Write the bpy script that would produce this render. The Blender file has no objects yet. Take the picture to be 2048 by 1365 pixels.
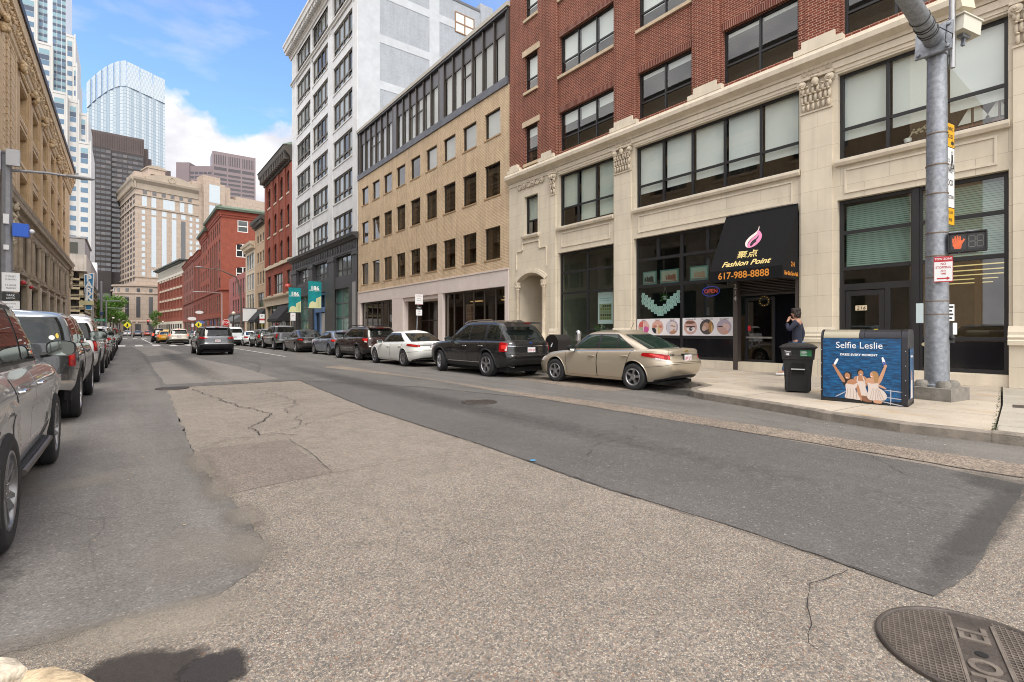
import bpy,bmesh,math,random
from mathutils import Vector,Matrix,noise
random.seed(7)
R=math.radians
SC=bpy.context.scene
COL=SC.collection
V=Vector

# ------------------------------------------------------------------ objects
def tag(o,label=None,cat=None,group=None,kind=None):
    if label:o['label']=label
    if cat:o['category']=cat
    if group:o['group']=group
    if kind:o['kind']=kind
    return o

def thing(name,label,cat,loc=(0,0,0),group=None,rz=0.0):
    o=bpy.data.objects.new(name,None)
    COL.objects.link(o)
    o.empty_display_size=0.2
    o.location=loc
    o.rotation_euler=(0,0,rz)
    return tag(o,label,cat,group)

def link(me,name,parent=None,local=False):
    o=bpy.data.objects.new(name,me)
    COL.objects.link(o)
    if parent is not None:
        o.parent=parent
        if parent.type=='EMPTY' and not local:
            o.matrix_parent_inverse=Matrix.Translation(-Vector(parent.location))
    return o

KIDS={}
def copy_tree(o,parent=None,offset=None):
    c=o.copy()
    COL.objects.link(c)
    if parent is not None:
        c.parent=parent
        c.matrix_parent_inverse=o.matrix_parent_inverse.copy()
    if offset is not None:
        c.location=Vector(o.location)+Vector(offset)
    for ch in [k for k in o.children]:
        copy_tree(ch,c)
    return c

class Frame:
    """a wall's own axes: O origin, U along the wall, N out of the wall"""
    def __init__(s,O,U,N):
        s.O,s.U,s.N=V(O),V(U).normalized(),V(N).normalized()
    def p(s,u,z,d=0.0):
        q=s.O+s.U*u+s.N*d
        return V((q.x,q.y,q.z+z))

class MB:
    def __init__(s):
        s.v,s.f,s.m=[],[],[]
    def face(s,pts,m=0):
        b=len(s.v)
        s.v.extend([tuple(p) for p in pts])
        s.f.append(list(range(b,b+len(pts))))
        s.m.append(m)
    def hexa(s,P,m=0):
        b=len(s.v)
        s.v.extend([tuple(p) for p in P])
        for q in ((0,3,2,1),(4,5,6,7),(0,1,5,4),(1,2,6,5),(2,3,7,6),(3,0,4,7)):
            s.f.append([b+i for i in q]);s.m.append(m)
    def box(s,x0,x1,y0,y1,z0,z1,m=0):
        s.hexa([(x0,y0,z0),(x1,y0,z0),(x1,y1,z0),(x0,y1,z0),(x0,y0,z1),(x1,y0,z1),(x1,y1,z1),(x0,y1,z1)],m)
    def fbox(s,F,u0,u1,z0,z1,d0,d1,m=0):
        p=F.p
        s.hexa([p(u0,z0,d0),p(u1,z0,d0),p(u1,z0,d1),p(u0,z0,d1),p(u0,z1,d0),p(u1,z1,d0),p(u1,z1,d1),p(u0,z1,d1)],m)
    def prism(s,pts,off,m=0):
        """closed prism: polygon pts swept by vector off"""
        b=len(s.v);n=len(pts);off=V(off)
        s.v.extend([tuple(p) for p in pts]);s.v.extend([tuple(V(p)+off) for p in pts])
        s.f.append([b+i for i in range(n)][::-1]);s.m.append(m)
        s.f.append([b+n+i for i in range(n)]);s.m.append(m)
        for i in range(n):
            j=(i+1)%n
            s.f.append([b+i,b+j,b+n+j,b+n+i]);s.m.append(m)
    def fprism(s,F,uz,d0,d1,m=0):
        s.prism([F.p(u,z,d0) for u,z in uz],F.N*(d1-d0),m)
    def fprofile(s,F,dz,u0,u1,m=0):
        """moulding: profile (d,z) swept along u"""
        s.prism([F.p(u0,z,d) for d,z in dz],F.U*(u1-u0),m)
    def tube(s,path,r,n=10,m=0,cap=True):
        path=[V(p) for p in path];k=len(path)
        rs=r if isinstance(r,(list,tuple)) else [r]*k
        b=len(s.v);up=None
        for i,p in enumerate(path):
            t=(path[min(i+1,k-1)]-path[max(i-1,0)]).normalized()
            if up is None:
                up=V((0,0,1)) if abs(t.z)<.9 else V((1,0,0))
            a=t.cross(up).normalized();c=a.cross(t).normalized();up=c
            for j in range(n):
                th=2*math.pi*j/n
                s.v.append(tuple(p+(a*math.cos(th)+c*math.sin(th))*rs[i]))
        for i in range(k-1):
            for j in range(n):
                j2=(j+1)%n
                s.f.append([b+i*n+j,b+i*n+j2,b+(i+1)*n+j2,b+(i+1)*n+j]);s.m.append(m)
        if cap:
            s.f.append([b+j for j in range(n)][::-1]);s.m.append(m)
            s.f.append([b+(k-1)*n+j for j in range(n)]);s.m.append(m)
    def lathe(s,prof,M=None,n=24,m=0,a0=0.0,a1=2*math.pi):
        """prof (r,z) round local z, then matrix M"""
        M=M or Matrix.Identity(4)
        full=abs(a1-a0-2*math.pi)<1e-6
        cnt=n if full else n+1
        b=len(s.v);k=len(prof)
        for i in range(cnt):
            th=a0+(a1-a0)*i/n
            for r,z in prof:
                s.v.append(tuple(M @V((r*math.cos(th),r*math.sin(th),z))))
        for i in range(n):
            i2=(i+1)%cnt
            for j in range(k-1):
                s.f.append([b+i*k+j,b+i2*k+j,b+i2*k+j+1,b+i*k+j+1]);s.m.append(m)
    def ball(s,c,r,n=10,m=0,sc=(1,1,1)):
        M=Matrix.Translation(V(c)) @Matrix.Diagonal((sc[0],sc[1],sc[2],1))
        s.lathe([(max(1e-4,r*math.sin(math.pi*i/n)),-r*math.cos(math.pi*i/n)) for i in range(n+1)],M,n*2,m)
    def grid(s,fn,nu,nv,m=0):
        b=len(s.v)
        for i in range(nu+1):
            for j in range(nv+1):
                s.v.append(tuple(fn(i/nu,j/nv)))
        for i in range(nu):
            for j in range(nv):
                q=b+i*(nv+1)+j
                s.f.append([q,q+nv+1,q+nv+2,q+1]);s.m.append(m)
    def mesh(s,name,mats,smooth=0,weld=False,recalc=True):
        me=bpy.data.meshes.new(name)
        me.from_pydata(s.v,[],s.f)
        mats=mats if isinstance(mats,(list,tuple)) else [mats]
        for mt in mats:me.materials.append(mt)
        if len(mats)>1:me.polygons.foreach_set('material_index',s.m)
        if weld or recalc:
            bm=bmesh.new();bm.from_mesh(me)
            if weld:bmesh.ops.remove_doubles(bm,verts=bm.verts,dist=1e-4)
            if recalc:bmesh.ops.recalc_face_normals(bm,faces=bm.faces)
            bm.to_mesh(me);bm.free()
        if smooth:
            me.polygons.foreach_set('use_smooth',[True]*len(me.polygons))
            me.set_sharp_from_angle(angle=R(smooth))
        me.update()
        return me
    def build(s,name,mats,parent=None,smooth=0,weld=False,recalc=True,local=False):
        return link(s.mesh(name,mats,smooth,weld,recalc),name,parent,local)

# ------------------------------------------------------------------ text
def text_mesh(txt,size,right,up,pos,extrude=0.004,align='CENTER',sx=1.0,shear=0.0,bold=0.0,spacing=1.0):
    cu=bpy.data.curves.new('lettering','FONT')
    cu.body=txt;cu.size=size;cu.align_x=align;cu.align_y='CENTER'
    cu.extrude=extrude;cu.shear=shear;cu.offset=bold;cu.space_character=spacing
    cu.resolution_u=3
    o=bpy.data.objects.new('lettering',cu);COL.objects.link(o)
    bpy.context.view_layer.update()
    me=bpy.data.meshes.new_from_object(o.evaluated_get(bpy.context.evaluated_depsgraph_get()))
    bpy.data.objects.remove(o);bpy.data.curves.remove(cu)
    r,u=V(right).normalized(),V(up).normalized();n=r.cross(u)
    M=Matrix((r*sx,u,n)).transposed().to_4x4();M.translation=V(pos)
    me.transform(M)
    return me

def text(name,txt,size,right,up,pos,m,parent=None,**k):
    me=text_mesh(txt,size,right,up,pos,**k)
    me.materials.clear();me.materials.append(m)
    return link(me,name,parent)

def add_text(mb,txt,size,right,up,pos,m=0,**k):
    me=text_mesh(txt,size,right,up,pos,**k)
    b=len(mb.v)
    mb.v.extend([tuple(v.co) for v in me.vertices])
    for p in me.polygons:
        mb.f.append([b+i for i in p.vertices]);mb.m.append(m)
    bpy.data.meshes.remove(me)

# ------------------------------------------------------------------ materials
MC={}
def new_mat(name):
    m=bpy.data.materials.new(name);m.use_nodes=True
    nt=m.node_tree;nt.nodes.clear()
    out=nt.nodes.new('ShaderNodeOutputMaterial')
    return m,nt,out

class NT:
    """tiny node helper"""
    def __init__(s,nt):s.nt=nt
    def n(s,t,ins=None,**props):
        nd=s.nt.nodes.new(t)
        for k,v in props.items():setattr(nd,k,v)
        for k,v in (ins or {}).items():
            if isinstance(v,bpy.types.NodeSocket):s.nt.links.new(v,nd.inputs[k])
            else:nd.inputs[k].default_value=v
        return nd
    def math(s,op,a,b=0.0,c=None):
        ins={0:a,1:b}
        if c is not None:ins[2]=c
        return s.n('ShaderNodeMath',ins,operation=op).outputs[0]
    def mix(s,fac,a,b,mode='MIX'):
        nd=s.n('ShaderNodeMix',None,data_type='RGBA',blend_type=mode)
        for k,v in ((0,fac),(6,a),(7,b)):
            if isinstance(v,bpy.types.NodeSocket):s.nt.links.new(v,nd.inputs[k])
            else:nd.inputs[k].default_value=v if k==0 else c4(v)
        return nd.outputs[2]
    def ramp(s,fac,stops,interp='LINEAR'):
        nd=s.n('ShaderNodeValToRGB',{0:fac});cr=nd.color_ramp;cr.interpolation=interp
        while len(cr.elements)<len(stops):cr.elements.new(0.5)
        for e,(p,c) in zip(cr.elements,stops):
            e.position=p;e.color=c4(c)
        return nd.outputs[0]
    def rng(s,v,a,b,c,d):
        return s.n('ShaderNodeMapRange',{0:v,1:a,2:b,3:c,4:d}).outputs[0]

def c4(c):
    if isinstance(c,(int,float)):return (c,c,c,1)
    return tuple(c) if len(c)==4 else (c[0],c[1],c[2],1)

def wall_vec(N):
    """metres along the wall and up it, from the position and the face's own direction"""
    g=N.n('ShaderNodeNewGeometry')
    sp=N.n('ShaderNodeSeparateXYZ',{0:g.outputs['Position']})
    sn=N.n('ShaderNodeSeparateXYZ',{0:g.outputs['True Normal']})
    ax=N.math('GREATER_THAN',N.math('ABSOLUTE',sn.outputs[0]),0.707)
    az=N.math('GREATER_THAN',N.math('ABSOLUTE',sn.outputs[2]),0.707)
    u=N.math('ADD',N.math('MULTIPLY',sp.outputs[1],ax),N.math('MULTIPLY',sp.outputs[0],N.math('SUBTRACT',1.0,ax)))
    w=N.math('ADD',N.math('MULTIPLY',sp.outputs[1],az),N.math('MULTIPLY',sp.outputs[2],N.math('SUBTRACT',1.0,az)))
    return N.n('ShaderNodeCombineXYZ',{0:u,1:w,2:0.0}).outputs[0],g.outputs['Position']

def plain(name,color,rough=0.6,metal=0.0,spec=0.5,coat=0.0,var=0.0,vscale=3.0,bump=0.0,bscale=60.0,streak=0.0,emit=None,estr=1.0,alpha=None):
    key=name
    if key in MC:return MC[key]
    m,nt,out=new_mat(name);N=NT(nt)
    b=N.n('ShaderNodeBsdfPrincipled',{'Base Color':c4(color),'Roughness':rough,'Metallic':metal,'Specular IOR Level':spec,'Coat Weight':coat,'Coat Roughness':0.04})
    pos=N.n('ShaderNodeNewGeometry').outputs['Position']
    if var>0:
        nz=N.n('ShaderNodeTexNoise',{'Vector':pos,'Scale':vscale,'Detail':5.0,'Roughness':.6}).outputs[0]
        f=N.rng(nz,.3,.7,1-var,1+var)
        if streak>0:
            mp=N.n('ShaderNodeMapping',{'Vector':pos,'Scale':(5,5,.35)}).outputs[0]
            n2=N.n('ShaderNodeTexNoise',{'Vector':mp,'Scale':1.2,'Detail':5.0}).outputs[0]
            f=N.math('MULTIPLY',f,N.rng(n2,.45,.72,1.0,1-streak))
        col=N.mix(1.0,c4(color),N.n('ShaderNodeCombineColor',{0:f,1:f,2:f}).outputs[0],'MULTIPLY')
        nt.links.new(col,b.inputs['Base Color'])
    if bump>0:
        n3=N.n('ShaderNodeTexNoise',{'Vector':pos,'Scale':bscale,'Detail':4.0}).outputs[0]
        bp=N.n('ShaderNodeBump',{'Height':n3,'Strength':bump,'Distance':.02})
        nt.links.new(bp.outputs[0],b.inputs['Normal'])
    if emit is not None:
        b.inputs['Emission Color'].default_value=c4(emit);b.inputs['Emission Strength'].default_value=estr
    nt.links.new(b.outputs[0],out.inputs[0])
    MC[key]=m
    return m

def brick(name,c1,c2,mortar,bw=.21,bh=.07,gap=.010,rough=.85,var=.12,streak=.0,bump=.6,off=.5,stain=None):
    if name in MC:return MC[name]
    m,nt,out=new_mat(name);N=NT(nt)
    uv,pos=wall_vec(N)
    t=N.n('ShaderNodeTexBrick',{'Vector':uv,'Color1':c4(c1),'Color2':c4(c2),'Mortar':c4(mortar),'Scale':1.0,'Mortar Size':gap,'Mortar Smooth':.2,'Bias':0.0,'Brick Width':bw,'Row Height':bh})
    t.offset=off
    nz=N.n('ShaderNodeTexNoise',{'Vector':pos,'Scale':.9,'Detail':6.0,'Roughness':.65}).outputs[0]
    f=N.rng(nz,.3,.7,1-var,1+var)
    if streak>0:
        mp=N.n('ShaderNodeMapping',{'Vector':pos,'Scale':(4,4,.3)}).outputs[0]
        n2=N.n('ShaderNodeTexNoise',{'Vector':mp,'Scale':1.3,'Detail':6.0}).outputs[0]
        f=N.math('MULTIPLY',f,N.rng(n2,.45,.75,1.0,1-streak))
    col=N.mix(1.0,t.outputs[0],N.n('ShaderNodeCombineColor',{0:f,1:f,2:f}).outputs[0],'MULTIPLY')
    b=N.n('ShaderNodeBsdfPrincipled',{'Base Color':col,'Roughness':rough,'Specular IOR Level':.3})
    if bump>0:
        hg=N.math('SUBTRACT',1.0,t.outputs[1])
        bp=N.n('ShaderNodeBump',{'Height':hg,'Strength':bump,'Distance':.012})
        nt.links.new(bp.outputs[0],b.inputs['Normal'])
    nt.links.new(b.outputs[0],out.inputs[0])
    MC[name]=m
    return m

def glass(name,tint=(.75,.8,.78),base=.06,boost=1.6,rough=.015):
    """window pane: lets light through and mirrors more at a glancing angle"""
    if name in MC:return MC[name]
    m,nt,out=new_mat(name);N=NT(nt)
    tr=N.n('ShaderNodeBsdfTransparent',{0:c4(tint)})
    gl=N.n('ShaderNodeBsdfGlossy',{'Color':c4(.92),'Roughness':rough})
    ge=N.n('ShaderNodeNewGeometry');dt=N.n('ShaderNodeVectorMath',{0:ge.outputs['Normal'],1:ge.outputs['Incoming']},operation='DOT_PRODUCT').outputs['Value']
    fr=N.math('MULTIPLY_ADD',N.math('POWER',N.math('SUBTRACT',1.0,N.math('ABSOLUTE',dt)),5.0),.95,.045)
    f=N.math('MINIMUM',N.math('MULTIPLY_ADD',fr,boost,base),.95)
    mx=N.n('ShaderNodeMixShader',{0:f,1:tr.outputs[0],2:gl.outputs[0]})
    nt.links.new(mx.outputs[0],out.inputs[0])
    MC[name]=m
    return m

def dark_glass(name,color=(.02,.025,.03),rough=.06,spec=.8,wav=0.0,metal=0.0):
    """far or tinted glazing that shows no room behind it"""
    if name in MC:return MC[name]
    m,nt,out=new_mat(name);N=NT(nt)
    b=N.n('ShaderNodeBsdfPrincipled',{'Base Color':c4(color),'Roughness':rough,'Specular IOR Level':spec,'Metallic':metal,'IOR':1.6})
    if wav>0:
        pos=N.n('ShaderNodeNewGeometry').outputs['Position']
        n3=N.n('ShaderNodeTexNoise',{'Vector':pos,'Scale':.45,'Detail':2.0}).outputs[0]
        bp=N.n('ShaderNodeBump',{'Height':n3,'Strength':wav,'Distance':.1})
        nt.links.new(bp.outputs[0],b.inputs['Normal'])
    nt.links.new(b.outputs[0],out.inputs[0])
    MC[name]=m
    return m
# ================================================================== camera, sky, sun
cam=bpy.data.cameras.new('camera');camo=bpy.data.objects.new('camera',cam);COL.objects.link(camo)
cam.sensor_width=36;cam.lens=1010/2048*36;cam.shift_y=-20.5/2048
cam.clip_start=.05;cam.clip_end=6000
camo.location=(0,0,1.45);camo.rotation_euler=(R(90),0,-math.atan2(772,1010))
SC.camera=camo

SUN_EL,SUN_AZ=R(54),R(200)          # azimuth from +Y towards +X
wd=bpy.data.worlds.new('World');SC.world=wd;wd.use_nodes=True
nt=wd.node_tree;nt.nodes.clear();N=NT(nt)
sky=N.n('ShaderNodeTexSky',None,sky_type='NISHITA');sky.sun_disc=False
sky.sun_elevation=SUN_EL;sky.sun_rotation=SUN_AZ;sky.air_density=1.0;sky.dust_density=1.2;sky.ozone_density=1.2
d=N.n('ShaderNodeTexCoord').outputs['Generated']
sp=N.n('ShaderNodeSeparateXYZ',{0:d})
def cloud_noise(scale,det,zs,off=0.0):
    mp=N.n('ShaderNodeMapping',{'Vector':d,'Scale':(1,1,zs),'Location':(off,off*.7,0)}).outputs[0]
    return N.n('ShaderNodeTexNoise',{'Vector':mp,'Scale':scale,'Detail':9.0,'Roughness':.55}).outputs[0]
# thin high cloud everywhere
wisp=N.rng(cloud_noise(4.2,9,3.0,3.1),.56,.80,0.0,.6)
# heaped cloud low over the end of the street
def lump(cx,cy,cz,rad,sz,namp=1.0):
    dx=N.math('SUBTRACT',sp.outputs[0],cx);dy=N.math('SUBTRACT',sp.outputs[1],cy);dz=N.math('MULTIPLY',N.math('SUBTRACT',sp.outputs[2],cz),sz)
    r2=N.math('ADD',N.math('ADD',N.math('MULTIPLY',dx,dx),N.math('MULTIPLY',dy,dy)),N.math('MULTIPLY',dz,dz))
    return N.math('SUBTRACT',rad,N.math('SQRT',r2))
n1=N.math('MULTIPLY',N.math('SUBTRACT',cloud_noise(11,9,1.2,.4),.5),.20)
n1=N.math('ADD',n1,N.math('MULTIPLY',N.math('SUBTRACT',cloud_noise(28,9,1.2,1.4),.5),.07))
L1=lump(.055,.965,.235,.135,1.0);L2=lump(.185,.955,.235,.12,1.0);L3=lump(.10,.98,.12,.16,1.1);L4=lump(.30,.94,.13,.15,1.2)
lm=N.math('MAXIMUM',N.math('MAXIMUM',L1,L2),N.math('MAXIMUM',L3,L4))
cum=N.rng(N.math('ADD',lm,n1),-.004,.028,0.0,1.0)
hz=N.rng(sp.outputs[2],.02,.34,.6,0.0)
veil=N.math('MULTIPLY',N.math('MAXIMUM',N.rng(sp.outputs[1],.72,.38,0.0,1.0),N.rng(sp.outputs[0],-.17,-.42,0.0,1.0)),N.rng(cloud_noise(1.7,7,1.6,5.3),.28,.52,.72,1.0))   # unseen cloud deck, added to whiten ambient light and window reflections
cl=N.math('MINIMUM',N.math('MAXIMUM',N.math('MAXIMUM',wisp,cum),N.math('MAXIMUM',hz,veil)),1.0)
shade=N.rng(cloud_noise(9,6,1.6,2.2),.36,.62,.66,1.0)
ccol=N.mix(1.0,N.mix(veil,(3.5,3.5,3.55),(8.0,7.8,7.5)),N.n('ShaderNodeCombineColor',{0:shade,1:shade,2:N.math('POWER',shade,.8)}).outputs[0],'MULTIPLY')  # added out-of-view deck set brighter than the visible cloud, as fill light
tint=N.mix(1.0,sky.outputs[0],(.74,.88,1.06),'MULTIPLY')
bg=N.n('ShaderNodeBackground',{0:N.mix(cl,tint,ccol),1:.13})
wo=N.n('ShaderNodeOutputWorld');nt.links.new(bg.outputs[0],wo.inputs[0])

sl=bpy.data.lights.new('sun','SUN');sl.energy=1.35;sl.angle=R(28);sl.color=(1,.93,.83)
so=bpy.data.objects.new('sun',sl);COL.objects.link(so)
sd=V((math.sin(SUN_AZ)*math.cos(SUN_EL),math.cos(SUN_AZ)*math.cos(SUN_EL),math.sin(SUN_EL)))
so.rotation_euler=sd.to_track_quat('Z','Y').to_euler()
SC.view_settings.view_transform='Standard';SC.view_settings.look='None';SC.view_settings.gamma=1.0
SC.view_settings.exposure=1.28
SC.cycles.filter_width=1.0
SC.cycles.max_bounces=6;SC.cycles.transparent_max_bounces=8;SC.cycles.glossy_bounces=3;SC.cycles.diffuse_bounces=3
SC.cycles.caustics_reflective=False;SC.cycles.caustics_refractive=False
SC.cycles.use_denoising=True;SC.cycles.use_adaptive_sampling=True;SC.cycles.adaptive_threshold=.015

# ================================================================== ground
def aggregate(name,stops,cell=70.,big=.12,bump=.8,dirt=None):
    m,nt,out=new_mat(name);N=NT(nt)
    pos=N.n('ShaderNodeNewGeometry').outputs['Position']
    v=N.n('ShaderNodeTexVoronoi',{'Vector':pos,'Scale':cell},feature='F1')
    rnd=N.n('ShaderNodeSeparateColor',{0:v.outputs['Color']})
    col=N.ramp(rnd.outputs[0],stops,'CONSTANT')
    v2=N.n('ShaderNodeTexVoronoi',{'Vector':pos,'Scale':cell},feature='DISTANCE_TO_EDGE')
    e=N.rng(v2.outputs[0],.0,.16,.45,1.0)
    fine=N.n('ShaderNodeTexNoise',{'Vector':pos,'Scale':cell*2.2,'Detail':3.0}).outputs[0]
    e=N.math('MULTIPLY',e,N.rng(fine,.3,.7,.8,1.2))
    n1=N.n('ShaderNodeTexNoise',{'Vector':pos,'Scale':.55,'Detail':6.0,'Roughness':.6}).outputs[0]
    n2=N.n('ShaderNodeTexNoise',{'Vector':pos,'Scale':4.0,'Detail':6.0,'Roughness':.65}).outputs[0]
    f=N.math('MULTIPLY',N.rng(n1,.3,.7,1-big,1+big),N.rng(n2,.3,.7,1-big,1+big))
    f=N.math('MULTIPLY',f,e)
    col=N.mix(1.0,col,N.n('ShaderNodeCombineColor',{0:f,1:f,2:f}).outputs[0],'MULTIPLY')
    b=N.n('ShaderNodeBsdfPrincipled',{'Base Color':col,'Roughness':.85,'Specular IOR Level':.35})
    bp=N.n('ShaderNodeBump',{'Height':N.math('MULTIPLY',e,1.0),'Strength':bump,'Distance':.006})
    nt.links.new(bp.outputs[0],b.inputs['Normal']);nt.links.new(b.outputs[0],out.inputs[0])
    return m

def asphalt(name,c,speck=.35,big=.16,dusty=(.2,.185,.165),dust=.35,crack=.0):
    m,nt,out=new_mat(name);N=NT(nt)
    pos=N.n('ShaderNodeNewGeometry').outputs['Position']
    n0=N.n('ShaderNodeTexNoise',{'Vector':pos,'Scale':140.,'Detail':4.0,'Roughness':.7}).outputs[0]
    v=N.n('ShaderNodeTexVoronoi',{'Vector':pos,'Scale':90.},feature='F1')
    rs=N.n('ShaderNodeSeparateColor',{0:v.outputs['Color']}).outputs[0]
    n1=N.n('ShaderNodeTexNoise',{'Vector':pos,'Scale':.6,'Detail':7.0,'Roughness':.62}).outputs[0]
    lon=N.n('ShaderNodeMapping',{'Vector':pos,'Scale':(1.6,.12,1)}).outputs[0]
    n2=N.n('ShaderNodeTexNoise',{'Vector':lon,'Scale':1.4,'Detail':6.0,'Roughness':.6}).outputs[0]
    n3=N.n('ShaderNodeTexNoise',{'Vector':pos,'Scale':7.0,'Detail':6.0,'Roughness':.65}).outputs[0]
    f=N.math('MULTIPLY',N.rng(n1,.3,.7,1-big,1+big),N.rng(n2,.3,.7,1-big,1+big))
    f=N.math('MULTIPLY',f,N.rng(n3,.3,.7,.93,1.07))
    f=N.math('MULTIPLY',f,N.rng(n0,.25,.75,1-speck,1+speck))
    f=N.math('MULTIPLY',f,N.rng(rs,0,1,.75,1.25))
    col=N.mix(1.0,c4(c),N.n('ShaderNodeCombineColor',{0:f,1:f,2:f}).outputs[0],'MULTIPLY')
    dn=N.n('ShaderNodeTexNoise',{'Vector':pos,'Scale':1.1,'Detail':8.0,'Roughness':.7}).outputs[0]
    col=N.mix(N.rng(dn,.5,.75,0,dust),col,c4(dusty))
    chip=N.math('GREATER_THAN',rs,.98)
    col=N.mix(N.math('MULTIPLY',chip,.25),col,(.42,.39,.35))
    if crack>0:
        wv=N.n('ShaderNodeTexNoise',{'Vector':pos,'Scale':1.5,'Detail':4.0})
        wp=N.mix(.22,pos,wv.outputs['Color'])
        vc=N.n('ShaderNodeTexVoronoi',{'Vector':wp,'Scale':.75},feature='DISTANCE_TO_EDGE').outputs[0]
        msk=N.n('ShaderNodeTexNoise',{'Vector':pos,'Scale':.35,'Detail':2.0}).outputs[0]
        ck=N.math('MULTIPLY',N.math('LESS_THAN',vc,.0035),N.rng(msk,.48,.56,0,crack))
        col=N.mix(ck,col,(.02,.018,.016))
    b=N.n('ShaderNodeBsdfPrincipled',{'Base Color':col,'Roughness':.82,'Specular IOR Level':.4})
    h=N.math('ADD',n0,N.math('MULTIPLY',rs,.6))
    bp=N.n('ShaderNodeBump',{'Height':h,'Strength':.55,'Distance':.005})
    nt.links.new(bp.outputs[0],b.inputs['Normal']);nt.links.new(b.outputs[0],out.inputs[0])
    return m

AGG=aggregate('worn chip seal',[(0,(.16,.148,.138)),(.12,(.315,.268,.218)),(.34,(.27,.235,.20)),(.55,(.355,.31,.26)),(.70,(.215,.20,.187)),(.82,(.44,.385,.32)),(.96,(.29,.18,.13))],105.)
PINK=aggregate('worn pink chip seal',[(0,(.15,.135,.125)),(.2,(.28,.23,.19)),(.5,(.24,.205,.18)),(.75,(.32,.27,.225)),(.92,(.21,.165,.145))],95.,big=.10)
TANS=aggregate('worn tan chip seal',[(0,(.14,.12,.10)),(.25,(.31,.25,.20)),(.55,(.26,.22,.18)),(.8,(.36,.30,.24))],60.,big=.18)
ASL=asphalt('old lane asphalt',(.132,.123,.114),crack=.25,dust=.22)
ASD=asphalt('trench asphalt',(.091,.086,.082),dust=.14,big=.10)
ASR=asphalt('parking lane asphalt',(.132,.124,.114),dust=.3,crack=.35)
ASP=asphalt('pale patch asphalt',(.19,.175,.158),dust=.2,big=.08)
ASF=asphalt('far asphalt',(.112,.106,.099),dust=.25,crack=.3)

def jag(pts,amp,step=.25,seed=0,closed=True):
    rnd=random.Random(seed);out=[]
    n=len(pts)
    for i in range(n if closed else n-1):
        a=V((pts[i][0],pts[i][1],0));b=V((pts[(i+1)%n][0],pts[(i+1)%n][1],0))
        L=(b-a).length;k=max(1,min(260,int(L/step)))
        nn=(b-a).normalized().cross(V((0,0,1))) if L>0 else V((0,0,0))
        for j in range(k):
            q=a+(b-a)*(j/k)
            w=noise.noise(V((q.x*1.7,q.y*1.7,seed*3.1)))+.5*noise.noise(V((q.x*6,q.y*6,seed)))+.45*noise.noise(V((q.x*23,q.y*23,seed)))
            q=q+nn*w*amp
            out.append((q.x,q.y))
    if not closed:out.append(tuple(pts[-1]))
    return out

def sheet(name,pts,z,m,amp=0.0,step=.25,seed=0,kind='structure',parent=None):
    p=jag(pts,amp,step,seed) if amp>0 else pts
    bm=bmesh.new()
    f=bm.faces.new([bm.verts.new((x,y,z)) for x,y in p])
    bmesh.ops.triangulate(bm,faces=[f]);bmesh.ops.recalc_face_normals(bm,faces=bm.faces)
    me=bpy.data.meshes.new(name)
    for fc in bm.faces:
        if fc.normal.z<0:fc.normal_flip()
    bm.to_mesh(me);bm.free();me.materials.append(m)
    o=link(me,name,parent)
    if kind:o['kind']=kind
    return o

GR=plain('open ground',(.13,.125,.115),.9,var=.15,vscale=.2)
sheet('ground',[(-2500,-1500),(2500,-1500),(2500,3500),(-2500,3500)],-.06,GR)
sheet('road',[(-40,-16),(60,-16),(60,0),(11.5,0),(11.5,330),(-2.9,330),(-2.9,3.2),(-40,3.2)],0,AGG)
sheet('road_patch',[(-2.9,3.15),(-.44,3.16),(-.0,3.19),(.2,3.09),(.46,3.2),(.65,3.36),(.73,3.75),(.75,4.58),(.65,5.69),(.63,7.1),(.8,15.4),(.8,330),(-2.9,330)],.004,ASL,.05,.035,1)
sheet('road_patch',[(3.5,.8),(4.0,.72),(4.72,.75),(6.08,.81),(6.7,.84),(6.87,1.63),(6.96,2.94),(7.03,4.43),(7.0,8.01),(5.99,11.73),(4.01,15.37),(3.57,9.09),(3.58,5.24),(3.49,3.22),(3.57,1.85)],.0055,ASD,.022,.03,2)
sheet('road_patch',[(.72,15.5),(4.0,15.45),(6.0,11.8),(7.02,8.1),(7.2,14),(7.1,60),(7.1,330),(.72,330)],.007,ASF,.03,.25,3)
sheet('road_patch',[(7.0,-4),(7.0,.6),(7.03,4.43),(7.0,8.0),(7.15,13.5),(6.2,20.5),(7.0,21),(7.25,14),(7.38,9.35),(7.64,7.05),(7.65,3.96),(7.65,2.06),(7.72,.98),(7.72,-4)],.0085,TANS,.04,.2,4)
sheet('road_patch',[(7.66,-4),(7.68,.98),(7.6,2.06),(7.6,3.96),(7.59,7.05),(7.33,9.35),(7.22,14),(7.05,21),(7.05,330),(11.5,330),(11.5,0),(9,0),(9,-4)],.0075,ASR,.03,.25,5)
sheet('road_patch',[(.85,27.7),(2.94,31.9),(3.6,22.5),(3.62,16.1),(.83,16.4)],.011,ASP,.05,.3,6)
sheet('road_patch',[(.3,64),(1.97,64),(3.02,38.6),(1.0,35.2)],.011,ASP,.06,.4,7)
sheet('road_patch',[(.72,7.2),(1.68,7.17),(1.68,5.23),(.7,5.09)],.0035,PINK,.03,.15,8)
sheet('road_patch',[(9.0,8.2),(11.2,7.6),(11.25,12),(9.3,12.6)],.0115,TANS,.10,.25,9)

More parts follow.
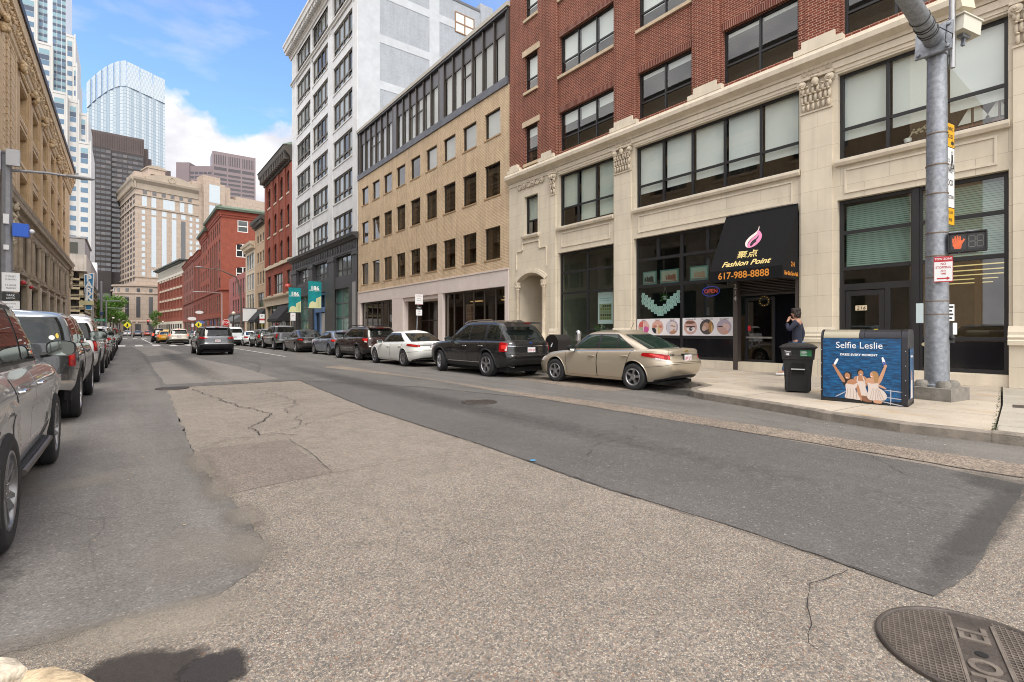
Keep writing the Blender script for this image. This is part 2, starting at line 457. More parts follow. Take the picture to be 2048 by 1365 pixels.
def stain_mat(name,c,cx,cy,rx,ry,rot=0.0,rough=.6,soft=.25,most=.9,nscale=7.0):
    """a stain whose edge breaks up into the road"""
    m,nt,out=new_mat(name);N=NT(nt)
    pos=N.n('ShaderNodeNewGeometry').outputs['Position']
    q=N.n('ShaderNodeMapping',{'Vector':pos,'Location':(cx,cy,0),'Rotation':(0,0,rot),'Scale':(rx,ry,1)},vector_type='TEXTURE').outputs[0]
    sp=N.n('ShaderNodeSeparateXYZ',{0:q});r=N.math('SQRT',N.math('ADD',N.math('MULTIPLY',sp.outputs[0],sp.outputs[0]),N.math('MULTIPLY',sp.outputs[1],sp.outputs[1])))
    nz=N.n('ShaderNodeTexNoise',{'Vector':pos,'Scale':nscale,'Detail':8.0,'Roughness':.7}).outputs[0]
    f=N.rng(N.math('ADD',r,N.math('MULTIPLY',N.math('SUBTRACT',nz,.5),1.3)),.75-soft,.75+soft,most,0.0)
    g=N.n('ShaderNodeTexNoise',{'Vector':pos,'Scale':150.,'Detail':4.0}).outputs[0]
    col=N.mix(1.0,c4(c),N.n('ShaderNodeCombineColor',{0:g,1:g,2:g}).outputs[0],'MULTIPLY')
    b=N.n('ShaderNodeBsdfPrincipled',{'Base Color':col,'Roughness':rough,'Specular IOR Level':.4});bp=N.n('ShaderNodeBump',{'Height':g,'Strength':.6,'Distance':.005});nt.links.new(bp.outputs[0],b.inputs['Normal'])
    mx=N.n('ShaderNodeMixShader',{0:f,1:N.n('ShaderNodeBsdfTransparent').outputs[0],2:b.outputs[0]});nt.links.new(mx.outputs[0],out.inputs[0]);return m
def stain(name,c,cx,cy,rx,ry,rot=0.0,z=.0105,**k):
    cs,sn=math.cos(rot),math.sin(rot)
    pts=[(cx+1.4*rx*a*cs-1.4*ry*b_*sn,cy+1.4*rx*a*sn+1.4*ry*b_*cs) for a,b_ in ((-1,-1),(1,-1),(1,1),(-1,1))]
    sheet(name,pts,z,stain_mat(name,c,cx,cy,rx,ry,rot,**k))
stain('damp_stain',(.075,.062,.052),.06,2.58,.34,.27,R(-38),soft=.15,most=.9)
stain('damp_stain',(.06,.052,.048),.30,2.48,.16,.18,0,z=.0112,soft=.12,most=.9)
stain('tar_edge',(.13,.125,.12),5.2,.84,1.8,.14,0,z=.0125,soft=.3,most=.55,nscale=6)
stain('tar_edge',(.13,.125,.12),6.55,1.0,.45,.30,R(35),z=.0128,soft=.35,most=.5,nscale=6)
stain('oil_stain',(.09,.085,.08),-1.0,4.2,.5,.6,0,soft=.3,most=.5);stain('oil_stain',(.10,.095,.09),10.3,6.9,.6,.9,0,z=.0135,soft=.3,most=.75)
stain('oil_stain',(.09,.085,.08),9.9,12.4,.5,1.6,0,z=.0135,soft=.3,most=.6);stain('oil_stain',(.09,.085,.08),9.9,18,.5,1.4,0,z=.0135,soft=.3,most=.6)
for x_,y_,rx_,ry_ in ((.66,3.7,.16,.35),(.74,4.4,.14,.4),(.66,5.3,.14,.5),(.64,6.4,.14,.7),(.1,3.12,.5,.10),(-.6,3.2,.6,.10)):stain('dust_stain',(.42,.37,.31),x_,y_,rx_,ry_,0,z=.0096,soft=.5,most=.65,rough=.9,nscale=5)
stain('dust_stain',(.58,.52,.45),-.35,6.3,.5,.28,R(20),soft=.4,most=.35,rough=.9);stain('dust_stain',(.60,.53,.44),.15,3.0,.55,.22,R(-10),z=.0098,soft=.35,most=.5,rough=.9);stain('dust_stain',(.56,.5,.43),.35,3.9,.35,.5,0,soft=.4,most=.3,rough=.9)
stain('dust_stain',(.56,.51,.45),2.2,26,.8,9,0,z=.014,soft=.4,most=.25,rough=.9);stain('oil_stain',(.12,.115,.11),5.2,13,.5,11,0,z=.0138,soft=.4,most=.35);stain('oil_stain',(.12,.115,.11),2.1,30,.5,14,0,z=.0142,soft=.4,most=.4)

# cracks: thin dark strips with a wandering line
CRK=plain('crack filler',(.018,.016,.015),.9)
def crack(pts,w=.012,seed=0,z=.0135,amp=.06):
    p=jag(pts,amp,.07,seed,closed=False)
    mb=MB();rnd=random.Random(seed);L,Rr=[],[]
    for i,(x,y) in enumerate(p):
        x0,y0=p[max(i-1,0)];x1,y1=p[min(i+1,len(p)-1)]
        t=V((x1-x0,y1-y0,0)).normalized();nn=V((-t.y,t.x,0))*w*rnd.uniform(.08,.42)
        L.append((x+nn.x,y+nn.y,z));Rr.append((x-nn.x,y-nn.y,z))
    for i in range(len(p)-1):
        mb.face([L[i],L[i+1],Rr[i+1],Rr[i]])
    o=mb.build('pavement_crack',CRK,recalc=False);o['kind']='structure'
    for pl in o.data.polygons:pass
crack([(.85,7.44),(1.91,7.85),(2.6,8.5),(3.5,9.06)],.018,1)
crack([(1.25,14.67),(1.6,12),(1.97,9.46),(1.48,8.4),(1.5,7.73),(1.93,7.39)],.03,2,amp=.12)
crack([(1.73,7.13),(1.72,6.2),(1.68,5.23)],.012,3,amp=.02)
crack([(.71,4.91),(1.53,5.13),(2.5,5.2),(3.55,5.22)],.010,4,amp=.03)
crack([(3.45,1.19),(3.1,1.24),(2.93,1.19),(2.75,1.1),(2.5,1.02),(2.46,.93),(2.44,.85)],.008,5,amp=.03)
crack([(1.0,10.2),(2.0,10.5),(3.4,10.9)],.016,6);crack([(1.1,12.6),(2.3,12.4),(3.6,12.9)],.02,7)
crack([(2.2,8.1),(2.3,9.6),(2.8,11),(2.6,13)],.02,8,amp=.15)
crack([(3.52,.95),(3.53,1.9),(3.5,3.2),(3.57,5.2),(3.57,9.0),(3.98,15.3)],.016,9,amp=.012)
crack([(5.9,.9),(6.2,1.6),(6.9,2.2)],.008,10);crack([(4.2,4.1),(4.9,4.5),(5.4,4.4),(6.2,5.0)],.01,11,amp=.1)
crack([(7.7,3.2),(8.4,4.6),(8.8,8),(8.6,12)],.012,12,amp=.1);crack([(8.2,2.0),(8.5,3.4),(8.3,5.2),(8.9,7)],.012,13,amp=.1)
crack([(.7,16.9),(2.1,17.2),(3.6,16.6)],.02,14);crack([(.2,22),(.9,30),(.5,40)],.03,15,amp=.2)
crack([(3.6,19),(4.6,24),(4.2,31)],.03,16,amp=.2)

# sidewalks and kerbs
def concrete(name,c,w=1.5,h=1.5,rot=0.0,gap=.008):
    m,nt,out=new_mat(name);N=NT(nt)
    pos=N.n('ShaderNodeNewGeometry').outputs['Position']
    mp=N.n('ShaderNodeMapping',{'Vector':pos,'Rotation':(0,0,rot)}).outputs[0]
    t=N.n('ShaderNodeTexBrick',{'Vector':mp,'Color1':c4(1.0),'Color2':c4(.90),'Mortar':c4(.28),'Scale':1.0,'Mortar Size':gap,'Brick Width':w,'Row Height':h});t.offset=0.0
    n1=N.n('ShaderNodeTexNoise',{'Vector':pos,'Scale':.9,'Detail':7.0,'Roughness':.65}).outputs[0]
    n2=N.n('ShaderNodeTexNoise',{'Vector':pos,'Scale':45.,'Detail':4.0,'Roughness':.7}).outputs[0]
    n4=N.n('ShaderNodeTexNoise',{'Vector':pos,'Scale':1.6,'Detail':5.0}).outputs[0]
    f=N.math('MULTIPLY',N.rng(n1,.3,.7,.80,1.18),N.rng(n2,.3,.7,.86,1.14))
    col=N.mix(1.0,c4(c),N.n('ShaderNodeCombineColor',{0:f,1:f,2:f}).outputs[0],'MULTIPLY')
    col=N.mix(N.rng(n4,.58,.75,0,.6),col,(.36,.22,.09))
    col=N.mix(1.0,col,t.outputs[0],'MULTIPLY')
    sp=N.n('ShaderNodeTexVoronoi',{'Vector':pos,'Scale':2.2}).outputs[0]
    col=N.mix(N.math('LESS_THAN',sp,.045),col,(.06,.055,.05))
    b=N.n('ShaderNodeBsdfPrincipled',{'Base Color':col,'Roughness':.9,'Specular IOR Level':.3})
    bp=N.n('ShaderNodeBump',{'Height':n2,'Strength':.25,'Distance':.006});nt.links.new(bp.outputs[0],b.inputs['Normal'])
    nt.links.new(b.outputs[0],out.inputs[0]);MC[name]=m
    return m
CONC=concrete('sidewalk concrete',(.40,.35,.285),2.1,1.9,.05)
CONC2=concrete('ramp concrete',(.36,.33,.28),1.6,2.6,.0)
GRAN=plain('granite kerb',(.20,.175,.145),.85,var=.35,vscale=5,bump=.6,bscale=60)
GRANP=plain('pale granite kerb',(.50,.44,.35),.8,var=.38,vscale=13,bump=1.0,bscale=22)

KR=[(8.95,-5),(8.9,.3),(8.86,1.41),(8.74,2.35),(8.94,3.5),(9.34,4.84),(9.62,5.95),(9.72,6.25),(9.92,6.5),(10.25,6.68),(10.7,6.75),(11.1,6.85),(11.28,7.15),(11.3,7.6),(11.3,330)]
def kerb_run(name,path,inward,w=.17,z1=.152,z0=-.05,m=GRAN,joint=1.9):
    mb=MB()
    pts=[V((x,y,0)) for x,y in path]
    nrm=[]
    for i in range(len(pts)):
        t=(pts[min(i+1,len(pts)-1)]-pts[max(i-1,0)]).normalized()
        nrm.append(V((t.y,-t.x,0))*inward)
    rnd=random.Random(3)
    for i in range(len(pts)-1):
        a,b=pts[i],pts[i+1];na,nb=nrm[i],nrm[i+1]
        L=(b-a).length;k=max(1,int(L/joint)) if L>joint else 1
        if L>100:k=60
        for j in range(k):
            s0,s1=j/k,(j+1)/k
            e=.004/max(L,.1) if k>1 else 0
            p0,p1=a.lerp(b,s0+e),a.lerp(b,s1-e);n0,n1=na.lerp(nb,s0),na.lerp(nb,s1)
            dz=rnd.uniform(-.006,.006);ox=rnd.uniform(-.006,.006)
            def pr(p,n,zz,dd):return (p.x+n.x*dd,p.y+n.y*dd,zz)
            lo=z0;hi=z1+dz;ch=.02
            A=[pr(p0,n0,lo,ox),pr(p0,n0,hi-ch,ox),pr(p0,n0,hi,ox+ch),pr(p0,n0,hi,w),pr(p0,n0,lo,w)]
            B=[pr(p1,n1,lo,ox),pr(p1,n1,hi-ch,ox),pr(p1,n1,hi,ox+ch),pr(p1,n1,hi,w),pr(p1,n1,lo,w)]
            for q in range(5):
                q2=(q+1)%5
                mb.face([A[q],B[q],B[q2],A[q2]])
            mb.face(A);mb.face(B[::-1])
    o=mb.build(name,m,weld=True);o['kind']='structure'
    return o
kerb_run('kerb',KR,1)
def slab(name,pts,z,m,th=.2):
    mb=MB();mb.prism([(x,y,z-th) for x,y in pts],(0,0,th));o=mb.build(name,m);o['kind']='structure'
    bm=bmesh.new();bm.from_mesh(o.data);bmesh.ops.triangulate(bm,faces=[f for f in bm.faces if len(f.verts)>4]);bm.to_mesh(o.data);bm.free()
    return o
inn=[(x+.09,y) for x,y in KR if y>1.4 and y<6.3]+[(10.0,6.42),(10.3,6.58),(10.72,6.66),(11.15,6.76),(11.39,7.12),(11.39,330)]
slab('sidewalk',inn[::1]+[(16.9,330),(16.9,2.54),(12.3,1.85),(9.0,1.42)],.145,CONC)
slab('sidewalk',[(9.0,1.40),(12.3,1.82),(16.9,2.50),(16.9,-5),(9.0,-5)],.141,CONC2)
# weeds in the joint between the two slabs
WEED=plain('joint weeds',(.045,.06,.02),.9,var=.4,vscale=9)
mb=MB();rnd=random.Random(5)
for i in range(420):
    t=rnd.random();
    x=9.0+7.6*t*t;y=1.41+(x-9.0)*.142+rnd.gauss(0,.012);h=rnd.uniform(.004,.02);a=rnd.uniform(0,6.28);l=rnd.uniform(.008,.03)
    mb.face([(x,y,.142),(x+l*math.cos(a),y+l*math.sin(a),.142+h),(x+l*math.cos(a+.6),y+l*math.sin(a+.6),.142+h*.6)])
tag(mb.build('joint_weeds',WEED,recalc=False),'line of green weeds in the sidewalk joint','weeds',kind='stuff')

# left side: kerb and pavement, and the rounded corner the camera stands on
kerb_run('kerb',[(-2.75,330),(-2.75,7.2),(-2.6,5.6),(-2.2,4.3),(-1.4,3.4),(-.75,2.98)],1)
slab('sidewalk',[(-2.85,330),(-2.85,7.0),(-2.7,5.5),(-2.3,4.2),(-1.5,3.28),(-.8,2.9),(-.45,2.70),(-.14,2.36),(.0,1.9),(.05,-4),(-40,-4),(-40,12),(-6.25,12),(-6.25,330)],.143,CONC)
def rough_stone(name,pts,z0,z1,m,seed):
    rnd=random.Random(seed);p=jag(pts,.012,.05,seed)
    c=V((sum(x for x,y in p)/len(p),sum(y for x,y in p)/len(p),0))
    mb=MB();rings=[]
    for k,(zz,s) in enumerate(((z0,1.0),(z1-.03,1.0),(z1-.012,.975),(z1,.93),(z1+.006,.6),(z1+.004,.25))):
        rings.append([(c.x+(x-c.x)*s,c.y+(y-c.y)*s,zz+(noise.noise(V((x*s*14,y*s*14,seed)))*.010 if k>1 else 0)) for x,y in p])
    n=len(p)
    for k in range(len(rings)-1):
        for i in range(n):
            j=(i+1)%n
            mb.face([rings[k][i],rings[k][j],rings[k+1][j],rings[k+1][i]])
    mb.face(rings[-1])
    o=mb.build(name,m,smooth=50,weld=True);o['kind']='structure'
rough_stone('kerb',[(-.78,2.99),(-.52,2.93),(-.335,2.78),(-.30,2.70),(-.42,2.60),(-.7,2.7)],-.02,.155,GRANP,21)
GRANT=plain('tan granite kerb',(.46,.36,.235),.8,var=.38,vscale=13,bump=1.0,bscale=22)
rough_stone('kerb',[(-.31,2.665),(-.22,2.635),(-.12,2.50),(-.03,2.28),(.03,1.9),(-.2,1.9),(-.32,2.4)],-.02,.16,GRANT,22)
rough_stone('kerb',[(.03,1.88),(.07,1.2),(.07,-.6),(-.15,-.6),(-.15,1.88)],-.02,.155,GRANT,23)

# crosswalk far along the street
WHITE=plain('road paint',(.62,.61,.58),.7,var=.25,vscale=2)
mb=MB()
for i in range(10):
    x=-2.0+i*1.35
    mb.face([(x,58,.016),(x+.6,58,.016),(x+.6,63.5,.016),(x,63.5,.016)])
for yy in (57.2,64.0):
    mb.face([(-2.4,yy,.016),(11.0,yy,.016),(11.0,yy+.35,.016),(-2.4,yy+.35,.016)])
o=mb.build('road_marking',WHITE);o['kind']='structure'
mb=MB()
for i in range(9):
    x=-2.0+i*1.5;mb.face([(x,118,.016),(x+.7,118,.016),(x+.7,124,.016),(x,124,.016)])
mb.face([(2.2,66,.016),(2.32,66,.016),(2.32,116,.016),(2.2,116,.016)])
mb.face([(7.0,30,.016),(7.1,30,.016),(7.1,56,.016),(7.0,56,.016)])
o=mb.build('road_marking',WHITE);o['kind']='structure'

# manholes
IRON=plain('cast iron',(.075,.062,.055),.55,metal=.35,var=.3,vscale=8,bump=.3,bscale=70)
IRONL=plain('worn cast iron',(.17,.145,.125),.5,metal=.35,var=.3,vscale=12)
DARK=plain('black void',(.004,.004,.004),.9)
def manhole(label,cx,cy,r,detail,rot=0.0):
    t=thing('manhole_cover',label,'manhole cover',(cx,cy,.01),'manhole covers in the road')
    M=Matrix.Translation((cx,cy,.010)) @Matrix.Rotation(rot,4,'Z')
    mb=MB()
    mb.lathe([(r,-.01),(r,.006),(r*.985,.012),(r*.955,.012),(r*.945,.008),(r*.935,-.004)],M,64)
    mb.build('rim',IRON,t,smooth=40)
    mb=MB();mb.lathe([(.0001,.0),(r*.94,.0)],M,64)
    lid=mb.build('lid',IRON,t)
    mb=MB();st=.022 if detail else .06
    k=int(r/st)
    bx0,bx1=(-.068,.068) if detail else (9,9)
    def bar(x0,x1,y0,y1,h):
        P=[M @V(q) for q in ((x0,y0,.0),(x1,y0,.0),(x1,y1,.0),(x0,y1,.0),(x0,y0,h),(x1,y0,h),(x1,y1,h),(x0,y1,h))]
        mb.hexa(P)
    for i in range(-k,k+1):
        c=i*st;hw=math.sqrt(max(0,(r*.925)**2-c*c))
        if hw<.02:continue
        if detail:
            if not (bx0-.006<c<bx1+.006):bar(c-.0022,c+.0022,-hw,hw,.0048)
            for a,b in ((-hw,min(bx0-.012,hw)),(max(bx1+.012,-hw),hw)):
                if b>a:bar(a,b,c-.003,c+.003,.0040)
        else:
            bar(c-.012,c+.012,-hw,hw,.006);bar(-hw,hw,c-.012,c+.012,.005)
    mb.build('tread',IRONL if detail else IRON,t)
    if detail:
        mb=MB()
        hw=r*.8
        for s in (-1,1):
            x=s*.078;P=[M @V(q) for q in ((x-.006,-hw,0),(x+.006,-hw,0),(x+.006,hw,0),(x-.006,hw,0),(x-.006,-hw,.007),(x+.006,-hw,.007),(x+.006,hw,.007),(x-.006,hw,.007))]
            mb.hexa(P)
        rr=M.to_3x3() @V((0,1,0));uu=M.to_3x3() @V((-1,0,0))
        for s,tx in ((.17,'EL'),(-.17,'HO')):
            add_text(mb,tx,.15,rr,uu,M @V((0,s,.004)),extrude=.004,bold=.004)
        mb.build('lettering',IRONL,t)
        mb=MB();mb.lathe([(.0001,.003),(.024,.003)],M,20);mb.build('pick_hole',DARK,t)
    return t
manhole('large iron manhole cover with a lettered bar, in the road at the near corner',3.02,.515,.385,True,R(-72))
manhole('round manhole cover in the dark trench asphalt beside the beige sedan',5.66,8.5,.36,False,.2)
manhole('round manhole cover set flat in the pale asphalt down the street',.92,15.2,.36,False,.5)
tag(sheet('blue_litter',[(3.53,4.28),(3.60,4.26),(3.61,4.31),(3.56,4.33)],.02,plain('blue scrap',(.05,.25,.45),.6),kind=None),'tiny blue scrap lying on the asphalt seam','litter')

mb=MB();mb.prism([(12.05,1.50,.1415),(12.50,1.56,.1415),(12.47,1.72,.1415),(12.02,1.66,.1415)],(0,0,.004));tag(mb.build('utility_plate',IRON),'small rusty utility plate set in the ramp pavement','utility plate')
rnd=random.Random(31);LIT=[plain('paper scrap',(.6,.58,.54),.8),plain('dead leaf',(.16,.09,.04),.9),plain('cigarette end',(.5,.38,.22),.8)]
for i in range(26):
    x,y=((rnd.uniform(8.2,8.75),rnd.uniform(1.5,3.6)),(rnd.uniform(9.3,12.5),rnd.uniform(2.2,6.2)),(rnd.uniform(-.3,3),rnd.uniform(2.2,9)))[i%3];z=.146 if i%3==1 else .012;a=rnd.uniform(0,6.28);l=rnd.uniform(.008,.022)
    mb=MB();mb.prism([(x,y,z),(x+l*math.cos(a),y+l*math.sin(a),z),(x+l*math.cos(a+.9),y+l*math.sin(a+.9),z+.004)],(0,0,.003))
    tag(mb.build('litter_scrap',LIT[i%3]),('tiny pale paper scrap lying in the gutter by the corner kerb','tiny dry leaf lying on the corner sidewalk','tiny tan scrap lying on the open road')[i%3],'litter',('scraps in the gutter','dry leaves on the sidewalk','scraps on the road')[i%3])
# ================================================================== facade tools
def punched(mb,F,u0,u1,z0,z1,ops,d=0.0,depth=.25,m=0,mr=None):
    mr=m if mr is None else mr
    us=sorted({u0,u1} | {o[0] for o in ops} | {o[1] for o in ops});us=[u for u in us if u0-1e-6 <=u <=u1+1e-6]
    zs=sorted({z0,z1} | {o[2] for o in ops} | {o[3] for o in ops});zs=[z for z in zs if z0-1e-6 <=z <=z1+1e-6]
    for k in range(len(zs)-1):
        zc=(zs[k]+zs[k+1])/2;start=None
        for i in range(len(us)):
            solid=False
            if i<len(us)-1:
                uc=(us[i]+us[i+1])/2
                solid=not any(o[0]<uc<o[1] and o[2]<zc<o[3] for o in ops)
            if solid and start is None:start=us[i]
            if not solid and start is not None:
                mb.face([F.p(start,zs[k],d),F.p(us[i],zs[k],d),F.p(us[i],zs[k+1],d),F.p(start,zs[k+1],d)],m);start=None
    for a,b,c,e in [o[:4] for o in ops]:
        q=F.p;g=d-depth
        mb.face([q(a,c,d),q(a,e,d),q(a,e,g),q(a,c,g)],mr);mb.face([q(b,c,d),q(b,e,d),q(b,e,g),q(b,c,g)],mr)
        mb.face([q(a,e,d),q(b,e,d),q(b,e,g),q(a,e,g)],mr);mb.face([q(a,c,d),q(b,c,d),q(b,c,g),q(a,c,g)],mr)

def window(t,F,o,frame,pane,inset=.18,cols=(),rails=(),fw=.06,mw=.05,blind=None,name='window',sill=None,arch=0.0,archm=None,pmats=None,seed=0,deep=.06):
    """frame (the part) > pane, blind, sill; o = (u0,u1,z0,z1)"""
    u0,u1,z0,z1=o[:4];d0,d1=-inset-deep,-inset
    mb=MB()
    mb.fbox(F,u0,u0+fw,z0,z1,d0,d1);mb.fbox(F,u1-fw,u1,z0,z1,d0,d1)
    mb.fbox(F,u0+fw,u1-fw,z0,z0+fw,d0,d1);mb.fbox(F,u0+fw,u1-fw,z1-fw,z1,d0,d1)
    cs=[u0+fw/2]+list(cols)+[u1-fw/2]
    for c in cols:mb.fbox(F,c-mw/2,c+mw/2,z0+fw,z1-fw,d0,d1+.004)
    for r in rails:
        z,us=(r,None) if not isinstance(r,tuple) else r
        for i in range(len(cs)-1):
            if us is not None and i not in us:continue
            mb.fbox(F,cs[i]+mw/2,cs[i+1]-mw/2,z-mw/2,z+mw/2,d0,d1-.002)
    w=mb.build(name,frame,t)
    mb=MB();rnd=random.Random(seed)
    if pmats:
        zr=[z0+fw/2]+[r if not isinstance(r,tuple) else r[0] for r in rails]+[z1-fw/2]
        for i in range(len(cs)-1):
            mi=rnd.randrange(len(pmats))
            for j in range(len(zr)-1):
                mb.face([F.p(cs[i],zr[j],d0+.02),F.p(cs[i+1],zr[j],d0+.02),F.p(cs[i+1],zr[j+1],d0+.02),F.p(cs[i],zr[j+1],d0+.02)],mi)
        mb.build('pane',pmats,w)
    else:
        mb.face([F.p(u0,z0,d0+.02),F.p(u1,z0,d0+.02),F.p(u1,z1,d0+.02),F.p(u0,z1,d0+.02)])
        mb.build('pane',pane,w)
    if blind:
        for bl in (blind if isinstance(blind,list) else [blind]):
            a,b,zz0,zz1,bm_=bl
            mb=MB();mb.fbox(F,a,b,zz0,zz1,d0-.10,d0-.09);mb.build('blind',bm_,w)
    if sill:
        sm,sh,sd_=sill
        mb=MB();mb.fbox(F,u0-.06,u1+.06,z0-sh,z0-.001,-inset,sd_);mb.build('sill',sm,w)
    if arch:
        n=12;c=(u0+u1)/2;hw=(u1-u0)/2;pts=[(u0,z1+.001),(u0,z1-arch)]
        if arch >=hw-1e-3:f=lambda k:(c-hw*math.cos(math.pi*k/n),z1-arch+arch*math.sin(math.pi*k/n))
        else:
            Rr=(hw*hw+arch*arch)/(2*arch);th=math.asin(hw/Rr);f=lambda k:(c+Rr*math.sin(-th+2*th*k/n),z1-Rr+Rr*math.cos(-th+2*th*k/n))
        mb=MB()
        for k in range(n):
            a,b=f(k),f(k+1)
            mb.fprism(F,[a,b,(b[0],z1+.002),(a[0],z1+.002)],-inset-.01,-.002)
        mb.build('arch_head',archm,w)
    return w

def panes_far(t,quads,m,name='window',stuffname='window'):
    """quads: (F,u0,u1,z0,z1,d); the first 100 each a part, the rest one part"""
    for q in quads[:100]:
        mb=MB();F,u0,u1,z0,z1,d=q[:6];mb.fbox(F,u0,u1,z0,z1,d-.25,d);mb.build(name,q[6] if len(q)>6 else m,t)
    if len(quads)>100:
        mats=[];mb=MB()
        for q in quads[100:]:
            mm=q[6] if len(q)>6 else m
            if mm not in mats:mats.append(mm)
            F,u0,u1,z0,z1,d=q[:6];mb.fbox(F,u0,u1,z0,z1,d-.25,d,mats.index(mm))
        o=mb.build(stuffname,mats,t);o['kind']='stuff'

BLACK=plain('black painted metal',(.012,.012,.014),.45,var=.1,vscale=4)
BRONZE=plain('dark bronze metal',(.045,.035,.028),.45)
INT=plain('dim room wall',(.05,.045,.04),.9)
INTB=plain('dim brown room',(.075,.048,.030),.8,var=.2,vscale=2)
GLASS=glass('window glass',(.86,.90,.88),.03,1.4)
GLASSD=glass('smoked window glass',(.44,.40,.35),.03,1.3)
GLASSG=glass('green tinted glass',(.66,.76,.72),.03,1.3)
BLIND=plain('pale roller blind',(.80,.83,.82),.8)
BLINDG=plain('greenish roller blind',(.60,.65,.60),.8)
CURT=plain('net curtain',(.62,.63,.60),.9,var=.15,vscale=2)
CREAM=brick('cream terracotta',(.60,.535,.425),(.63,.565,.45),(.40,.345,.265),1.15,.62,.005,.7,.08,.10,.25,.5)
CREAMP=plain('cream terracotta trim',(.63,.56,.45),.65,var=.10,vscale=1.6,streak=.10)
CREAMO=plain('cream terracotta ornament',(.52,.45,.35),.7,var=.2,vscale=5)
REDB=brick('dark red brick',(.195,.046,.028),(.125,.027,.017),(.40,.27,.20),.215,.074,.009,.85,.18,.12)
TANB=brick('tan brick',(.565,.43,.285),(.63,.49,.335),(.36,.26,.165),.215,.080,.011,.8,.12,.22)
LIMES=plain('buff stone lintel',(.50,.40,.28),.8,var=.15,vscale=3)
F_R=Frame((16.2,0,0),(0,1,0),(-1,0,0))

# ================================================================== red brick loft with the cream two-storey base
T=thing('loft_building','dark red brick loft building on a two-storey cream terracotta base with black shopfronts','building',(16.2,8,.145))
low=[(19.1,20.15,6.34,8.28),(14.2,17.58,6.3,8.79),(6.87,13.1,6.33,8.8),(2.31,5.83,6.33,8.8),(-2.1,1.25,6.33,8.8),
       (14.2,17.62,.42,5.11),(6.87,13.14,.42,5.14),(2.3,5.84,.42,5.18),(-2.1,1.25,.42,5.18),(18.52,20.76,.145,4.37)]
mb=MB();punched(mb,F_R,-4,21.44,.145,9.5,low,0,.30)
mb.fbox(F_R,-4,21.44,-.1,.144,-.3,-.001)
mb.face([F_R.p(21.44,-.1,0),F_R.p(21.44,9.5,0),F_R.p(21.44,9.5,-14),F_R.p(21.44,-.1,-14)])
mb.build('base_wall',CREAM,T)
up=[]
rows=[(9.86,11.70),(13.42,15.28),(17.05,18.9),(20.7,22.5)]
for z0,z1 in rows:
    up+=[(14.2,17.55,z0,z1),(10.56,12.96,z0,z1),(6.92,9.35,z0,z1),(3.28,5.70,z0,z1),(-.35,2.05,z0,z1)]
for z0,z1 in ((9.93,11.84),(13.6,15.45),(17.3,19.1),(20.9,22.7)):up.append((19.15,20.15,z0,z1))
mb=MB();punched(mb,F_R,-4,21.44,9.5,24.5,up,-.03,.24)
mb.face([F_R.p(21.44,9.5,-.03),F_R.p(21.44,24.5,-.03),F_R.p(21.44,24.5,-16),F_R.p(21.44,9.5,-16)])
mb.face([F_R.p(-4,.1,-.03),F_R.p(-4,24.5,-.03),F_R.p(-4,24.5,-16),F_R.p(-4,.1,-16)])
mb.face([F_R.p(-4,24.5,-.03),F_R.p(21.44,24.5,-.03),F_R.p(21.44,24.5,-16),F_R.p(-4,24.5,-16)])
mb.build('brick_wall',REDB,T)
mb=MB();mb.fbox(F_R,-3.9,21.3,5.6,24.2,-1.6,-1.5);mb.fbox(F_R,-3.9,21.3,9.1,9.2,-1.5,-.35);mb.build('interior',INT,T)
for a,b in ((13.05,14.12),(9.44,10.46),(5.78,6.82),(2.13,3.2),(17.63,18.3)):
    mb=MB();mb.fbox(F_R,a,b,9.75,24.4,-.02,.09);mb.fbox(F_R,a+.18,b-.18,9.75,24.3,.09,.13);mb.build('brick_pier',REDB,T)
# header courses over the windows
SOLD=brick('soldier course',(.155,.040,.028),(.115,.028,.02),(.36,.25,.20),.074,.30,.009,.85,.15,0,.5,0.0)
for (a,b,z0,z1) in up:
    if b-a>2:
        mb=MB();mb.fbox(F_R,a-.02,b+.02,z1+.002,z1+.24,-.06,-.012);mb.build('brick_lintel',SOLD,T)
for z0,z1 in ((11.84,12.12),(15.45,15.75),(19.1,19.4)):
    mb=MB();mb.fbox(F_R,18.98,20.32,z0,z1,-.1,.02);mb.build('stone_lintel',LIMES,T)
# cornice between base and brick, with the stepped blocks at the piers
mb=MB()
prof=[(-.02,9.18),(.06,9.18),(.08,9.26),(.16,9.30),(.30,9.36),(.32,9.50),(.28,9.53),(.26,9.62),(.10,9.68),(-.02,9.70)]
mb.fprofile(F_R,prof,-4,21.5)
for a,b in ((12.9,14.28),(9.3,10.6),(5.65,6.97),(1.98,3.35),(17.75,18.9),(20.4,21.44)):
    mb.fbox(F_R,a,b,9.69,9.86,-.03,.17)
    mb.fbox(F_R,a+.2,b-.22,9.862,10.06,-.03,.15)
mb.build('cornice',CREAMP,T)
mb=MB();mb.fbox(F_R,-4,21.43,8.98,9.16,-.02,.035);mb.fbox(F_R,-4,18.0,8.86,8.9,-.02,.02);mb.build('frieze',CREAMP,T)
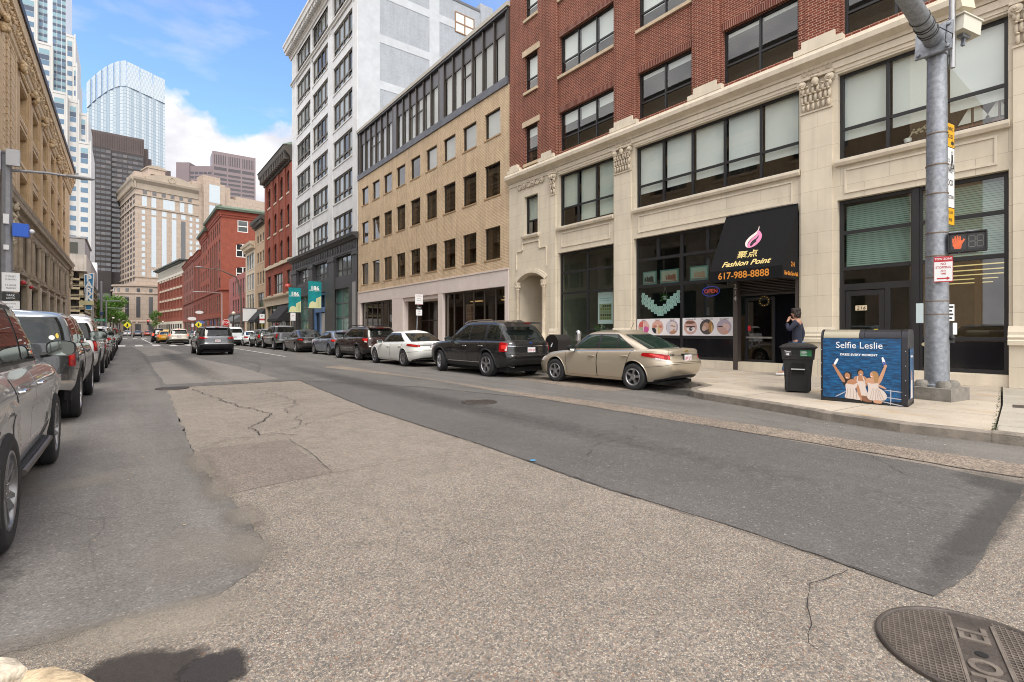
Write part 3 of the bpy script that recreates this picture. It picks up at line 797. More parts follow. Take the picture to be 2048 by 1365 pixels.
# pilasters with leafy capitals
def capital(mb,F,a,b,z0,z1,d):
    w=b-a;c=(a+b)/2
    mb.fbox(F,a-.03,b+.03,z0-.05,z0,-.02,d+.03)
    mb.fbox(F,a+.02,b-.02,z0,z1-.1,-.02,d-.02)
    nl=max(2,int(w/.12));rnd=random.Random(int(a*10))
    for row,(zz,hh,out) in enumerate(((z0+.02,.26,.03),(z0+.26,.28,.05),(z0+.5,.24,.08))):
        for i in range(nl+(row%2)):
            u=a+w*(i+(.5 if row%2==0 else 0))/nl
            q=F.p(min(max(u,a+.04),b-.04),zz+hh*.45,d+out*.4)
            mb.ball(q,.5,6,sc=(.11+out*.4,.098,hh*.98))
            q=F.p(min(max(u,a+.04),b-.04),zz+hh*.85,d+out+.03)
            mb.ball(q,.5,5,sc=(.10,.085,.055))
    for s in (-1,1):
        u=c+s*(w/2-.03)
        for r,o_ in ((.125,.07),(.075,.11),(.035,.14)):
            M=Matrix.Translation(F.p(u,z1-.2,d+o_-.02)) @F.N.to_track_quat('Z','Y').to_matrix().to_4x4()
            mb.lathe([(r*.4,-.05),(r,-.05),(r,.02),(r*.7,.035),(.001,.03)],M,14)
        mb.ball(F.p(u,z1-.36,d+.04),.5,6,sc=(.12,.13,.2))
    mb.ball(F.p(c,z1-.2,d+.07),.5,8,sc=(.16,.2,.26));mb.ball(F.p(c,z1-.05,d+.08),.5,6,sc=(.1,.28,.08))
    mb.fbox(F,a-.08,b+.08,z1-.09,z1,-.02,d+.09)
    mb.fbox(F,a-.02,b+.02,z1+.001,z1+.36,-.02,d-.03)
    for i in range(int(w/.13)):
        for j in range(2):
            mb.ball(F.p(a+.08+i*.13,z1+.1+j*.14,d-.025),.5,5,sc=(.06,.10,.09))
for a,b in ((13.24,14.10),(5.95,6.80),(1.33,2.22),(17.72,18.08)):
    mb=MB()
    mb.fbox(F_R,a,b,1.55,7.92,-.02,.07);mb.fbox(F_R,a-.06,b+.06,.145,1.12,-.02,.10)
    mb.fprofile(F_R,[(-.02,1.12),(.16,1.12),(.16,1.22),(.13,1.25),(.15,1.30),(.12,1.36),(.12,1.42),(.09,1.5),(.07,1.56),(-.02,1.56)],a-.08,b+.08)
    pil=mb.build('pilaster',CREAM,T)
    mb=MB();capital(mb,F_R,a+.02,b-.02,7.95,8.97,.07);mb.build('capital',CREAMO,pil,smooth=50)
# sills and panels
for a,b in ((14.2,17.58),(6.87,13.1),(2.31,5.83),(-2.1,1.25),(19.0,20.25)):
    mb=MB();mb.fprofile(F_R,[(-.28,6.14),(.10,6.14),(.14,6.22),(.14,6.30),(.10,6.315),(-.28,6.325)],a-.04,b+.04);mb.build('sill',CREAMP,T)
    if b-a>2:
        mb=MB()
        for q in ((a+.18,b-.18,5.98,6.03),(a+.18,b-.18,5.34,5.39),(a+.18,a+.23,5.391,5.979),(b-.23,b-.18,5.391,5.979)):mb.fbox(F_R,q[0],q[1],q[2],q[3],-.01,.028)
        mb.build('panel_moulding',CREAMP,T)
# left entrance: segmental arch, colonnettes, swag
mb=MB();n=16;cu,hw,rise,zs=19.64,1.12,.42,3.95
Rr=(hw*hw+rise*rise)/(2*rise);th=math.asin(hw/Rr)
arc=[(cu+Rr*math.sin(-th+2*th*k/n),zs+rise-Rr+Rr*math.cos(-th+2*th*k/n)) for k in range(n+1)]
for k in range(n):
    a,b=arc[k],arc[k+1];mb.fprism(F_R,[a,b,(b[0],4.372),(a[0],4.372)],-.31,-.002)
for k in range(n):
    a,b=arc[k],arc[k+1]
    def rad(p,s):return (cu+(p[0]-cu)*s,(zs+rise-Rr)+(p[1]-(zs+rise-Rr))*s)
    mb.fprism(F_R,[rad(a,1.0),rad(b,1.0),rad(b,1.07),rad(a,1.07)],-.02,.07);mb.fprism(F_R,[rad(a,1.07),rad(b,1.07),rad(b,1.13),rad(a,1.13)],-.02,.04)
mb.build('entrance_arch',CREAMP,T)
mb=MB();mb.fbox(F_R,18.35,18.52,.14,4.5,-2.6,-.3);mb.fbox(F_R,20.76,20.9,.14,4.5,-2.6,-.3);mb.fbox(F_R,18.35,20.9,.14,4.5,-2.75,-2.6);mb.fbox(F_R,18.35,20.9,4.38,4.5,-2.6,-.31);mb.build('entrance_recess',CREAMP,T)
for u in (18.60,20.66):
    mb=MB();c0=F_R.p(u,0,.03);Mx=Matrix.Translation(c0)
    mb.lathe([(.15,.145),(.15,1.1),(.13,1.15),(.13,1.25),(.11,1.3),(.10,1.36),(.10,3.55),(.115,3.57),(.10,3.6),(.14,3.68),(.13,3.74),(.17,3.84),(.17,3.94),(.0001,3.94)],Mx,16)
    for k in range(8):
        mb.ball(c0+V((math.cos(k*.785)*.13,math.sin(k*.785)*.13,3.72)),.5,4,sc=(.08,.08,.16))
    mb.build('colonnette',CREAMO,T,smooth=50)
mb=MB();rnd=random.Random(4)
for k,u in enumerate((18.75,19.12,19.45,19.78,20.15,20.5)):
    if k%2==0:
        M=Matrix.Translation(F_R.p(u,8.86,.02)) @F_R.N.to_track_quat('Z','Y').to_matrix().to_4x4()
        mb.lathe([(.16,0),(.16,.05),(.12,.06),(.10,.03),(.06,.07),(.001,.08)],M,16)
    else:
        for j in range(9):
            a=math.pi*j/8;mb.ball(F_R.p(u-.17*math.cos(a),8.93-.20*math.sin(a),.03),.5,5,sc=(.09,.10,.10))
        mb.ball(F_R.p(u,8.78,.04),.5,5,sc=(.08,.14,.16))
mb.build('swag_ornament',CREAMO,T,smooth=50)
mb=MB()
for q in ((18.42,18.95,5.52,5.57),(18.95,19.0,5.57,5.90),(19.0,20.25,5.90,5.95),(20.25,20.3,5.571,5.949),(20.3,20.78,5.521,5.571),(18.4,18.45,4.6,5.52),(20.75,20.8,4.6,5.52)):mb.fbox(F_R,q[0],q[1],q[2],q[3],-.01,.05)
mb.build('panel_moulding',CREAMP,T)
# upper windows
k=0
for (a,b,z0,z1) in up:
    if b<2.0:continue
    nb=3 if b-a>3 else (2 if b-a>2 else 1)
    cols=[a+(b-a)*i/nb for i in range(1,nb)];zr=z0+(z1-z0)*.36
    r0=z1>12
    bl=[]
    for i in range(nb):
        x0=a+(b-a)*i/nb+.06;x1=a+(b-a)*(i+1)/nb-.06
        frac=1.0 if r0 else (.35,.5,.42,.55)[(k+i)%4] if a>13 else (.2,.12)[i%2]
        if a<10.5 and not r0:frac=.1
        bl.append((x0,x1,z1-.06-(z1-zr-.06)*frac,z1-.05,BLIND))
    window(T,F_R,(a,b,z0,z1),BLACK,GLASS,.17,cols,[zr],.07,.07,bl,sill=None if not r0 and nb>1 else (LIMES,.13,.06));k+=1
for (a,b,z0,z1) in low[:5]:
    nb=1 if b-a<2 else (5 if b-a>5 else 3)
    cols=[a+(b-a)*i/nb for i in range(1,nb)]
    if a==2.31:cols=[3.48,4.68]
    zr=z0+(z1-z0)*.36;cc=[a]+cols+[b]
    bl=[(cc[i]+.07,cc[i+1]-.07,zr-(.28 if nb != 3 or a<14 else (.7 if i<2 else-.05)),z1-.05,BLINDG if a>14 else BLIND) for i in range(nb)]
    if nb==1:bl=[(a+.07,b-.07,zr,z1-.06,BLINDG)]
    window(T,F_R,(a,b,z0,z1),BLACK,GLASS,.17,cols,[zr],.09,.08,bl)
# things on the sill of the right window: two model yachts, a twig in a white pot
SAIL=plain('sail cloth',(.72,.72,.68),.9);WOOD=plain('varnished wood',(.16,.05,.025),.5)
def yacht(label,u,z,s,dirn):
    t=thing('model_yacht',label,'model boat',F_R.p(u,z,-.42),'model boats on the window sill')
    mb=MB();mb.fprism(F_R,[(u-.62*s,z+.10),(u+.62*s,z+.10),(u+.42*s,z),(u-.42*s,z)],-.46,-.38);mb.build('hull',WOOD,t)
    mb=MB();mb.tube([F_R.p(u,z+.1,-.42),F_R.p(u,z+1.22*s,-.42)],.010,6);mb.build('mast',WOOD,t)
    mb=MB();mb.fprism(F_R,[(u-.02*dirn,z+.16),(u-.02*dirn,z+1.15*s),(u-.52*s*dirn,z+.18)],-.424,-.418);mb.fprism(F_R,[(u+.03*dirn,z+.16),(u+.03*dirn,z+1.0*s),(u+.45*s*dirn,z+.16)],-.424,-.418);mb.build('sail',SAIL,t)
yacht('larger white sailed model yacht behind the upstairs window pane',3.0,6.44,.62,1)
yacht('smaller model yacht with patched sails beside the frame of the upstairs window',2.52,6.44,.5,-1)
t=thing('potted_twig','curly twig in a small white pot behind the upstairs window','plant',F_R.p(4.3,6.44,-.4))
mb=MB();mb.lathe([(.001,0),(.07,0),(.09,.14),(.001,.14)],Matrix.Translation(F_R.p(4.3,6.44,-.4)),14);mb.build('pot',plain('white glaze',(.8,.8,.78),.3),t,smooth=40)
mb=MB();mb.tube([F_R.p(4.3,6.56,-.4),F_R.p(4.2,6.7,-.4),F_R.p(4.05,6.72,-.4),F_R.p(3.92,6.82,-.4),F_R.p(3.8,6.78,-.4)],.016,6)
for i in range(14):mb.ball(F_R.p(4.2-i*.03,6.72+.06*math.sin(i*1.7),-.4),.5,4,sc=(.06,.06,.05))
mb.build('stem',plain('dry twig',(.40,.36,.26),.9),t)

# ---- shopfront A (left)
ROOM=plain('shop wall',(.24,.22,.17),.9,var=.1);FLOORW=plain('shop floor',(.12,.09,.06),.6)
TUBE=plain('lit tube',(1,.9,.6),.5,emit=(1,.70,.28),estr=.38)
def room(name,a,b,z0,z1,dep,mw=ROOM,mc=ROOM):
    mb=MB()
    mb.fbox(F_R,a,b,z0,z1,-dep-.1,-dep);mb.fbox(F_R,a-.1,a,z0,z1,-dep-.1,-.32);mb.fbox(F_R,b,b+.1,z0,z1,-dep-.1,-.32)
    mb.fbox(F_R,a,b,z1,z1+.1,-dep,-.32);mb.fbox(F_R,a,b,z0-.1,z0,-dep,-.32)
    mb.build('interior',mw,T)
room('a',13.9,17.9,.3,5.3,3.0)
u=15.85
window(T,F_R,(14.2,17.62,.42,5.11),BLACK,GLASSG,.16,[u],[4.17,3.2],.11,.10,name='shop_window')
# ---- shopfront B (salon)
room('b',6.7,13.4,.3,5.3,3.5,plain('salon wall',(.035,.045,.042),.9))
window(T,F_R,(8.96,13.14,.42,5.14),BLACK,GLASSG,.16,[11.05],[4.26,3.21,1.22],.10,.11,name='shop_window')
mb=MB()
for a,b in ((12.08,12.12),(9.98,10.02)):mb.fbox(F_R,a-.04,b+.04,4.31,5.04,-.215,-.15)
mb.build('transom_frame',BLACK,T)
mb=MB();mb.fbox(F_R,9.06,13.04,.52,1.16,-.23,-.19);mb.build('stall_riser',plain('black gloss panel',(.010,.010,.012),.12,spec=.6),T)
# doorway: shutter box, roller shutter, dark passage with glass door
mb=MB();mb.fbox(F_R,8.80,8.95,.145,3.6,-.22,.03);mb.fbox(F_R,6.88,6.98,.145,3.6,-.22,.02);mb.fbox(F_R,6.98,8.80,3.10,3.35,-.22,.05);mb.build('door_frame',plain('brown shutter rail',(.06,.048,.042),.55),T)
mb=MB()
for i in range(9):mb.fprofile(F_R,[(-.16,2.66+i*.05),(-.13,2.67+i*.05),(-.12,2.685+i*.05),(-.13,2.70+i*.05),(-.16,2.708+i*.05)],6.98,8.80)
mb.fbox(F_R,6.98,8.80,2.60,2.66,-.18,-.11)
mb.build('roller_shutter',plain('shutter slats',(.05,.042,.038),.5,metal=.4),T)
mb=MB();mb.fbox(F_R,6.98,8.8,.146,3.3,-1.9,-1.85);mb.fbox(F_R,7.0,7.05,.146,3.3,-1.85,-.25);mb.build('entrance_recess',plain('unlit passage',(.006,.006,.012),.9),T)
DF=plain('door aluminium',(.03,.03,.032),.4,metal=.5)
mb=MB()
for q in ((8.64,8.72,.22,2.55),(7.74,7.82,.22,2.55),(7.82,8.64,.22,.50),(7.82,8.64,2.45,2.55)):mb.fbox(F_R,q[0],q[1],q[2],q[3],-.36,-.31)
dr=mb.build('door',DF,T)
mb=MB();mb.fbox(F_R,7.80,8.66,1.20,1.255,-.31,-.25);mb.build('push_bar',plain('brushed steel',(.45,.45,.44),.35,metal=.9),dr)
mb=MB();mb.face([F_R.p(7.82,.5,-.335),F_R.p(8.64,.5,-.335),F_R.p(8.64,2.45,-.335),F_R.p(7.82,2.45,-.335)]);mb.build('pane',GLASSD,dr)
mb=MB();mb.fbox(F_R,8.52,8.62,1.45,1.62,-.309,-.305);mb.build('red_sticker',plain('red sticker',(.5,.02,.03),.5),dr)
mb=MB();mb.fbox(F_R,8.45,8.63,1.3,2.4,-.345,-.34);mb.build('paper_notice',plain('faded paper',(.25,.26,.25),.8),dr)
# blue light rope and wreath inside
BLU=plain('blue light rope',(.02,.02,.3),.4,emit=(.06,.05,1.0),estr=.8)
mb=MB();mb.tube([F_R.p(7.02,2.35,-.8),F_R.p(7.02,2.25,-.82),F_R.p(7.06,1.9,-1.1),F_R.p(7.3,1.55,-1.6),F_R.p(7.7,1.48,-1.83),F_R.p(8.0,1.48,-1.83)],.016,6)
tag(mb.build('light_rope',BLU),'glowing blue light rope drooping inside the dark doorway','light rope')
t=thing('door_wreath','small round wreath with golden lights hanging in the dark doorway','wreath',F_R.p(8.05,2.42,-.28))
mb=MB();rnd=random.Random(8)
for i in range(60):
    a=i*.1047;r=.15+rnd.uniform(-.03,.03);mb.ball(F_R.p(8.05+r*math.cos(a),2.42+r*math.sin(a),-.28+rnd.uniform(-.02,.02)),.5,4,sc=(.05,.06,.06))
mb.build('greenery',plain('wreath green',(.02,.03,.012),.9),t)
mb=MB()
for i in range(11):a=i*.57;mb.ball(F_R.p(8.05+.15*math.cos(a),2.42+.15*math.sin(a),-.245),.5,4,sc=(.02,.02,.02))
mb.build('fairy_light',plain('fairy lights',(.8,.4,.1),.4,emit=(1,.40,.10),estr=.3),t)['kind']='stuff'
# vertical house number on the frame
mb=MB()
for i,ch in enumerate('214'):add_text(mb,ch,.22,(0,-1,0),(0,0,1),F_R.p(8.875,2.92-i*.20,.034),extrude=.003)
mb.build('house_number',plain('pale numerals',(.5,.5,.48),.5),T)
# ---- shopfront C
room('c',2.1,6.0,.3,5.3,5.0,plain('office wall',(.13,.10,.075),.9,var=.15,vscale=1.5))
window(T,F_R,(2.3,4.03,.42,5.18),BLACK,GLASSG,.16,[],[4.25,3.22,1.25],.10,.10,name='shop_window')
w=window(T,F_R,(4.07,5.84,2.68,5.18),BLACK,GLASSG,.16,[],[4.25,3.22],.10,.10,name='shop_window')
mb=MB();mb.fbox(F_R,3.99,4.14,.43,5.17,-.23,-.10);mb.build('mullion_post',BLACK,T)
VEN=plain('venetian blind',(.42,.52,.47),.7)
for a,b,z0 in ((2.42,3.98,3.3),(4.2,5.72,3.3)):
    mb=MB()
    for i in range(31):
        z=z0+i*.056
        mb.face([F_R.p(a,z,-.33),F_R.p(b,z,-.33),F_R.p(b,z+.049,-.348),F_R.p(a,z+.049,-.348)])
    mb.build('venetian_blind',VEN,T)
mb=MB();mb.fbox(F_R,2.40,3.93,.50,1.18,-.22,-.18);mb.build('stall_riser',plain('black gloss panel',(.01,.01,.012),.12),T)
mb=MB()
for q in ((5.70,5.84,.15,2.68),(4.62,4.74,.15,2.68),(4.14,4.2,.15,2.68),(4.74,5.70,2.60,2.68),(4.2,4.62,2.60,2.68),(4.2,4.62,.15,.5)):mb.fbox(F_R,q[0],q[1],q[2],q[3],-.23,-.15)
df=mb.build('door_frame',BLACK,T)
mb=MB()
for q in ((5.56,5.69,.18,2.58),(4.75,4.88,.18,2.58),(4.88,5.56,.18,.42),(4.88,5.56,2.44,2.58)):mb.fbox(F_R,q[0],q[1],q[2],q[3],-.22,-.17)
dr=mb.build('door',BLACK,T)
mb=MB();mb.face([F_R.p(4.86,.4,-.195),F_R.p(5.58,.4,-.195),F_R.p(5.58,2.46,-.195),F_R.p(4.86,2.46,-.195)]);mb.build('pane',GLASSG,dr)
mb=MB();mb.tube([F_R.p(4.86,1.25,-.17),F_R.p(4.86,1.25,-.10),F_R.p(4.86,.95,-.10),F_R.p(4.86,.95,-.17)],.014,8);mb.build('handle',plain('brushed steel',(.45,.45,.44),.35,metal=.9),dr)
mb=MB();mb.fbox(F_R,5.16,5.44,2.02,2.16,-.17,-.165);nm=mb.build('number_plate',plain('cream number plate',(.62,.52,.36),.6),dr)
text('house_number','216',.13,(0,-1,0),(0,0,1),F_R.p(5.30,2.085,-.163),plain('black lettering',(.01,.01,.01),.6),dr,shear=.15,spacing=1.15)
mb=MB();mb.fbox(F_R,4.90,5.0,1.35,1.50,-.17,-.166);mb.build('yellow_sticker',plain('yellow sticker',(.65,.5,.05),.5),dr)
mb=MB();mb.face([F_R.p(4.2,.5,-.2),F_R.p(4.62,.5,-.2),F_R.p(4.62,2.6,-.2),F_R.p(4.2,2.6,-.2)]);mb.build('pane',GLASSG,df)
for a,b in ((2.2,5.9),(8.96,13.2),(14.1,17.7)):
    mb=MB();mb.fbox(F_R,a,b,.145,.40,-.28,.02);mb.build('threshold',CREAMP,T)
for i,(u,dd) in enumerate(((2.55,-1.4),(2.7,-2.1),(2.9,-2.8),(3.1,-3.4),(3.3,-4.0))):
    mb=MB();mb.fbox(F_R,u-.1,u+1.2,3.16-i*.07,3.185-i*.07,dd-.025,dd+.025)
    tag(mb.build('ceiling_tube',TUBE),'lit yellow ceiling tube behind the right shop window','ceiling light','ceiling tubes in the right shop')
mb=MB();mb.fbox(F_R,2.5,3.9,.3,1.55,-2.6,-2.0);tag(mb.build('reception_counter',plain('wood counter',(.22,.11,.05),.5,var=.2,vscale=5)),'long wooden counter inside the right shop window','counter')
mb=MB()
for u in (2.75,3.35):mb.fbox(F_R,u-.07,u+.07,.3,5.2,-3.1,-2.95)
mb.build('interior_column',plain('wood column',(.25,.13,.06),.6),T)
# small oval plate and three characters by the door
mb=MB();M=Matrix.Translation(F_R.p(3.82,1.10,-.17)) @F_R.N.to_track_quat('Z','Y').to_matrix().to_4x4() @Matrix.Diagonal((1,.5,1,1))
mb.lathe([(.13,0),(.13,.01),(.001,.012)],M,24);mb.build('oval_plate',plain('pale brass',(.45,.40,.28),.5),T)
# ================================================================== tan brick office block
T=thing('office_building','four-storey tan brick office block with a dark glazed top floor and pinkish shop band','building',(16.2,32,.145))
ops=[]
for i in range(9):
    u0=22.25+i*2.356
    for z0,z1 in ((12.22,13.68),(8.92,10.74),(5.42,7.2)):ops.append((u0,u0+1.49,z0,z1))
mb=MB();punched(mb,F_R,21.46,43.45,4.8,14.62,ops,0,.16)
mb.face([F_R.p(21.46,4.8,0),F_R.p(21.46,14.6,0),F_R.p(21.46,14.6,-14),F_R.p(21.46,4.8,-14)]);mb.face([F_R.p(43.45,4.8,0),F_R.p(43.45,14.6,0),F_R.p(43.45,14.6,-14),F_R.p(43.45,4.8,-14)])
mb.build('brick_wall',TANB,T)
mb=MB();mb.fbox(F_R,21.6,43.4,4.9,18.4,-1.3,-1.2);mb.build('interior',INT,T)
SHADE=plain('grey roller shade',(.44,.42,.405),.8);DRAPE=plain('brown drapes',(.22,.165,.105),.9,var=.4,vscale=5)
TANS_=plain('tan brick sill',(.33,.22,.12),.8)
k=0
for (a,b,z0,z1) in ops:
    top=z1>13
    i=int(round((a-22.25)/2.356))
    if top:bl=(a+.05,b-.05,z0+.05,z1-.05,SHADE) if i<4 else None
    else:bl=[(a+.05,a+.05+(.25+.15*((i*7+int(z0))%3)),z0,z1,DRAPE),(b-.4,b-.05,z0,z1,DRAPE)]
    window(T,F_R,(a,b,z0,z1),BRONZE,GLASS if top and i<4 else GLASSD,.10,[],[],.045,blind=bl,sill=(TANS_,.08,.03))
# shop band and piers
PINKW=plain('pinkish metal panel',(.60,.53,.50),.55,var=.06,vscale=1.2)
mb=MB()
for i in range(64):
    u=21.48+i*.343;mb.fbox(F_R,u,u+.335,3.86,4.72,-.1,.055)
mb.fbox(F_R,21.46,43.45,3.9,4.70,-.12,.04);mb.fbox(F_R,21.46,43.45,4.722,4.80,-.1,.09)
mb.build('fascia',PINKW,T)
for a,b in ((21.46,21.78),(28.5,29.08),(34.36,36.24),(42.85,43.45)):
    mb=MB();mb.fbox(F_R,a,b,.1,3.858,-.4,.05);mb.build('shop_pier',PINKW,T)
mb=MB();mb.fbox(F_R,29.08,34.36,3.6,3.86,-1.6,-.05);mb.fbox(F_R,21.7,43,.05,.30,-1.6,-.05);mb.build('soffit',PINKW,T)
def shop(a,b,n,d=.16,rails=(.9,)):
    return window(T,F_R,(a,b,.302,3.85),BRONZE,GLASSD,d,[a+(b-a)*i/n for i in range(1,n)],rails,.09,.10,name='shop_window')
shop(21.78,28.5,6);shop(36.24,42.85,6);w=shop(29.1,34.34,4,1.4,(2.2,))
mb=MB();mb.fbox(F_R,21.5,43.4,.1,3.9,-4.3,-4.2);mb.fbox(F_R,28.4,29.2,.1,3.9,-4.2,-.4);mb.fbox(F_R,34.3,36.2,.1,3.9,-4.2,-.4);mb.fbox(F_R,21.5,43.4,3.87,3.9,-4.2,-.4);mb.fbox(F_R,43.3,43.4,.1,3.9,-4.2,-.4);mb.fbox(F_R,21.5,21.6,.1,3.9,-4.2,-.4)
mb.build('shop_interior',INTB,T)
for i,(u,d_) in enumerate(((22.6,-1.0),(23.7,-1.7),(25.0,-2.6),(26.4,-1.2))):
    mb=MB();mb.fbox(F_R,u-.55,u+.55,3.36-.1*(i%2),3.42-.1*(i%2),d_-.12,d_+.12)
    tag(mb.build('ceiling_tube',TUBE),'lit yellow ceiling tube behind the tan block shop window','ceiling light','ceiling tubes in the tan block shop')
# hanging sign with four characters behind the glass
PAP=plain('cream banner',(.55,.47,.38),.8);REDC=plain('dark red lettering',(.22,.02,.015),.7);BLKL=plain('black lettering',(.01,.01,.01),.6)
t=thing('window_banner','tall cream banner with four brown characters inside the shop window','banner',F_R.p(25.75,1.4,-.32))
mb=MB();mb.fbox(F_R,25.3,26.2,1.25,3.05,-.33,-.32);mb.build('cloth',PAP,t)
mb=MB()
for ch,uu,zz in (('石',26.0,2.72),('藝',25.5,2.72),('髮',26.0,2.05),('廊',25.5,2.05)):add_text(mb,ch,.42,(0,-1,0),(0,0,1),F_R.p(uu,zz,-.316),extrude=.001)
for zz,tx in ((2.42,'617-542-9888'),(1.62,'617-292-3500'),(1.45,'218 LINCOLN')):add_text(mb,tx,.12,(0,-1,0),(0,0,1),F_R.p(25.75,zz,-.316),extrude=.001)
mb.build('lettering',REDC,t)
mb=MB();mb.fbox(F_R,36.0,36.7,.9,1.5,.02,.18);tag(mb.build('meter_box',plain('grey meter box',(.09,.085,.08),.6)),'dark meter box on the white shop pier','meter box') if False else tag(mb.build('meter_box',plain('grey meter box',(.09,.085,.08),.6)),'dark utility box fixed to the pinkish shop pier','utility box')
# glazed top floor
LEAD=plain('grey metal skirting',(.10,.105,.12),.5,metal=.3,var=.3,vscale=2)
mb=MB();mb.fbox(F_R,21.5,43.45,14.622,15.05,-.4,.07);mb.fbox(F_R,21.5,43.45,18.60,18.72,-.5,.10);mb.build('metal_band',LEAD,T)
mb=MB();mb.fbox(F_R,21.4,43.5,18.722,18.95,-6,.16);mb.build('coping',plain('stone coping',(.42,.40,.35),.7),T)
mb=MB();mb.fbox(F_R,21.5,43.4,15.0,18.6,-5.9,-5.8);mb.fbox(F_R,21.5,21.62,15.0,18.6,-5.8,.05);mb.fbox(F_R,43.3,43.45,15,18.6,-5.8,.05);mb.build('top_wall',INT,T)
SPAN=plain('dark spandrel panel',(.055,.05,.055),.35,var=.15,vscale=2)
for a,b,kk in ((21.75,28.45,1),(29.1,35.6,2),(36.25,43.0,2)):
    n=6
    mb=MB();mb.fbox(F_R,a,b,17.62,18.59,-.2,-.10);mb.build('spandrel',SPAN,T)
    cols=[a+(b-a)*i/n for i in range(1,n)]
    window(T,F_R,(a,b,15.06,17.61),BRONZE,GLASS,.10,cols,[(16.75,(3 if kk==1 else 2,3) if kk==2 else (3,))],.06,.09,[(a+(b-a)*i/n+.06,a+(b-a)*(i+1)/n-.06,15.1,17.58,SHADE) for i in range(n)],name='ribbon_window')
    for i in range(0,n+1):
        u=a+(b-a)*i/n;mb=MB();mb.fbox(F_R,u-.05,u+.05,15.06,18.59,-.09,.0);mb.build('mullion',BRONZE,T)
for a,b in ((28.45,29.1),(35.6,36.25),(43.0,43.32),(21.62,21.75)):
    mb=MB();mb.fbox(F_R,a,b,15.055,18.59,-.2,-.02);mb.build('mullion',SPAN,T)

# ================================================================== white nine-storey block
WH=brick('white painted facade stone',(.56,.57,.575),(.61,.62,.625),(.37,.37,.37),1.6,.8,.006,.6,.08,.10,.3)
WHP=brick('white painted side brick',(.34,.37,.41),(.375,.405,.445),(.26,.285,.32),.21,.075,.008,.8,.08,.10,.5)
WHT=plain('white painted trim',(.58,.58,.57),.6,var=.10,vscale=1,streak=.2)
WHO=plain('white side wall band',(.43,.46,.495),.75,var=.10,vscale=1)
CHAR=plain('charcoal painted iron',(.050,.050,.053),.5,var=.12,vscale=2)
T=thing('warehouse_building','white painted nine-storey block with a charcoal shop base and a bare side wall','building',(16.2,54.5,.145))
bays=[(44.75,50.1),(51.75,57.0),(57.75,63.4)]
fl=[(10.35,12.5),(13.8,16.25),(17.35,19.85),(20.9,23.5),(24.5,27.1),(28.05,30.65),(31.9,34.35)]
ops=[(a,b,z0,z1) for z0,z1 in fl for a,b in bays]
mb=MB();punched(mb,F_R,43.48,65.48,10.1,36.2,ops,0,.30)
mb.build('front_wall',WH,T)
mb=MB()
mb.face([F_R.p(43.48,.1,0),F_R.p(43.48,34.35,0),F_R.p(43.48,34.35,-26),F_R.p(43.48,.1,-26)])
mb.face([F_R.p(43.48,34.35,0),F_R.p(65.48,34.35,0),F_R.p(65.48,34.35,-26),F_R.p(43.48,34.35,-26)])
mb.face([F_R.p(65.48,.1,0),F_R.p(65.48,36.2,0),F_R.p(65.48,36.2,-26),F_R.p(65.48,.1,-26)]);mb.face([F_R.p(43.48,.1,-26),F_R.p(65.48,.1,-26),F_R.p(65.48,34.3,-26),F_R.p(43.48,34.3,-26)])
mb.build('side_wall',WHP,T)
mb=MB()   # smooth painted frame showing through the side brick
F_S=Frame((16.2,43.48,0),(1,0,0),(0,-1,0))
for z in (15.0,19.2,23.3,27.5,31.6):mb.fbox(F_S,2.0,26,z,z+.75,-.05,.025)
for u in (0,7.0,15.5):mb.fbox(F_S,u,u+(2.0 if u==0 else 1.1),14,34.3,-.05,.030)
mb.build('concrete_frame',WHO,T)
mb=MB();mb.fbox(F_R,43.44,65.5,34.352,34.6,-26.1,-.5);mb.build('coping',plain('roof edge flashing',(.10,.10,.11),.6),T)
window(T,F_S,(9.85,12.15,31.3,33.35),plain('brown sash',(.22,.12,.06),.6),CURT,-.06,[11.0],[32.3],.10,.12,deep=.05)
mb=MB();mb.fbox(F_S,12.9,14.5,33,35.3,-1.2,.05);mb.build('chimney',WHP,T)
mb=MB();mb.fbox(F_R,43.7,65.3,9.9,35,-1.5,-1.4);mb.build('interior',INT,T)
DBR=plain('brown window frame',(.075,.062,.050),.55)
PG=[dark_glass('pane grey',(.085,.10,.10),.07,.45,.25),dark_glass('pane pale',(.26,.28,.27),.12,.45,.25),dark_glass('pane deep',(.02,.023,.023),.05,.4,.25)]
k=0
for z0,z1 in fl:
    for a,b in bays:
        n=4;window(T,F_R,(a,b,z0,z1),DBR,None,.10,[a+(b-a)*i/n for i in range(1,n)],[z0+(z1-z0)*.30],.13,.16,pmats=[PG[1],PG[0],PG[1],PG[2]],seed=k,sill=(WHT,.12,.06),deep=.1);k+=1
for a,b in ((43.48,44.7),(50.2,51.65),(57.05,57.7),(63.5,65.48)):
    mb=MB();mb.fbox(F_R,a,b,10.15,34.55,-.02,.06);pl_=mb.build('pilaster',WH,T)
    mb=MB();capital(mb,F_R,(a+b)/2-.4,(a+b)/2+.4,30.9,31.7,.06);mb.build('capital',WHT,pl_)
mb=MB();mb.fprofile(F_R,[(-.02,31.2),(.14,31.2),(.16,31.35),(.30,31.42),(.30,31.52),(-.02,31.56)],43.4,65.55);mb.build('string_course',WHT,T)
mb=MB();mb.fprofile(F_R,[(-.02,34.7),(.12,34.7),(.15,34.9),(.3,35.0),(.3,35.35),(.85,35.5),(.9,35.9),(1.0,36.0),(1.0,36.25),(-.02,36.3)],43.4,66.1)
for i in range(45):mb.fbox(F_R,43.6+i*.5,43.85+i*.5,35.08,35.48,.29,.75)
mb.build('cornice',WHT,T)
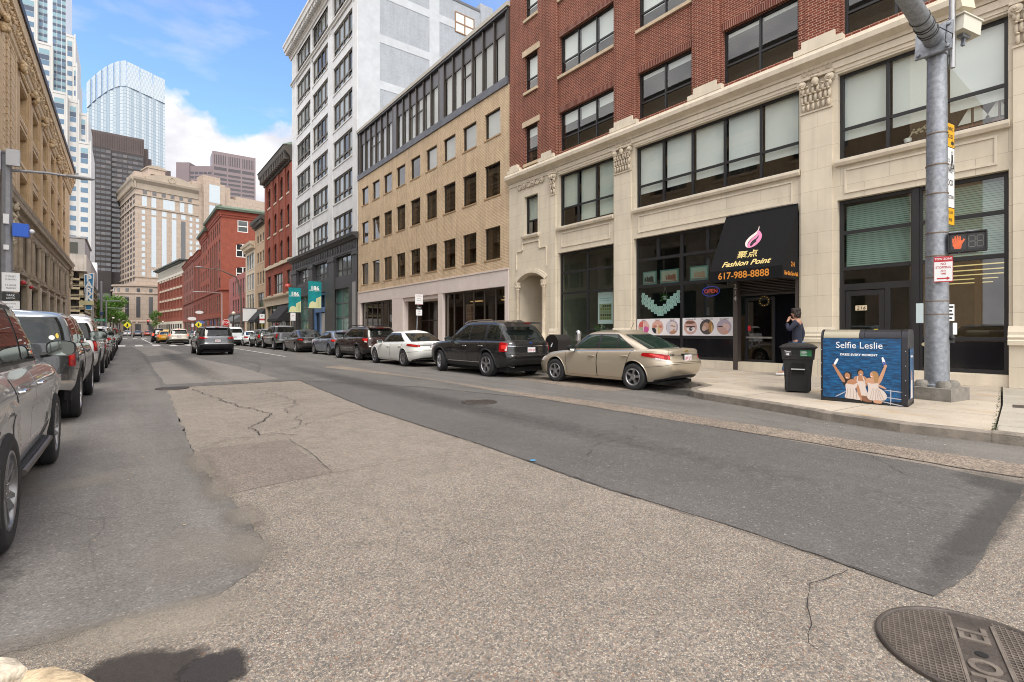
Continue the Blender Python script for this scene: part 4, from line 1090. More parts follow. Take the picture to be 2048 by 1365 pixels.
# charcoal base
ops=[(44.5,49.35,6.6,8.5),(51.3,56.5,6.75,8.5),(58.1,63.05,6.85,8.5),(45.7,50.0,1.2,5.45),(52.6,56.75,.15,5.45),(58.2,62.6,1.2,5.4)]
mb=MB();punched(mb,F_R,43.49,65.47,.1,10.1,ops,.06,.4);mb.build('base_wall',CHAR,T)
mb=MB();mb.fprofile(F_R,[(.04,9.55),(.2,9.6),(.3,9.75),(.55,9.85),(.6,10.08),(.04,10.16)],43.3,65.65)
mb.fbox(F_R,43.5,65.45,8.62,8.74,.05,.12)
for i in range(28):
    u=44.0+i*.77;mb.fbox(F_R,u,u+.30,8.85,9.5,.05,.11);mb.ball(F_R.p(u+.54,9.18,.07),.5,6,sc=(.1,.26,.5))
mb.build('base_cornice',CHAR,T)
for a,b in ((43.5,44.4),(49.5,51.1),(56.6,58.0),(63.2,65.4)):
    mb=MB();mb.fbox(F_R,a,b,.1,8.6,.05,.18);mb.fbox(F_R,a-.1,b+.1,8.2,8.45,.05,.26);mb.fbox(F_R,a-.08,b+.08,.12,.9,.05,.25);mb.build('base_pilaster',CHAR,T)
for (a,b,z0,z1) in ops[:3]:window(T,F_R,(a,b,z0,z1),CHAR,None,.2,[a+(b-a)*i/4 for i in range(1,4)],[z0+.65],.10,.12,pmats=PG[:2],seed=int(a))
TEAL=dark_glass('teal shop glass',(.10,.20,.18),.05,.9)
for (a,b,z0,z1) in (ops[3],ops[5]):window(T,F_R,(a,b,z0,z1),plain('steel shop frame',(.16,.17,.17),.4,metal=.4),TEAL,.2,[(a+b)/2],[z0+1.5,z0+2.9],.08,.09,name='shop_window')
BLUEP=plain('blue painted timber',(.10,.19,.38),.55,var=.2,vscale=5)
mb=MB()
for q in ((52.62,53.0,.16,5.4),(56.4,56.73,.16,5.4),(54.4,54.7,.16,3.4),(53.0,56.4,3.4,3.9),(53.0,56.4,5.2,5.4),(54.5,54.8,3.9,5.2)):mb.fbox(F_R,q[0],q[1],q[2],q[3],-.28,-.05)
mb.build('entrance_frame',BLUEP,T)
mb=MB();mb.fbox(F_R,52.7,56.6,.16,5.3,-.36,-.3);mb.build('entrance_glass',PG[2],T)
mb=MB();mb.fbox(F_R,53.2,54.4,.16,3.3,-.30,-.12);mb.build('door',plain('grey door',(.33,.33,.32),.5),T)
mb=MB();mb.fbox(F_R,43.6,44.4,.2,5.8,.181,.2);mb.build('steel_panel',plain('grey shop panel',(.25,.25,.25),.5),T)
# the two banners on their poles
TEALB=plain('teal banner cloth',(.0,.235,.255),.8,var=.18,vscale=1.2);YEL=plain('pale yellow print',(.62,.62,.36),.8);WHL=plain('white lettering',(.8,.8,.78),.7)
def banner(label,u,z0,z1,w,d):
    t=thing('banner',label,'banner',F_R.p(u,z0,d),'teal banners on the charcoal shopfront')
    c=F_R.p(u,0,d);x0,x1=c.x-w/2,c.x+w/2
    mb=MB();mb.box(x0,x1,c.y-.012,c.y+.012,z0,z1);mb.build('cloth',TEALB,t)
    mb=MB()
    add_text(mb,'186',w*.44,(1,0,0),(0,0,1),(c.x,c.y-.016,z1-.26*(z1-z0)),extrude=.002,bold=.02);mb.build('lettering',WHL,t);mb=MB()
    add_text(mb,'LINCOLN ST',w*.15,(1,0,0),(0,0,1),(c.x,c.y-.016,z1-.345*(z1-z0)),extrude=.002)
    mb.build('lettering',WHL,t)
    mb=MB();h=z1-z0
    mb.prism([(x0+.02,c.y-.014,z0+.02),(x1-.02,c.y-.014,z0+.02),(x1-.02,c.y-.014,z0+.46*h),(x0+.60*w,c.y-.014,z0+.36*h),(x0+.58*w,c.y-.014,z0+.22*h),(x0+.3*w,c.y-.014,z0+.26*h),(x0+.12*w,c.y-.014,z0+.2*h)],(0,-.003,0));mb.build('tower_print',YEL,t)
    mb=MB()
    for i in range(9):
        for j in range(3):
            xx=x0+.64*w+j*.11*w;zz=z0+.05*h+i*.036*h;mb.box(xx,xx+.05*w,c.y-.021,c.y-.018,zz,zz+.02*h)
    mb.build('window_print',plain('green print',(.25,.34,.16),.8),t)['kind']='stuff'
    mb=MB()
    for z in (z0-.04,z1+.04):mb.tube([(16.15,c.y,z),(x0-.15,c.y,z)],.03,8);mb.ball((x0-.17,c.y,z),.045,5)
    mb.build('pole',CHAR,t)
banner('teal 186 banner hanging left of the blue entrance',60.6,3.55,6.35,1.35,.95)
banner('teal 186 banner hanging above the blue entrance door',53.3,3.75,6.5,1.3,.85)

# ================================================================== red brick four-storey
RB=brick('orange red brick',(.26,.060,.034),(.21,.048,.028),(.26,.13,.10),.21,.07,.006,.85,.12,.08)
RBT=plain('red brick arch',(.23,.055,.033),.85)
CREAMS=plain('cream sandstone',(.52,.44,.33),.7,var=.12,vscale=2)
COPG=plain('verdigris copper',(.10,.135,.10),.7,var=.3,vscale=1.5);BRNC=plain('brown iron cornice',(.065,.055,.047),.7,var=.2,vscale=2)
T=thing('brick_building','narrow red brick building of five storeys with arched windows and a green bracketed cornice','building',(16.2,73,.145))
cols4=[(66.73,68.32),(70.05,71.85),(73.4,75.2),(76.96,78.99)]
ops=[(a,b,z0,z1) for z0,z1 in ((18.9,21.62),(14.75,17.42),(10.65,13.33)) for a,b in cols4]+[(66.4,68.3,6.4,9.1),(70.4,75.2,6.45,9.1),(76.96,79.0,6.4,9.1)]
mb=MB();punched(mb,F_R,65.5,80.45,4.9,23.2,ops,0,.2)
mb.face([F_R.p(65.5,.1,0),F_R.p(65.5,23,0),F_R.p(65.5,23,-20),F_R.p(65.5,.1,-20)]);mb.face([F_R.p(80.45,.1,0),F_R.p(80.45,23,0),F_R.p(80.45,23,-20),F_R.p(80.45,.1,-20)]);mb.face([F_R.p(65.5,23.2,0),F_R.p(80.45,23.2,0),F_R.p(80.45,23.2,-20),F_R.p(65.5,23.2,-20)])
mb.build('brick_wall',RB,T)
mb=MB();mb.fbox(F_R,65.7,80.2,.3,23,-1.2,-1.1);mb.build('interior',INT,T)
for i,(a,b,z0,z1) in enumerate(ops):
    ar=(b-a)/2*.75 if z0>10 else 0
    n=1 if b-a<3 else 3
    window(T,F_R,(a,b,z0,z1),BLACK,None,.16,[a+(b-a)*q/n for q in range(1,n)],[(z0+z1)/2-.1],.09,.10,pmats=[PG[2],PG[0]],seed=i,sill=(CREAMS,.2,.07),arch=ar,archm=RBT)
for a,b in ((65.5,66.45),(68.6,69.8),(72.1,73.15),(75.45,76.7),(79.25,80.45)):
    mb=MB();mb.fbox(F_R,a,b,10.6,22.2,-.02,.14);mb.build('brick_pier',RB,T)
mb=MB();mb.fbox(F_R,65.5,80.5,10.1,10.5,-.02,.2);mb.build('string_course',CREAMS,T)
mb=MB();mb.fprofile(F_R,[(-.02,22.3),(.2,22.35),(.25,22.8),(.9,23.5),(1.0,24.1),(-.02,24.3)],65.45,80.9)
for i in range(15):mb.fbox(F_R,65.9+i,66.25+i,22.5,23.4,.2,.85)
mb.build('cornice',BRNC,T)
mb=MB();mb.prism([(15.1,65.4,24.1),(15.1,80.9,24.1),(16.6,79.5,25.0),(16.6,66.2,25.0)],(.8,0,.05));mb.build('roof',COPG,T)
mb=MB();mb.fprofile(F_R,[(-.02,4.9),(.1,4.9),(.1,5.7),(.4,5.95),(.42,6.15),(-.02,6.2)],65.5,80.5);mb.fbox(F_R,65.5,66.2,.1,4.9,-.4,.1);mb.fbox(F_R,79.8,80.45,.1,4.9,-.4,.1);mb.build('shop_cornice',CREAMS,T)
window(T,F_R,(66.2,79.8,.16,4.89),BLACK,PG[2],.25,[69.5,72,75,77.5],[3.2],.12,.14,name='shop_window')
mb=MB();mb.fbox(F_R,66,66.6,5.2,6.0,.15,.5) if False else mb.ball(F_R.p(66.2,6.9,.35),.36,8)
mb.build('alarm_bell',plain('red alarm bell',(.45,.07,.05),.4),T,smooth=60)
BAWN=plain('black awning canvas',(.012,.012,.015),.85)
def awning(label,u0,u1,z0,z1,out,val=.35,m=BAWN,g='black shop awnings along the street'):
    mb=MB();prof=[(.06,z1),(out,z0+val),(out,z0),(out-.03,z0),(out-.03,z0+val-.02),(.06,z1-.06)]
    mb.fprofile(F_R,prof,u0,u1)
    for u in (u0+.002,u1-.022):mb.fprism(F_R,[(u,z1),(u+.02,z1),(u+.02,z0),(u,z0)],.06,.07);mb.prism([F_R.p(u,z1,.06),F_R.p(u,z0+val,out-.01),F_R.p(u,z0,out-.01),F_R.p(u,z0,.06)],F_R.U*.02)
    return tag(mb.build('awning',m),label,'awning',g)
awning('black awning on the red brick shopfront, next to the charcoal building',66.2,72.0,2.6,4.75,1.5)
awning('black awning beside the white blank sign box',80.0,85.0,2.7,4.75,1.5)

# ================================================================== two narrow fronts, the pink one
def narrow(label,u0,u1,ztop,wall,trim,wins,frame,corn,cz,shopc,name='narrow_building'):
    T=thing(name,label,'building',(16.2,(u0+u1)/2,.145))
    mb=MB();punched(mb,F_R,u0,u1,4.6,ztop,wins,0,.2)
    mb.face([F_R.p(u0,.1,0),F_R.p(u0,ztop,0),F_R.p(u0,ztop,-20),F_R.p(u0,.1,-20)]);mb.face([F_R.p(u1,.1,0),F_R.p(u1,ztop,0),F_R.p(u1,ztop,-20),F_R.p(u1,.1,-20)]);mb.face([F_R.p(u0,ztop,0),F_R.p(u1,ztop,0),F_R.p(u1,ztop,-20),F_R.p(u0,ztop,-20)])
    mb.build('wall',wall,T)
    for i,(a,b,z0,z1) in enumerate(wins):window(T,F_R,(a,b,z0,z1),frame,None,.08,[(a+b)/2] if b-a>1.8 else [],[(z0+z1)/2],.10,.12,pmats=PG,seed=i+int(u0),sill=(trim,.15,.05))
    if corn:
        mb=MB();mb.fprofile(F_R,[(-.02,ztop-1.0),(.15,ztop-1.0),(.2,ztop-.6),(.7,ztop-.3),(.8,ztop+.1),(-.02,ztop+.2)],u0,u1+.3)
        for i in range(int((u1-u0)/.8)):mb.fbox(F_R,u0+.2+i*.8,u0+.5+i*.8,ztop-.9,ztop-.3,.1,.6)
        mb.build('cornice',corn,T)
    mb=MB();mb.fbox(F_R,u0,u1,4.0,4.6,-.3,.12);mb.build('shop_fascia',shopc,T)
    for a,b in ((u0,u0+.5),(u1-.5,u1)):
        mb=MB();mb.fbox(F_R,a,b,.1,4.0,-.3,.08);mb.build('shop_pier',trim,T)
    window(T,F_R,(u0+.5,u1-.5,.16,3.99),BLACK,PG[2],.2,[u0+(u1-u0)*.36,u0+(u1-u0)*.64],[2.9],.1,.12,name='shop_window')
    return T
wn=[(u,u+1.15,z0,z1) for z0,z1 in ((14.9,16.05),(11.8,13.4),(8.5,10.4)) for u in (81.4,83.3,85.2)]+[(81.8,85.9,5.0,7.2)]
SANDS=brick('tan sandstone',(.42,.30,.20),(.45,.33,.22),(.30,.21,.14),1.2,.5,.008,.8,.12,.12,.3)
narrow('slim tan sandstone building with a heavy dark cornice, left of the tall red one',80.47,88.0,18.2,SANDS,CREAMS,wn,DBR,BRNC,18,BRNC)
wn=[(88.9,94.9,z0,z1) for z0,z1 in ((11.5,14.0),(8.1,10.7),(4.9,7.4))]
wn=[(a+q*2.05,a+q*2.05+1.75,z0,z1) for a,b,z0,z1 in wn for q in range(3)]
narrow('slim cream building with tall grouped windows under a stepped parapet',88.05,96.0,15.5,CREAMS,CREAMS,wn,plain('grey sash',(.20,.20,.19),.6),CREAMS,15,BLACK)
wn=[(u,u+1.5,z0,z1) for z0,z1 in ((8.0,10.6),(5.0,7.2)) for u in (97,99.6,102.2,104.8,107.4)]
PKB=brick('pink painted brick',(.30,.10,.095),(.34,.125,.115),(.28,.12,.11),.21,.07,.004,.85,.1,.15,.2)
narrow('low pink painted brick building beside the big red corner block',96.05,113.5,11.6,PKB,PKB,wn,plain('dark sash',(.05,.05,.055),.6),None,11,plain('dark shop fascia',(.05,.05,.05),.7))
YL=plain('yellow lettering',(.62,.40,.04),.6)
text('shop_sign','BAR  LUNCH  BEER',.55,(0,-1,0),(0,0,1),F_R.p(92,4.3,.14),YL,None);tag(bpy.data.objects['shop_sign'],'yellow lettering on the black fascia of the cream building','sign')
t=thing('sign_box','white blank box sign projecting from the tan sandstone building','sign',F_R.p(86.4,2.9,.1))
mb=MB();mb.box(14.2,16.1,86.2,86.5,2.9,4.9);mb.build('panel',plain('white sign face',(.68,.69,.70),.5),t)
mb=MB();mb.box(14.12,16.15,86.15,86.55,4.902,4.98);mb.box(14.12,16.15,86.15,86.55,2.82,2.898);mb.build('sign_frame',BLACK,t)
awning('grey shingled canopy on the pink building',98,109,2.9,4.3,1.6,.3,plain('grey shingles',(.10,.10,.105),.9,var=.3,vscale=6),None)

# ================================================================== big red corner block, and the reds beyond
def red_block(label,u0,u1,ztop,wins,arched,sidewin=None,brk=RB,corn=COPG,shopm=None,depth=30,cap=True):
    T=thing('brick_building',label,'building',(16.2,(u0+u1)/2,.145))
    mb=MB();punched(mb,F_R,u0,u1,.1,ztop,wins,0,.2)
    mb.face([F_R.p(u1,.1,0),F_R.p(u1,ztop,0),F_R.p(u1,ztop,-depth),F_R.p(u1,.1,-depth)]);mb.face([F_R.p(u0,ztop,0),F_R.p(u1,ztop,0),F_R.p(u1,ztop,-depth),F_R.p(u0,ztop,-depth)])
    FS=Frame((16.2,u0,0),(1,0,0),(0,-1,0))
    punched(mb,FS,0,depth,.1,ztop,sidewin or [],0,.3)
    mb.build('brick_wall',brk,T)
    mb=MB();mb.fbox(F_R,u0+.3,u1-.3,.2,ztop-.3,-1.4,-1.3);mb.build('interior',INT,T)
    for i,(a,b,z0,z1) in enumerate(wins):window(T,F_R,(a,b,z0,z1),DBR if z0>5 else BLACK,None,.07,[(a+b)/2] if b-a>2.5 else [],[(z0+z1)/2],.12,.14,pmats=PG[::2]+[PG[0]],seed=i,arch=(b-a)/2*.9 if i in arched else 0,archm=RBT)
    WS=plain('white sash',(.70,.69,.66),.5)
    for i,(a,b,z0,z1) in enumerate(sidewin or []):window(T,FS,(a,b,z0,z1),WS,None,.08,[(a+b)/2] if b-a>2.6 else [],[(z0+z1)/2],.16,.2,pmats=[PG[2],PG[0]],seed=i,arch=.4 if b-a>2.6 else 0,archm=RBT)
    mb=MB();prof=[(-.02,ztop-1.6),(.15,ztop-1.6),(.2,ztop-1.2),(.35,ztop-1.1),(.4,ztop-.5),(.7,ztop-.3),(-.02,ztop-.25)]
    mb.fprofile(F_R,prof,u0-.4,u1);mb.fprofile(FS,prof,-.4,depth);mb.build('brick_cornice',RBT,T)
    if corn:
        mb=MB();pr=[(-.02,ztop-.24),(.95,ztop-.2),(1.1,ztop+.25),(.3,ztop+.8),(-.02,ztop+.85)]
        mb.fprofile(F_R,pr,u0-1.0,u1);mb.fprofile(FS,pr,-1.0,depth);mb.build('copper_cornice',corn,T)
    mb=MB();mb.fprofile(F_R,[(-.02,10.1),(.3,10.2),(.35,10.5),(-.02,10.55)],u0-.3,u1);mb.fprofile(FS,[(-.02,10.1),(.3,10.2),(.35,10.5),(-.02,10.55)],-.3,depth);mb.fprofile(F_R,[(-.02,4.3),(.2,4.3),(.25,5.0),(-.02,5.1)],u0-.25,u1);mb.build('string_course',RBT,T)
    return T
W_=[]
for u in (125.6,144.0):W_+=[(u,u+1.6,z0,z1) for z0,z1 in ((10.7,13.1),(14.6,17.0),(18.6,21.4))]
for u in (129.2,132.6,136,139.6):W_+=[(u,u+2.0,10.8,21.6)]
na=len(W_)
W_+=[(u,u+1.3,22.6,25.2) for u in (125.6,128.8,132,135.2,138.4,141.6,144.4)]
W_+=[(u,u+1.5,5.6,9.4) for u in (125.6,129,132.4,135.8,139.2,142.6)]
W_+=[(u,u+5.2,.5,4.2) for u in (125.2,131.5,138)]
SW=[(3.2,5.3,23.1,25.7),(2.9,5.6,17.6,20.6),(2.9,5.6,12.6,15.5),(2.9,4.6,7.6,10.0),(2.9,4.6,3.6,6.0)]
T=red_block('large red brick corner block with a green copper cornice and white side windows',124.3,146.0,27.6,W_,set(range(na)) | set(range(na+7,na+13)),SW)
W2=[(u,u+1.7,z0,z1) for z0,z1 in ((5.6,9.3),(10.8,13.4),(14.4,17),(18.2,20.6),(22,24.3)) for u in (147.5,151,154.5,158)]+[(147,152.6,.4,4.1),(154,159.6,.4,4.1)]
red_block('red brick block with paired windows, joined to the big corner block',146.05,161.0,26.4,W2,set(range(4,20)))
W3=[(u,u+1.5,z0,z1) for z0,z1 in ((5.6,9.0),(10.8,20.5)) for u in (162.6,166,169.4,172.8,176.2)]+[(163,170,.4,4.1),(172,178,.4,4.1)]
red_block('narrow dark red block with tall arched window bays',161.05,180.0,23.8,W3,set(range(5,10)),brk=brick('deep red brick',(.22,.048,.03),(.18,.04,.026),(.24,.12,.09),.21,.07,.006),corn=None)
W4=[(u,u+2.2,z0,z1) for z0,z1 in ((5.4,8.6),(9.8,13),(14.2,17.2),(18.4,21.2)) for u in (182,187,192,197,202,207)]+[(u,u+7,.4,4.1) for u in (182,191,200)]
red_block('plain weathered red brick block between the arched block and the white-topped one',180.05,213.0,24.2,W4,set(),brk=brick('weathered red brick',(.24,.075,.055),(.20,.065,.05),(.26,.15,.12),.21,.07,.006),corn=None)
# white-topped one at the bend of the street
FB=Frame((16.2,213.5,0),V((-5.5,50,0)),V((-50,-5.5,0)))
FBs=Frame((16.2,213.5,0),V((50,5.5,0)),V((-5.5*.11,-50,0)))
T=thing('brick_building','red brick building with white bands, a white attic and a dark green flat cornice','building',(16.2,230,.145))
wins=[(2+i*5.6+j*1.35,2+i*5.6+j*1.35+1.0,z0,z0+2.5) for z0 in (6.2,10.3,14.4,18.4) for i in range(8) for j in range(3)]
mb=MB();punched(mb,FB,0,50,5.0,21.9,wins,0,.3);mb.face([FBs.p(0,.1),FBs.p(40,.1),FBs.p(40,21.9),FBs.p(0,21.9)]);mb.build('brick_wall',RB,T)
mb=MB();mb.fbox(FB,0.2,50,.1,26,-1,-.4);mb.build('interior',INT,T)
panes_far(T,[(FB,a-.02,b+.02,z0-.02,z1+.02,-.2) for a,b,z0,z1 in wins],PG[2])
mb=MB()
for z in (8.95,13.05,17.15,21.15):
    for i in range(8):mb.fbox(FB,1.8+i*5.6,6.0+i*5.6,z,z+.7,-.02,.12)
mb.build('stone_band',CREAMS,T)
WAT=plain('white attic panel',(.62,.58,.50),.7)
mb=MB();mb.fbox(FB,0,50,21.92,26.4,-30,-.05);mb.fbox(FB,-.1,50,21.92,22.3,-.05,.2);mb.build('attic',WAT,T)
mb=MB()
for i in range(36):mb.fbox(FB,1+i*1.36,1.75+i*1.36,23.0,25.4,-.1,.0)
mb.build('louvre',plain('attic louvre',(.42,.39,.33),.8),T)
mb=MB();mb.fbox(FB,-1.4,51.4,26.42,26.9,-31,1.5);mb.fbox(FB,-.6,50.5,26.0,26.42,-.2,.8);mb.build('cornice',plain('dark green cornice',(.03,.045,.042),.6),T)
mb=MB();mb.fbox(FB,-.2,50,.1,5.0,-.3,.25);mb.build('stone_base',plain('cream stone base',(.60,.54,.44),.7,var=.1),T)
panes_far(T,[(FB,1.5+i*4.2,4.2+i*4.2,.6,4.0,.28) for i in range(11)],PG[2],'shop_window')
# ================================================================== left: ornate tan building
F_L=Frame((-6.2,0,0),(0,1,0),(1,0,0))
LTAN=brick('buff roman brick',(.56,.40,.235),(.62,.45,.275),(.34,.235,.13),.3,.075,.006,.8,.12,.15,.4)
LTT=plain('buff terracotta',(.62,.47,.30),.75,var=.18,vscale=2,streak=.2)
LTO=plain('buff terracotta ornament',(.50,.37,.225),.8,var=.35,vscale=9,bump=1.0,bscale=14)
LST=plain('weathered brown stone',(.38,.31,.23),.75,var=.18,vscale=1.5,streak=.25)
LSP=plain('pale stone pier',(.52,.44,.335),.75,var=.15,vscale=1.5,streak=.2)
LDK=dark_glass('dark shop glazing',(.014,.012,.011),.12,.5)
CURC=plain('cream drapes',(.60,.50,.33),.85,var=.15,vscale=3)
T=thing('terracotta_building','ornate buff brick and terracotta building with a deep carved cornice and dark shop windows','building',(-6.2,60,.145))
us=[50.9+6.25*k for k in range(-6,7)]
us=[u for u in us if u<88]
upw=[(u,u+3.9,z0,z1) for u in us for z0,z1 in ((17.25,19.6),(14.0,16.35),(11.2,13.0)) if not 42<u<50]
mid=[(u+.0,u+3.4,6.07,8.95) for u in us if not 42<u<46]
bot=[(u-1.0,u+3.75,.6,4.95) for u in us if not 42<u<46]
mb=MB();punched(mb,F_L,10,92.6,9.6,21.0,upw,0,.75);mb.face([F_L.p(92.6,.1),F_L.p(92.6,21),F_L.p(92.6,21,-20),F_L.p(92.6,.1,-20)]);mb.face([F_L.p(10,.1),F_L.p(10,21),F_L.p(10,21,-20),F_L.p(10,.1,-20)]);mb.face([F_L.p(10,21),F_L.p(92.6,21),F_L.p(92.6,21,-20),F_L.p(10,21,-20)]);mb.build('brick_wall',LTAN,T)
mb=MB();punched(mb,F_L,10,92.6,.1,9.6,mid+bot,.02,.5);mb.build('base_wall',LST,T)
mb=MB();mb.fbox(F_L,10.2,92.4,.2,20.8,-1.6,-1.5);mb.build('interior',INT,T)
for i,(a,b,z0,z1) in enumerate(upw):
    bl=[(a+.1,a+1.2,z0,z1,CURC),(a+1.45,a+2.5,z0+.4*(i%2),z1,CURC),(a+2.8,b-.1,z0,z1,CURC)] if a>40 else None
    w=window(T,F_L,(a,b,z0,z1),plain('tan sash',(.36,.27,.16),.6),GLASS,.62,[a+1.3,a+2.6],[],.09,.12,bl,sill=(LTT,.16,.06))
for u in us:
    if 42<u<50:continue
    mb=MB()
    for z0,z1 in ((16.45,17.0),(13.1,13.85),(19.7,20.0)):
        mb.fbox(F_L,u+.05,u+3.85,z0,z0+.1,-.02,.07);mb.fbox(F_L,u+.15,u+3.75,z1-.1,z1,-.02,.06)
    mb.build('spandrel_moulding',LTT,T)
for u in us:
    if u<40:continue
    mb=MB();mb.fbox(F_L,u-2.1,u-.25,11,20.3,-.02,.10);mb.fbox(F_L,u-1.75,u-.6,11,20.2,.10,.15);pil=mb.build('brick_pier',LTAN,T)
    mb=MB();rnd=random.Random(int(u))
    for j in range(14):
        mb.ball(F_L.p(u-1.2+rnd.uniform(-.35,.35),20.2+rnd.uniform(-.35,.55),.34+rnd.uniform(-.1,.15)),.5,5,sc=(.35,.35,.4))
    mb.build('carved_bracket',LTO,pil,smooth=60)
# rusticated corner bay with small arches
RUST=plain('rusticated buff brick',(.57,.42,.26),.8,var=.16,vscale=2,streak=.15)
mb=MB()
for i in range(21):
    z=10.9+i*.46
    for a,b in ((40.0,42.3),(42.9,43.6),(44.3,45.0),(45.7,46.5),(47.1,48.6)):mb.fbox(F_L,a,b,z,z+.40,-.02,.12)
mb.build('rusticated_wall',RUST,T)
mb=MB()
for a in (42.3,43.6,45.0,46.5):
    for z in (11.2,15.8):mb.fbox(F_L,a+.04,a+.56,z,z+3.9,-.02,.015)
mb.build('slit_window',LDK,T)
for a in (48.65,39.7):
    mb=MB();mb.fbox(F_L,a,a+.29,10.9,20.4,-.02,.16);mb.build('corner_strip',LTT,T)
# deep carved cornice
mb=MB()
mb.fprofile(F_L,[(-.02,20.3),(.10,20.3),(.14,20.6),(.24,20.75),(.24,21.2),(.36,21.4),(.40,21.9),(.60,22.4),(.64,22.75),(-.02,22.8)],10,93.1)
cor=mb.build('cornice',LTO,T)
mb=MB()
for i in range(200):
    u=42.2+i*.255
    mb.fbox(F_L,u,u+.13,21.22,21.38,.2,.34);mb.fbox(F_L,u,u+.16,21.95,22.35,.35,.60)
    mb.fbox(F_L,u,u+.12,20.38,20.55,.08,.16)
mb.build('dentil',LTT,cor)['kind']='stuff'
mb=MB();rnd=random.Random(2)
for i in range(420):
    u=42+rnd.random()*51;mb.ball(F_L.p(u,21.55+rnd.uniform(-.12,.4),.38+rnd.uniform(0,.08)),.5,4,sc=(.2,.14,.2))
mb.build('leaf_carving',LTT,cor,smooth=60)['kind']='stuff'
mb=MB();mb.fprofile(F_L,[(.5,22.76),(.74,22.78),(.80,23.05),(.70,23.1),(-.02,23.05),(-.02,22.81)],10,93.25);mb.build('gutter',plain('dark copper gutter',(.05,.035,.03),.5,metal=.3),T)
# lower cornice over the base
mb=MB();mb.fprofile(F_L,[(-.02,9.5),(.12,9.55),(.16,9.8),(.22,9.85),(.22,10.2),(.50,10.35),(.56,10.6),(.30,10.8),(-.02,10.85)],10,93.1)
c2=mb.build('base_cornice',LST,T)
mb=MB()
for i in range(130):u=42+i*.39;mb.fbox(F_L,u,u+.2,9.95,10.33,.2,.48)
mb.build('modillion',LST,c2)['kind']='stuff'
for i,(a,b,z0,z1) in enumerate(mid):window(T,F_L,(a,b,z0,z1),LST,LDK,.3,[a+.85,a+2.55],[(8.1,(1,))],.1,.16,name='window')
for i,(a,b,z0,z1) in enumerate(bot):window(T,F_L,(a,b,z0,z1),plain('dark grille',(.022,.018,.016),.5),LDK,.3,[a+(b-a)*q/7 for q in range(1,7)],[3.75],.1,.07,name='shop_window')
for u in us:
    if u<40:continue
    for q in (u-.35,u+3.75-.3):
        mb=MB();mb.tube([F_L.p(q,5.95,.10),F_L.p(q,8.7,.10)],.17,10);mb.fbox(F_L,q-.24,q+.24,8.7,9.0,-.02,.3);mb.fbox(F_L,q-.24,q+.24,5.75,5.95,-.02,.3)
        mb.build('colonnette',LST,T,smooth=40)
    mb=MB();mb.fbox(F_L,u-2.1,u-1.05,.1,5.3,-.02,.14);mb.build('shop_pier',LSP,T)
    mb=MB();mb.fbox(F_L,u-1.0,u+3.75,5.05,5.15,.0,.12);mb.fbox(F_L,u-1.0,u+3.75,5.55,5.72,.0,.2);mb.build('spandrel_moulding',LST,T)
for u in (46.2,90.6):
    mb=MB();mb.fbox(F_L,u-.9,u+.9,.1,9.5,-.02,.12);mb.fbox(F_L,u-.2,u+.55,.1,9.4,.121,.2);q_=mb.build('corner_pier',LSP,T)
    mb=MB();rnd=random.Random(int(u))
    for i in range(70):
        t_=rnd.random();mb.ball(F_L.p(u+rnd.uniform(-.5,.7),7.2+t_*2.7,.2+rnd.uniform(0,.22)*(.4+t_)),.5,5,sc=(.28,.28,.34))
    mb.build('carved_cartouche',plain('pale carved stone',(.44,.37,.27),.8,var=.3,vscale=8),q_,smooth=60)
    mb=MB()
    for i in range(60):mb.ball(F_L.p(u-.5+.13*(i%2),.6+i*.105,.13),.5,4,sc=(.10,.14,.12))
    mb.build('carved_band',LTO,q_)['kind']='stuff'
mb=MB();mb.ball(F_L.p(50.1,4.9,.35),.16,6);mb.ball(F_L.p(54.3,4.85,.3),.14,6);mb.build('red_lamp',plain('red alarm lamp',(.5,.03,.04),.4),T)

# ================================================================== parking garage
GCON=plain('garage concrete',(.42,.385,.345),.8,var=.15,vscale=.8,streak=.3);GGR=plain('garage grey panel',(.26,.25,.245),.7,var=.1);GTAN=plain('garage beam',(.30,.25,.16),.75,var=.15);GDK=plain('garage dark',(.03,.028,.026),.9)
FG=Frame((-5.55,110,0),(0,1,0),(1,0,0));FGf=Frame((-5.55,110,0),(-1,0,0),(0,-1,0))
T=thing('parking_garage','open-sided concrete parking garage with tan beams and a grey upper box','parking garage',(-6,130,.145))
mb=MB();mb.fbox(FG,.6,36,.1,15.9,-20,-1.0);mb.build('dark_deck',GDK,T)
for z in (4.6,6.6,8.3,9.8):
    mb=MB();mb.fbox(FG,-.15,51,z,z+.35,-.5,.05);mb.fbox(FGf,-.05,20,z,z+.35,-.5,.15);mb.build('beam',GTAN,T)
for z in (5.2,7.2,8.9):
    mb=MB()
    for zz in (0,.25):mb.tube([FG.p(-.1,z+zz,-.05),FG.p(51,z+zz,-.05)],.05,6);mb.tube([FG.p(-.1,z+zz,-.05),FGf.p(20,z+zz,.05)],.05,6)
    mb.build('guard_rail',GTAN,T)
for u in (0,8.5,17,25.5,34,42.5,50):
    mb=MB();mb.fbox(FG,u,u+.5,3.2,11,-.6,-.1);mb.build('column',GTAN,T)
mb=MB();mb.fbox(FG,-.1,51,3.3,4.2,-20,.1);mb.fbox(FGf,.0,20,.1,3.3,-.5,.0);mb.fbox(FG,.02,51,.1,3.28,-.5,.02);mb.build('base_wall',plain('white garage wall',(.55,.54,.53),.7,var=.1),T)
mb=MB();mb.fbox(FG,-.8,14,11.3,14.0,-20,.35);mb.build('concrete_band',GCON,T)
mb=MB();mb.fbox(FG,-.5,16,14.01,16.7,-20,.15);mb.fbox(FG,16.01,51,11.3,15.3,-20,.0);mb.fbox(FG,-.6,16.2,16.71,16.95,-20,.35);mb.build('upper_box',GGR,T)
